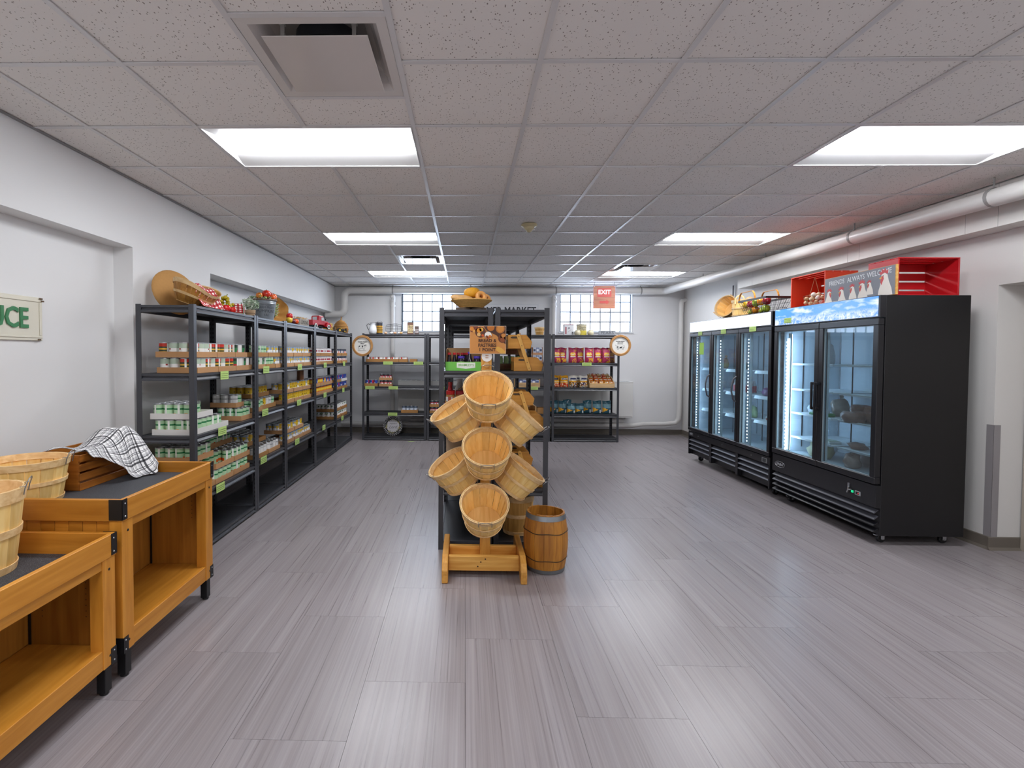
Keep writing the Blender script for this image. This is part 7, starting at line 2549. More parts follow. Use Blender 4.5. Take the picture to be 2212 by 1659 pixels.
# round farm signs
def round_sign(name, label, x, z, lines, draw):
    t = thing(name, label, 'sign', (x, BY - 0.045, z), 0, 'round farm signs on the back shelves')
    MB().lathe([(0.138, 0.0), (0.178, 0.0), (0.18, -0.012), (0.176, -0.028), (0.146, -0.03), (0.138, -0.018)], 48, close=True, rot=Matrix.Rotation(-PI / 2, 3, 'X')).build('wood_rim', WOOD('#bb8b54', '#9d6e3a', 'X', 5, 0.5, 3), t, smooth=35)
    MB().lathe([(0.0, -0.004), (0.138, -0.004), (0.138, -0.010), (0, -0.010)], 48, rot=Matrix.Rotation(-PI / 2, 3, 'X')).build('face', M('#e4e3dd', 0.5), t)
    ink = M('#2b2b2d', 0.6)
    for s_, sz, zz in lines:
        text('lettering', s_, sz, ink, t, (0, -0.0112, zz), sx=1.1, bold=0.0006)
    for poly in draw:
        MB().prism(poly, (0, -0.0112, 0), (1, 0, 0), (0, 0, 1), (0, 0.0008, 0)).build('drawing', ink, t)
    bz = MB().box(-0.006, 0.006, 0.001, 0.028, 0.1, 0.19)
    bz.build('hook', STEEL, t)
    return t


def stroke(pts, w_=0.0025):
    out = []
    for (x0, z0), (x1, z1) in zip(pts[:-1], pts[1:]):
        d = Vector((x1 - x0, z1 - z0)); n_ = Vector((-d.y, d.x)).normalized() * w_ / 2
        out.append([(x0 - n_.x, z0 - n_.y), (x1 - n_.x, z1 - n_.y), (x1 + n_.x, z1 + n_.y), (x0 + n_.x, z0 + n_.y)])
    return out


cow = stroke([(-0.065, -0.075), (-0.062, -0.03), (-0.06, 0.0), (0.03, 0.004), (0.055, 0.022), (0.075, 0.012), (0.06, -0.01), (0.035, -0.03), (0.03, -0.075)]) + stroke([(-0.05, -0.075), (-0.045, -0.04), (0.015, -0.045), (0.018, -0.075)]) + stroke([(-0.06, 0.0), (-0.075, -0.02), (-0.07, -0.06)]) + stroke([(-0.08, -0.08), (0.06, -0.082)], 0.003)
cow += [[(-0.06, 0.0), (-0.062, -0.022), (-0.045, -0.015), (-0.042, 0.001)], [(-0.01, 0.002), (-0.012, -0.03), (0.008, -0.025), (0.012, 0.003)], [(0.03, 0.004), (0.034, -0.012), (0.05, 0.0), (0.055, 0.022)]]
pig = stroke([(-0.07, -0.03), (-0.06, 0.0), (-0.03, 0.018), (0.03, 0.018), (0.065, 0.0), (0.07, -0.03), (0.055, -0.05), (-0.05, -0.052), (-0.07, -0.03)]) + stroke([(-0.045, -0.05), (-0.045, -0.072), (-0.03, -0.072), (-0.03, -0.052)]) + stroke([(0.035, -0.05), (0.035, -0.072), (0.05, -0.072), (0.052, -0.05)]) + stroke([(-0.07, -0.01), (-0.085, 0.0), (-0.078, 0.012)])
pig += [[(-0.055, -0.02), (-0.05, -0.04), (-0.03, -0.035), (-0.035, -0.012)], [(-0.015, -0.03), (0.0, -0.048), (0.03, -0.04), (0.035, -0.018), (0.01, -0.022)], [(0.045, -0.03), (0.058, -0.04), (0.06, -0.02)]]
round_sign('cow_sign', 'round wood-rimmed sign with a cow, lettered farm fresh milk', -1.738, 1.62, (('FARM FRESH', 0.026, 0.065), ('MILK', 0.028, 0.036)), cow)
round_sign('pig_sign', 'round wood-rimmed sign with a pig, lettered farm fresh bacon', 2.615, 1.648, (('FARM FRESH', 0.024, 0.068), ('BACON', 0.024, 0.042)), pig)

# round dotted plaque
pl = thing('dotted_plaque', 'round plaque with white dots, leaves and script on the bottom back shelf', 'plaque', (-1.245, 8.70, LVK[4] + 0.001 + 0.0))
pl.rotation_euler = (math.radians(-8), 0, 0)
RX = Matrix.Rotation(PI / 2, 3, 'X')
pr = 0.168
MB().lathe([(0, -0.006), (pr, -0.006), (pr, 0.0), (0, 0)], 40, (0, 0, pr), rot=RX).build('board', M('#26262a', 0.5), pl)
MB().lathe([(0, 0.0006), (0.112, 0.0006), (0.112, 0.0012), (0, 0.0012)], 36, (0, 0, pr), rot=RX).build('face', M('#d8d6da', 0.5), pl)
b = MB()
for k in range(30):
    a = 2 * PI * k / 30
    for r, o_ in ((0.139, 0), (0.158, 0.5)):
        a2 = a + o_ * 2 * PI / 30
        b.lathe([(0, 0.0012), (0.0068, 0.0012), (0.0068, 0.0008)], 8, (r * math.cos(a2), 0, pr + r * math.sin(a2)), rot=RX)
b.build('dots', M('#eceaea', 0.5), pl)
rr = random.Random(77)
b = MB()
for k in range(90):
    a = rr.uniform(0, 2 * PI); r = rr.uniform(0.095, 0.128)
    an = rr.uniform(0, PI)
    x, z = r * math.cos(a), pr + r * math.sin(a)
    u = Vector((math.cos(an), 0, math.sin(an))) * 0.014; v = Vector((-math.sin(an), 0, math.cos(an))) * 0.004
    c = Vector((x, -0.0018 - 0.00001 * k, z))
    b._add([c - u, c + v, c + u, c - v], [(0, 3, 2, 1)], rr.choice((0, 0, 1, 2)))
b.build('leaf_wreath', [M('#9a9d6c', 0.6), M('#6f7550', 0.6), M('#b9a24a', 0.6)], pl)
text('lettering', 'rejoice', 0.045, M('#55535c', 0.6), pl, (0, -0.0022, pr + 0.045), shear=0.3, depth=0.0002)
text('lettering', 'Lord', 0.07, M('#55535c', 0.6), pl, (0, -0.0022, pr - 0.02), shear=0.3, depth=0.0002)

# fallen price card on the floor
o = tag(MB().box(-0.05, 0.05, -0.02, 0.02, 0.0008, 0.0022).build('price_card', TAGM, loc=(-0.90, 8.47, 0)), 'green price card fallen on the floor before the back shelf', 'price card')
o.rotation_euler = (0, 0, 0.3)

# ================================================================== snack bags
_bagm = {}


def bag_mesh(w_, h_, d_, cols, kind, seed):
    """pillow bag; front towards -y. cols: palette, kind picks the print"""
    rr = random.Random(seed)
    nu, nv = 12, 16
    b = MB()
    ph = rr.uniform(0, 6)
    def pt(s, t, side):
        x = (s - 0.5) * w_ * (1 - 0.06 * math.sin(PI * t))
        z = t * h_
        e = math.sin(PI * s) ** 0.6 * (math.sin(PI * (0.06 + 0.9 * t)) ** 0.55 if 0.02 < t < 0.99 else 0.05)
        y = side * d_ / 2 * e
        y += 0.006 * math.sin(9 * s + 5 * t + ph) * e
        if t > 0.9:
            y += 0.008 * math.sin(11 * s + ph)
            z += 0.006 * math.sin(6 * s + ph)
        return (x, y, z)
    ms = []
    for side in (-1, 1):
        o = len(b.v)
        for j in range(nv + 1):
            for i in range(nu + 1):
                b.v.append(pt(i / nu, j / nv, side))
        for j in range(nv):
            for i in range(nu):
                a = o + j * (nu + 1) + i
                f = [a, a + 1, a + nu + 2, a + nu + 1]
                if side > 0:
                    f.reverse()
                b.f.append(f)
                s, t = (i + 0.5) / nu, (j + 0.5) / nv
                b.m.append(kind(s, t, rr) if side < 0 else 0)
    return b.mesh('snack_bag', [M(c, 0.25) for c in cols], smooth=60)


def k_lays(s, t, rr):
    if ((s - 0.5) / 0.3) ** 2 + ((t - 0.56) / 0.15) ** 2 < 1:
        return 1
    if t < 0.3 and s > 0.45 and rr.random() < 0.6:
        return 2
    if t > 0.72 and s > 0.6 and rr.random() < 0.4:
        return 2
    if t < 0.42 and t > 0.36 and 0.2 < s < 0.8:
        return 3
    return 0


def k_corn(s, t, rr):
    if 0.6 < t < 0.8 and 0.15 < s < 0.85:
        return 2
    if t < 0.38:
        return 1 if rr.random() < 0.75 else 3
    if 0.42 < t < 0.5:
        return 3
    return 0


def k_corn2(s, t, rr):
    if 0.66 < t < 0.84 and 0.15 < s < 0.85:
        return 2
    if t < 0.45:
        return rr.choice((0, 1, 2, 3))
    return 0 if t > 0.55 else 1


def k_teal(s, t, rr):
    if 0.14 < t < 0.5 and s < 0.62 and abs(t - 0.32) < 0.18 * (1 - s / 0.66):
        return 1
    if 0.08 < t < 0.32 and 0.72 < s < 0.9:
        return 2
    if 0.42 < t < 0.72:
        return 3
    return 0


_bagv = {}


def snack(label, loc, wh, cols, kind, seed, group, rz=0.0, name='snack_bag', word=None, tilt=-0.05, wsize=0.03, wcol='#f2efe8', wz=0.56):
    key = (wh, tuple(cols), kind.__name__, seed)
    if key not in _bagv:
        _bagv[key] = bag_mesh(*wh, cols, kind, seed)
    t = thing(name, label, 'snack bag', loc, rz, group, (tilt, 0, rz))
    link('bag', _bagv[key], t)
    if word:
        text('lettering', word, wsize, M(wcol, 0.5), t, (0, -wh[2] * 0.5 - 0.006, wh[1] * wz), depth=0.0004, bold=0.0006, rot=(PI / 2, -0.12, 0))
    return t


LAY = ['#b5365e', '#f2bd35', '#e5a535', '#eedfe2']
zz = LVK[1] + 0.001
for q, (x, y, rz) in enumerate(((1.585, 8.72, 0.1), (1.69, 8.76, -0.25), (1.86, 8.72, 0.05), (2.0, 8.79, 0.1), (2.135, 8.70, -0.05), (2.285, 8.71, 0.0), (2.365, 8.86, 0.1), (2.435, 8.71, 0.12), (2.535, 8.80, -0.1))):
    lbs = 'purple red chip bag on the back shelf, %s from the left' % ('first', 'second', 'third', 'fourth', 'fifth', 'sixth', 'seventh', 'eighth', 'ninth')[q]
    snack(lbs, (x, y, zz + 0.001), (0.145, 0.26, 0.07), LAY if q != 8 else ['#4a2230', '#7d5a2a', '#6d4a20', '#8a7a7a'], k_lays, 1 + q % 4, 'purple red chip bags', rz, word="Lay's" if q not in (3, 6, 8) else None, wsize=0.036)
zz = LVK[2] + 0.001
FRO = ['#e8a417', '#d8431c', '#2a2440', '#f0d9b0']
FRC = ['#efe9dc', '#e0a02a', '#2b3566', '#7a4a22']
for q, (x, y, cols, kd, rz, lb) in enumerate(((1.50, 8.70, FRO, k_corn, 0.2, 'orange corn chip bag half hidden by the shelf post'), (1.62, 8.86, FRO, k_corn, -0.2, 'orange corn chip bag behind the others'), (1.715, 8.70, FRO, k_corn, 0.05, 'orange corn chip bag on the back shelf, in front'),
                                             (1.865, 8.70, FRC, k_corn2, 0.0, 'white and blue corn chip bag on the back shelf, left of two'), (2.05, 8.70, FRC, k_corn2, 0.12, 'white and blue corn chip bag on the back shelf, right of two'), (1.96, 8.82, FRC, k_corn2, -0.1, 'brown and white corn chip bag at the back of the row'))):
    if x < 1.55:
        x = 1.57; y = 8.70
    snack(lb, (x, y, zz + 0.001), (0.14, 0.20, 0.065), cols, kd, 3 + q, 'corn chip bags on the back shelf', rz, word='Fritos' if q in (2, 3, 4) else None, wsize=0.045, wcol='#f5f2ee' if q == 2 else '#2b3566', wz=0.72)
# wooden crate of small bags
LW_ = WOOD('#dcb98a', '#c49a66', 'X', 8, 0.6)
t = thing('wooden_crate', 'pale wooden crate with sloping sides full of small snack bags', 'crate', (2.14, 8.63, LVK[2] + 0.001))
MB().box(0, 0.42, 0, 0.01, 0, 0.075).build('front_board', LW_, t, bevel=0.001)
MB().box(0, 0.42, 0.27, 0.28, 0, 0.17).build('back_board', LW_, t, bevel=0.001)
for x in (0, 0.408):
    MB().prism([(0.0105, 0), (0.2695, 0), (0.2695, 0.19), (0.2, 0.19), (0.0105, 0.085)], (x, 0, 0), (0, 1, 0), (0, 0, 1), (0.012, 0, 0)).build('side_board', LW_, t, bevel=0.001)
MB().box(0.0125, 0.4075, 0.0105, 0.2695, 0.001, 0.008).build('floor_board', LW_, t)
SB = [['#d8661c', '#a52a1c', '#efe3cf', '#e9b02c'], ['#a52a1c', '#7a1f18', '#e6c9a0', '#d8661c'], ['#8a5a26', '#b5301c', '#e9d8b8', '#c9822c'], ['#e8921c', '#d0431c', '#f0e6d6', '#f0c040']]
rr = random.Random(15)
k = 0
for row, (yy, z0) in enumerate(((0.045, 0.02), (0.10, 0.06), (0.16, 0.10), (0.215, 0.14))):
    for c in range(5):
        x = 0.055 + 0.078 * c + rr.uniform(-0.008, 0.008)
        cols = SB[3 if row < 1 else (0 if row < 2 else (1 if c % 2 else 2))]
        snack('small orange snack bag in the %s row of the sloping wooden crate' % ('front', 'second', 'third', 'back')[row], (2.14 + x, 8.63 + yy, LVK[2] + 0.012 + z0), (0.085, 0.09, 0.03), cols, k_corn, 20 + (k % 5), 'small snack bags in the wooden crate', rr.uniform(-0.3, 0.3), 'snack_bag', tilt=-0.55 + rr.uniform(-0.1, 0.1))
        k += 1
zz = LVK[3] + 0.001
TE = ['#2f5a68', '#e9a92a', '#e8ecee', '#6f97a2']
for q, (x, y, hgt, rz) in enumerate(((1.555, 8.74, 0.22, 0.2), (1.70, 8.72, 0.22, 0.05), (1.80, 8.84, 0.23, -0.1), (1.835, 8.68, 0.18, 0.1), (1.985, 8.70, 0.18, 0.0), (2.13, 8.76, 0.225, -0.1), (2.285, 8.70, 0.225, 0.0), (2.45, 8.70, 0.225, 0.05))):
    snack('dark teal snack bag on the low back shelf, %s from the left' % ('first', 'second', 'third', 'fourth', 'fifth', 'sixth', 'seventh', 'eighth')[q], (x, y, zz + 0.001), (0.15, hgt, 0.085), TE, k_teal, 40 + q % 3, 'dark teal snack bags', rz, tilt=-0.04)

# boxed goods beside the centre rack on the back shelf
t0 = LVK[1] + 0.001
WBL = M('#c9d0de', 0.5, noise=(55, 0.35))
for q, (x, z) in enumerate(((0.98, 0), (1.16, 0), (0.98, 0.135), (1.16, 0.135))):
    t = thing('display_carton', ('lower left carton of blue-printed packs on back shelf', 'lower right carton of blue-printed packs on back shelf', 'upper left carton of blue-printed packs on back shelf', 'upper right carton of blue-printed packs on back shelf')[q], 'carton', (x, 8.63, t0 + z), 0, 'cartons of blue packs')
    MB().box(0, 0.172, 0, 0.2, 0, 0.004).box(0, 0.004, 0, 0.2, 0.0045, 0.13).box(0.168, 0.172, 0, 0.2, 0.0045, 0.13).box(0.0045, 0.1675, 0, 0.004, 0.0045, 0.04).build('carton', M('#b5855f', 0.8), t)
    for c in range(3):
        MB().box(0.008 + c * 0.053, 0.057 + c * 0.053, 0.008, 0.19, 0.005, 0.125).build('pack', [M('#c3cad9', 0.4), M('#5c6c92', 0.4)][0] if (c + q) % 2 else M('#7e8aa8', 0.4), t)
        MB().box(0.016 + c * 0.053, 0.05 + c * 0.053, 0.0072, 0.0078, 0.06, 0.1).build('pack_print', M('#39425f' if (c + q) % 2 else '#e2e5ec', 0.5), t)
t0 = LVK[2] + 0.001
for q, x in enumerate((0.86, 1.08)):
    t = thing('wooden_crate', ('small pale wooden crate of blue packs, left one, back shelf', 'small pale wooden crate of blue packs, right one, back shelf')[q], 'crate', (x, 8.63, t0), 0, 'small wooden crates of blue packs')
    for zc in (0.0, 0.028, 0.056):
        MB().box(0, 0.21, 0, 0.008, zc, zc + 0.024).build('front_slat', LW_, t)
        MB().box(0, 0.21, 0.19, 0.198, zc, zc + 0.024).build('back_slat', LW_, t)
    for x_ in (0, 0.2):
        MB().box(x_, x_ + 0.01, 0.0085, 0.1895, 0, 0.135).build('end_board', LW_, t)
    MB().box(0.0105, 0.1995, 0.0085, 0.1895, 0.001, 0.008).build('floor_board', LW_, t)
    for c in range(3):
        MB().box(0.014 + c * 0.062, 0.072 + c * 0.062, 0.012, 0.18, 0.0085, 0.125).build('pack', M('#41538c' if c % 2 else '#aeb8d0', 0.4), t)
        MB().box(0.022 + c * 0.062, 0.064 + c * 0.062, 0.0112, 0.0118, 0.07, 0.11).build('pack_print', M('#dfe3ea' if c % 2 else '#4d5c8e', 0.5), t)
o = tag(MB().box(1.25, 1.455, 8.64, 8.86, LVK[3] + 0.001, LVK[3] + 0.10).build('cardboard_box', KRAFT2, bevel=0.002), 'closed brown cardboard box on the low back shelf beside the snack bags', 'box')

# ================================================================== signs
ex = thing('exit_sign', 'hanging wood-look sign with white EXIT on red and a red arrow', 'sign', (2.41, 8.80, 2.486))
hw, hh = 0.192, 0.2
MB().box(-hw, hw, 0, 0.006, -hh, hh).build('backing', M('#b59bb0', 0.5), ex)
for k in range(6):
    z0 = -hh + 0.008 + k * (2 * hh - 0.016) / 6
    MB().box(-hw + 0.006, hw - 0.006, -0.003, -0.0004, z0 + 0.0008, z0 + (2 * hh - 0.016) / 6 - 0.0008).build('printed_plank', WOOD('#c08263', '#96573e', 'X', 7, 0.5), ex)
MB().box(-0.12, 0.12, -0.0045, -0.0034, 0.005, 0.155).build('red_panel', M('#b83a34', 0.5), ex)
text('lettering', 'EXIT', 0.105, M('#efe6e4', 0.5), ex, (0, -0.0055, 0.085), bold=0.003, sx=1.0)
MB().prism([(-0.08, -0.105), (0.035, -0.105), (0.035, -0.125), (0.09, -0.085), (0.035, -0.045), (0.035, -0.065), (-0.08, -0.065)], (0, -0.0045, 0), (1, 0, 0), (0, 0, 1), (0, 0.0008, 0)).build('arrow', M('#b33530', 0.5), ex)
MB().tube([(-0.17, 0.003, hh - 0.01), (-0.17, 0.003, 0.2615)], 0.0022, 5).tube([(0.17, 0.003, hh - 0.01), (0.17, 0.003, 0.2615)], 0.0022, 5).build('hanging_wire', M('#4a4a4c', 0.4, 0.5), ex)
MB().ball((-0.17, -0.004, hh - 0.015), 0.009, 8).ball((0.17, -0.004, hh - 0.015), 0.009, 8).build('grommet', M('#e6e6e6', 0.3), ex, smooth=60)

mk = thing('market_sign', 'white sign on the back wall reading farmer market, half hidden by the centre rack', 'sign', (0.60, YB - 0.0005, 2.29))
MB().box(-0.775, 0.775, -0.016, 0, -0.14, 0.14).build('board', M('#d2d3d6', 0.5), mk, bevel=0.002)
MB().box(-0.74, 0.74, -0.0175, -0.0165, -0.115, 0.115).build('panel', M('#dcdde0', 0.5), mk)
text('lettering', 'FARMER MARKET', 0.205, M('#303238', 0.5), mk, (0.725, -0.0195, 0.0), bold=0.004, sx=0.76, align='RIGHT')

# ================================================================== things on the centre rack
# bread basket
tz = LVC[0] + 0.001
for q, x in enumerate((-0.012, 0.108)):
    t = thing('wood_slice', ('bark-edged wood slice under the bread basket, left one', 'bark-edged wood slice under the bread basket, right one')[q], 'wood slice', (x, 3.98, tz), 0, 'wood slices under the bread basket')
    MB().lathe([(0, 0.0), (0.056, 0.0), (0.058, 0.014), (0.056, 0.028), (0, 0.028)], 22).build('wood', M('#8a6a48', 0.8), t, smooth=40)
    MB().lathe([(0.0565, 0.0005), (0.0605, 0.002), (0.0595, 0.014), (0.0605, 0.026), (0.0565, 0.0275)], 22).build('bark', M('#57493f', 0.9, noise=(60, 0.35)), t, smooth=40)
bb = thing('bread_basket', 'oval coiled straw basket of bread on top of the centre rack', 'basket', (0.05, 3.985, tz + 0.029))
b = MB()
for k in range(8):
    s = k / 7
    rx, ry = 0.088 + 0.07 * s, 0.07 + 0.05 * s
    z = 0.006 + 0.052 * s
    b.tube([(rx * math.cos(2 * PI * q / 36), ry * math.sin(2 * PI * q / 36), z) for q in range(36)], 0.0058, 6, closed=True)
b.build('coils', M('#c79b57', 0.8, noise=(90, 0.25), bump=(150, 0.5)), bb, smooth=50)
MB().lathe([(0, 0.003), (0.086, 0.003), (0.086, 0.008), (0, 0.008)], 28, sy=0.8).build('floor', M('#c79b57', 0.8), bb)
BRD = M('#cf9a55', 0.6, noise=(14, 0.25))
o = blob((0, 0, 0), (0.105, 0.045, 0.032), 71, 16, 0.08).build('bread_loaf', M('#cda067', 0.55, noise=(30, 0.3)), smooth=70, loc=(-0.02, 3.955, tz + 0.074))
o.rotation_euler = (0, math.radians(8), math.radians(12))
tag(o, 'long tan bread loaf in the coiled basket', 'bread')
o = blob((0, 0, 0), (0.068, 0.06, 0.048), 72, 18, 0.06).build('bread_roll', M('#d09214', 0.65, noise=(60, 0.25), bump=(60, 0.8)), smooth=70, loc=(0.055, 4.0, tz + 0.112))
tag(o, 'golden yellow round bread on top of the heap', 'bread')
for q, (x, y, z, rx) in enumerate(((0.125, 3.945, 0.112, 1.25), (0.158, 3.985, 0.1, 1.0))):
    b = MB()
    R1, R2 = 0.030, 0.0175
    vs = []; N1, N2 = 22, 10
    for i in range(N1):
        for j in range(N2):
            a, c = 2 * PI * i / N1, 2 * PI * j / N2
            vs.append(((R1 + R2 * math.cos(c)) * math.cos(a), (R1 + R2 * math.cos(c)) * math.sin(a), R2 * 1.1 * math.sin(c)))
    fs = [(i * N2 + j, ((i + 1) % N1) * N2 + j, ((i + 1) % N1) * N2 + (j + 1) % N2, i * N2 + (j + 1) % N2) for i in range(N1) for j in range(N2)]
    b._add(vs, fs, 0)
    o = b.build('bagel', M('#d99a52', 0.5, noise=(25, 0.2)), smooth=70, loc=(x, y, tz + z))
    o.rotation_euler = (rx, 0, 0.3)
    tag(o, ('bagel facing the room in the coiled basket', 'bagel behind the front one in the coiled basket')[q], 'bagel', 'bagels in the basket')

# green BRAMLEY'S carton with bottles
cz = LVC[1] + 0.001
t = thing('green_carton', 'lime green display carton with white name plate on the centre rack', 'carton', (-0.145, 3.812, cz))
GRN = M('#6cb94a', 0.6)
b = MB().box(0, 0.29, 0, 0.003, 0, 0.068).box(0, 0.003, 0.0035, 0.25, 0, 0.068).box(0.287, 0.29, 0.0035, 0.25, 0, 0.068)
b.build('tray', GRN, t)
b = MB().box(0.0035, 0.2865, 0.0035, 0.2495, 0, 0.003).box(0.0, 0.29, 0.2505, 0.2535, 0, 0.175)
for x in (0.0032, 0.2838):
    b.prism([(0.0, 0.069), (0.06, 0.069), (0.25, 0.069), (0.25, 0.175), (0.06, 0.16)], (x, 0.0, 0), (0, 1, 0), (0, 0, 1), (0.003, 0, 0))
b.build('carton_back', M('#a8835c', 0.8), t)
MB().prism([(0.085, 0.024), (0.155, 0.015), (0.225, 0.024), (0.225, 0.062), (0.085, 0.062)], (0, -0.0006, 0), (1, 0, 0), (0, 0, 1), (0, 0.0005, 0)).build('name_plate', M('#e4e9df', 0.6), t)
text('lettering', "BRAMLEY'S", 0.0245, M('#6cae55', 0.6), t, (0.155, -0.001, 0.043), depth=0.0002, bold=0.0003)
DB = M('#1d1420', 0.12)
for q, (x, y, cap, lb) in enumerate(((-0.118, 3.85, '#c81e24', 'dark bottle with red cap at the left of the green carton'), (-0.078, 3.85, '#c81e24', 'dark bottle with red cap, second in the green carton'),
                                    (-0.05, 3.92, '#b81e28', 'dark bottle with red cap in the second row, left'), (-0.02, 3.93, '#a81c28', 'dark bottle with red cap in the second row, middle'), (0.02, 3.93, '#b01e28', 'dark bottle with red cap in the second row, right'), (0.0, 3.99, '#b01e28', 'dark bottle with red cap at the back of the carton'))):
    t = thing('syrup_bottle', lb, 'bottle', (x, y, cz + 0.0035), 0, 'dark syrup bottles')
    MB().lathe([(0, 0), (0.017, 0), (0.018, 0.008), (0.018, 0.055), (0.013, 0.085), (0.010, 0.112), (0.010, 0.118), (0, 0.118)], 16).build('bottle', DB, t, smooth=50)
    MB().lathe([(0, 0.1185), (0.0125, 0.1185), (0.0125, 0.134), (0, 0.1345)], 14).build('cap', M(cap, 0.3), t, smooth=40)
for q, (x, y, lb) in enumerate(((-0.025, 3.845, 'dark jam jar with purple lid, left one in the green carton'), (0.095, 3.845, 'dark jam jar with purple lid, right one by the stand post'))):
    t = thing('jam_jar', lb, 'jar', (x, y, cz + 0.0035), 0, 'jam jars in the green carton')
    MB().lathe([(0, 0), (0.025, 0), (0.028, 0.008), (0.028, 0.075), (0.023, 0.09), (0, 0.09)], 18).build('jar', DB, t, smooth=50)
    MB().lathe([(0, 0.0905), (0.026, 0.0905), (0.026, 0.108), (0, 0.109)], 18).build('lid', M('#45309a', 0.35), t, smooth=40)
    MB().lathe([(0.0285, 0.012), (0.0287, 0.05)], 10, a0=-PI / 2 - 0.9, a1=-PI / 2 + 0.9).build('label', M('#dfe2dc', 0.5), t)
    MB().lathe([(0.0286, 0.0505), (0.0288, 0.066)], 10, a0=-PI / 2 - 0.9, a1=-PI / 2 + 0.9).build('label_top', M('#93c83e', 0.5), t)
t = thing('syrup_bottle', 'dark wide bottle without visible cap in the green carton', 'bottle', (0.037, 3.845, cz + 0.0035), 0, 'dark syrup bottles')
MB().lathe([(0, 0), (0.026, 0), (0.028, 0.01), (0.027, 0.06), (0.016, 0.1), (0.012, 0.125), (0, 0.126)], 18).build('bottle', DB, t, smooth=50)
MB().lathe([(0.0285, 0.015), (0.0283, 0.05)], 10, a0=-PI / 2 - 0.8, a1=-PI / 2 + 0.8).build('label', M('#5a3f74', 0.5), t)
MB().lathe([(0, 0.1265), (0.0135, 0.1265), (0.0135, 0.14), (0, 0.1405)], 14).build('cap', M('#45309a', 0.35), t, smooth=40)


# two-tier folding tray carriers
BAM = WOOD('#c98f3c', '#b47a2a', 'X', 6, 0.4)
BAML = WOOD('#d6a556', '#c08d3e', 'Z', 6, 0.4)


def carrier(label, loc, w_=0.22):
    t = thing('tray_carrier', label, 'tray carrier', loc, 0, 'bamboo tray carriers on the centre rack')
    hx = lambda L_, h_: [(0, 0), (L_ - 0.012, 0), (L_, h_ * 0.5), (L_ - 0.045, h_), (0, h_)]
    for nm, ox, oz, L_, hole in (('lower_tray', 0.045, 0.0, 0.222, False), ('upper_tray', 0.0, 0.17, 0.182, True)):
        for yy in (0.0, 0.24):
            b = MB()
            b.prism(hx(L_, 0.104), (ox, yy, oz), (1, 0, 0), (0, 0, 1), (0, 0.01, 0))
            e = b.build(nm + '_end', BAM, t, bevel=0.001)
            if hole or True:
                hl = MB()
                c0 = ox + (0.05 if hole else 0.065)
                pts = [(c0 + 0.02 * math.cos(a) + (0.012 if math.cos(a) > 0 else -0.012), oz + 0.084 + 0.008 * math.sin(a)) for a in [2 * PI * q / 16 for q in range(16)]]
                hl.prism(pts, (0, yy - 0.0008, 0), (1, 0, 0), (0, 0, 1), (0, 0.0006, 0))
                hl.build('hand_hole', M('#4a3a26', 0.8), e)
        b = MB().box(ox + 0.004, ox + 0.014, 0.0105, 0.2395, oz, oz + 0.07).box(ox + L_ - 0.03, ox + L_ - 0.02, 0.0105, 0.2395, oz + 0.006, oz + 0.06).box(ox + 0.0145, ox + L_ - 0.0305, 0.0105, 0.2395, oz + 0.002, oz + 0.01)
        b.build(nm + '_sides', BAM, t)
    for yy in (-0.007, 0.251):
        p, q = Vector((0.078, 0, 0.268)), Vector((0.162, 0, 0.015))
        d = q - p
        L_ = d.length
        pts = []
        for k in range(9):
            a = PI / 2 + PI * k / 8
            pts.append((0.0 + 0.0135 * math.cos(a), 0.0135 * math.sin(a)))
        for k in range(9):
            a = -PI / 2 + PI * k / 8
            pts.append((L_ + 0.0135 * math.cos(a), 0.0135 * math.sin(a)))
        u = d.normalized(); v = Vector((-u.z, 0, u.x))
        s = MB().prism(pts, p + Vector((0, yy, 0)), u, v, (0, 0.006, 0)).build('link_bar', BAML, t, bevel=0.001)
        sc = MB()
        for f in (0.03, 0.3, 0.8, 0.97):
            c = p + u * (L_ * f)
            sc.lathe([(0, 0), (0.0035, 0), (0.003, 0.0015), (0, 0.0018)], 8, (c.x, yy - 0.0002, c.z), rot=Matrix.Rotation(PI / 2, 3, 'X'))
        sc.build('screw', M('#6b5a3c', 0.4, 0.6), s)
    return t


carrier('two-tier bamboo tray carrier on the upper shelf, right row of centre rack', (0.328, 3.826, LVC[1] + 0.001))
carrier('two-tier bamboo tray carrier on the middle shelf, right row of centre rack', (0.350, 3.826, LVC[2] + 0.001))
carrier('two-tier bamboo tray carrier on the lower shelf behind the right baskets', (0.345, 3.836, LVC[3] + 0.001))
# juice cartons behind the sign
DKB = M('#6d5036', 0.8)
for q, (z, s_) in enumerate(((0.0, 'JUICE'), (0.125, 'PICKLES'))):
    t = thing('printed_carton', ('lower brown carton printed in red behind the bread sign', 'upper brown carton printed in red behind the bread sign')[q], 'carton', (0.265, 4.12, LVC[1] + 0.001 + z), 0, 'printed cartons on the centre rack')
    MB().box(0, 0.2, 0, 0.2, 0, 0.05).box(0, 0.003, 0, 0.2, 0.0505, 0.12).box(0.197, 0.2, 0, 0.2, 0.0505, 0.12).build('carton', DKB, t)
    text('lettering', s_, 0.034, M('#6e2420', 0.6), t, (0.1, -0.0012, 0.025), depth=0.0004)
    for c in range(4):
        MB().lathe([(0, 0.051), (0.02, 0.051), (0.021, 0.09), (0.018, 0.1), (0.018, 0.112), (0, 0.112)], 12, (0.028 + 0.048 * c, 0.028, 0)).build('green_jar', M('#7fa06a', 0.2), t, smooth=40)
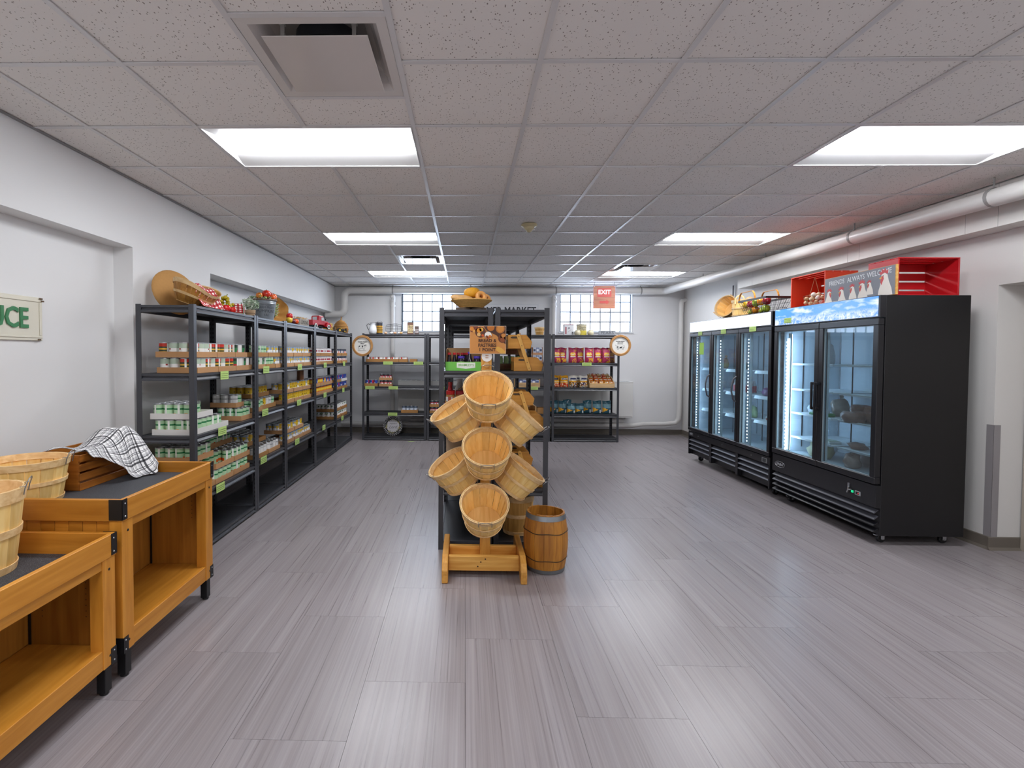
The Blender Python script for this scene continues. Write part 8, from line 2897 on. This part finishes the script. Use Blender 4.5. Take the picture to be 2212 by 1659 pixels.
# left row, middle shelf: peanut butter, red bottle, brown box
mz = LVC[2] + 0.001
for lay in range(2):
    zc = mz + lay * 0.137
    t = thing('jar_carton', ('lower brown carton of peanut butter jars on the centre rack', 'upper brown carton of peanut butter jars on the centre rack')[lay], 'carton', (-0.15, 3.90, zc), 0, 'peanut butter cartons')
    MB().box(0, 0.30, 0, 0.16, 0, 0.003).box(0, 0.30, 0, 0.003, 0.0035, 0.052).box(0, 0.003, 0.0035, 0.16, 0.0035, 0.052).box(0.297, 0.30, 0.0035, 0.16, 0.0035, 0.052).build('tray', KRAFT2, t)
    for c in range(4):
        for r in range(2):
            j = thing('peanut_butter_jar', 'red-lidded peanut butter jar in the %s carton, %s row' % (('lower', 'upper')[lay], ('front', 'rear')[r]), 'jar', (-0.15 + 0.04 + 0.073 * c, 3.90 + 0.04 + 0.075 * r, zc + 0.0035), 0, 'peanut butter jars')
            MB().lathe([(0, 0), (0.033, 0), (0.035, 0.008), (0.035, 0.09), (0.03, 0.1), (0, 0.1)], 18).build('jar', M('#a9743a', 0.25), j, smooth=50)
            MB().lathe([(0.0355, 0.02), (0.0356, 0.082)], 18, m=lambda i, k: 1 if k in (12, 13, 15) else 0).build('label', [M('#dedcd8', 0.5), M('#b5533f', 0.5)], j, smooth=40)
            MB().lathe([(0, 0.1005), (0.034, 0.1005), (0.034, 0.126), (0.031, 0.129), (0, 0.129)], 20).build('lid', M('#c41a1e' if c < 1 else '#8a1a24', 0.3), j, smooth=40)
t = thing('red_bottle', 'red plastic bottle behind the peanut butter on the centre rack', 'bottle', (-0.118, 4.16, mz))
MB().lathe([(0, 0), (0.035, 0), (0.036, 0.01), (0.036, 0.2), (0.02, 0.26), (0.015, 0.3), (0, 0.3)], 18).build('bottle', M('#b8232a', 0.3), t, smooth=50)
MB().lathe([(0, 0.3005), (0.018, 0.3005), (0.018, 0.325), (0, 0.326)], 14).build('cap', M('#c9282e', 0.3), t, smooth=40)
t = thing('white_jug', 'white plastic jug behind the peanut butter on the centre rack', 'jug', (-0.04, 4.275, mz))
MB().lathe([(0, 0), (0.055, 0), (0.06, 0.01), (0.06, 0.22), (0.03, 0.29), (0.02, 0.32), (0, 0.32)], 20).build('body', M('#d6d6d4', 0.35), t, smooth=50)
MB().lathe([(0, 0.3205), (0.024, 0.3205), (0.024, 0.345), (0, 0.346)], 14).build('cap', M('#d9d9d9', 0.4), t, smooth=40)
t = thing('open_carton', 'open brown carton behind the peanut butter jars', 'carton', (0.035, 4.14, mz))
MB().box(0, 0.14, 0, 0.16, 0, 0.3).build('carton', M('#8d5a2e', 0.8), t, bevel=0.002)
MB().obox((-0.045, 0.02, 0.285), (0.1, 0.1, 0.003), Matrix.Rotation(-0.45, 3, 'Y')).build('flap', KRAFT, t)
# left row, lower shelf: beige canister and open box
lz = LVC[3] + 0.001
t = thing('kraft_canister', 'beige cardboard canister on the lower shelf behind the left baskets', 'canister', (-0.06, 4.16, lz))
MB().lathe([(0, 0), (0.088, 0), (0.09, 0.004), (0.09, 0.34), (0, 0.34)], 28).build('drum', M('#b49b80', 0.7), t, smooth=40)
MB().lathe([(0.0915, 0.32), (0.0925, 0.352), (0, 0.355)], 28).build('lid', M('#a88f74', 0.6), t, smooth=40)
t = thing('open_carton', 'open brown cardboard box on the lower shelf behind the left baskets', 'carton', (-0.165, 3.86, lz))
b = MB().box(0, 0.24, 0, 0.17, 0, 0.004)
b.box(0, 0.24, 0, 0.004, 0.0045, 0.13).box(0, 0.24, 0.166, 0.17, 0.0045, 0.215).box(0, 0.004, 0.0045, 0.1655, 0.0045, 0.2).box(0.236, 0.24, 0.0045, 0.1655, 0.0045, 0.2)
b.build('carton', M('#94704a', 0.8), t)
MB().obox((0.12, -0.025, 0.155), (0.23, 0.003, 0.07), Matrix.Rotation(0.7, 3, 'X')).build('flap', KRAFT, t)
# small crate on the right row, middle shelf
t = thing('wooden_crate', 'small pale crate of packets behind the middle bamboo carrier', 'crate', (0.43, 4.12, LVC[2] + 0.001))
MB().box(0, 0.16, 0, 0.01, 0, 0.04).build('front_slat', LW_, t)
MB().box(0.15, 0.16, 0.0105, 0.2, 0, 0.13).build('end_board', LW_, t)
MB().box(0.0, 0.01, 0.0105, 0.2, 0, 0.13).build('end_board', LW_, t)
MB().box(0.0, 0.16, 0.2005, 0.21, 0, 0.13).build('back_board', LW_, t)
MB().box(0.0105, 0.1495, 0.0105, 0.2, 0.001, 0.008).build('floor_board', LW_, t)
for c in range(3):
    blob((0.035 + 0.045 * c, 0.09, 0.009), (0.026, 0.06, 0.045), 90 + c, 10, 0.15).build('packet', M(('#d8d2c8', '#c9752a', '#8a4a26')[c], 0.4), t, smooth=60)

flush_rest()
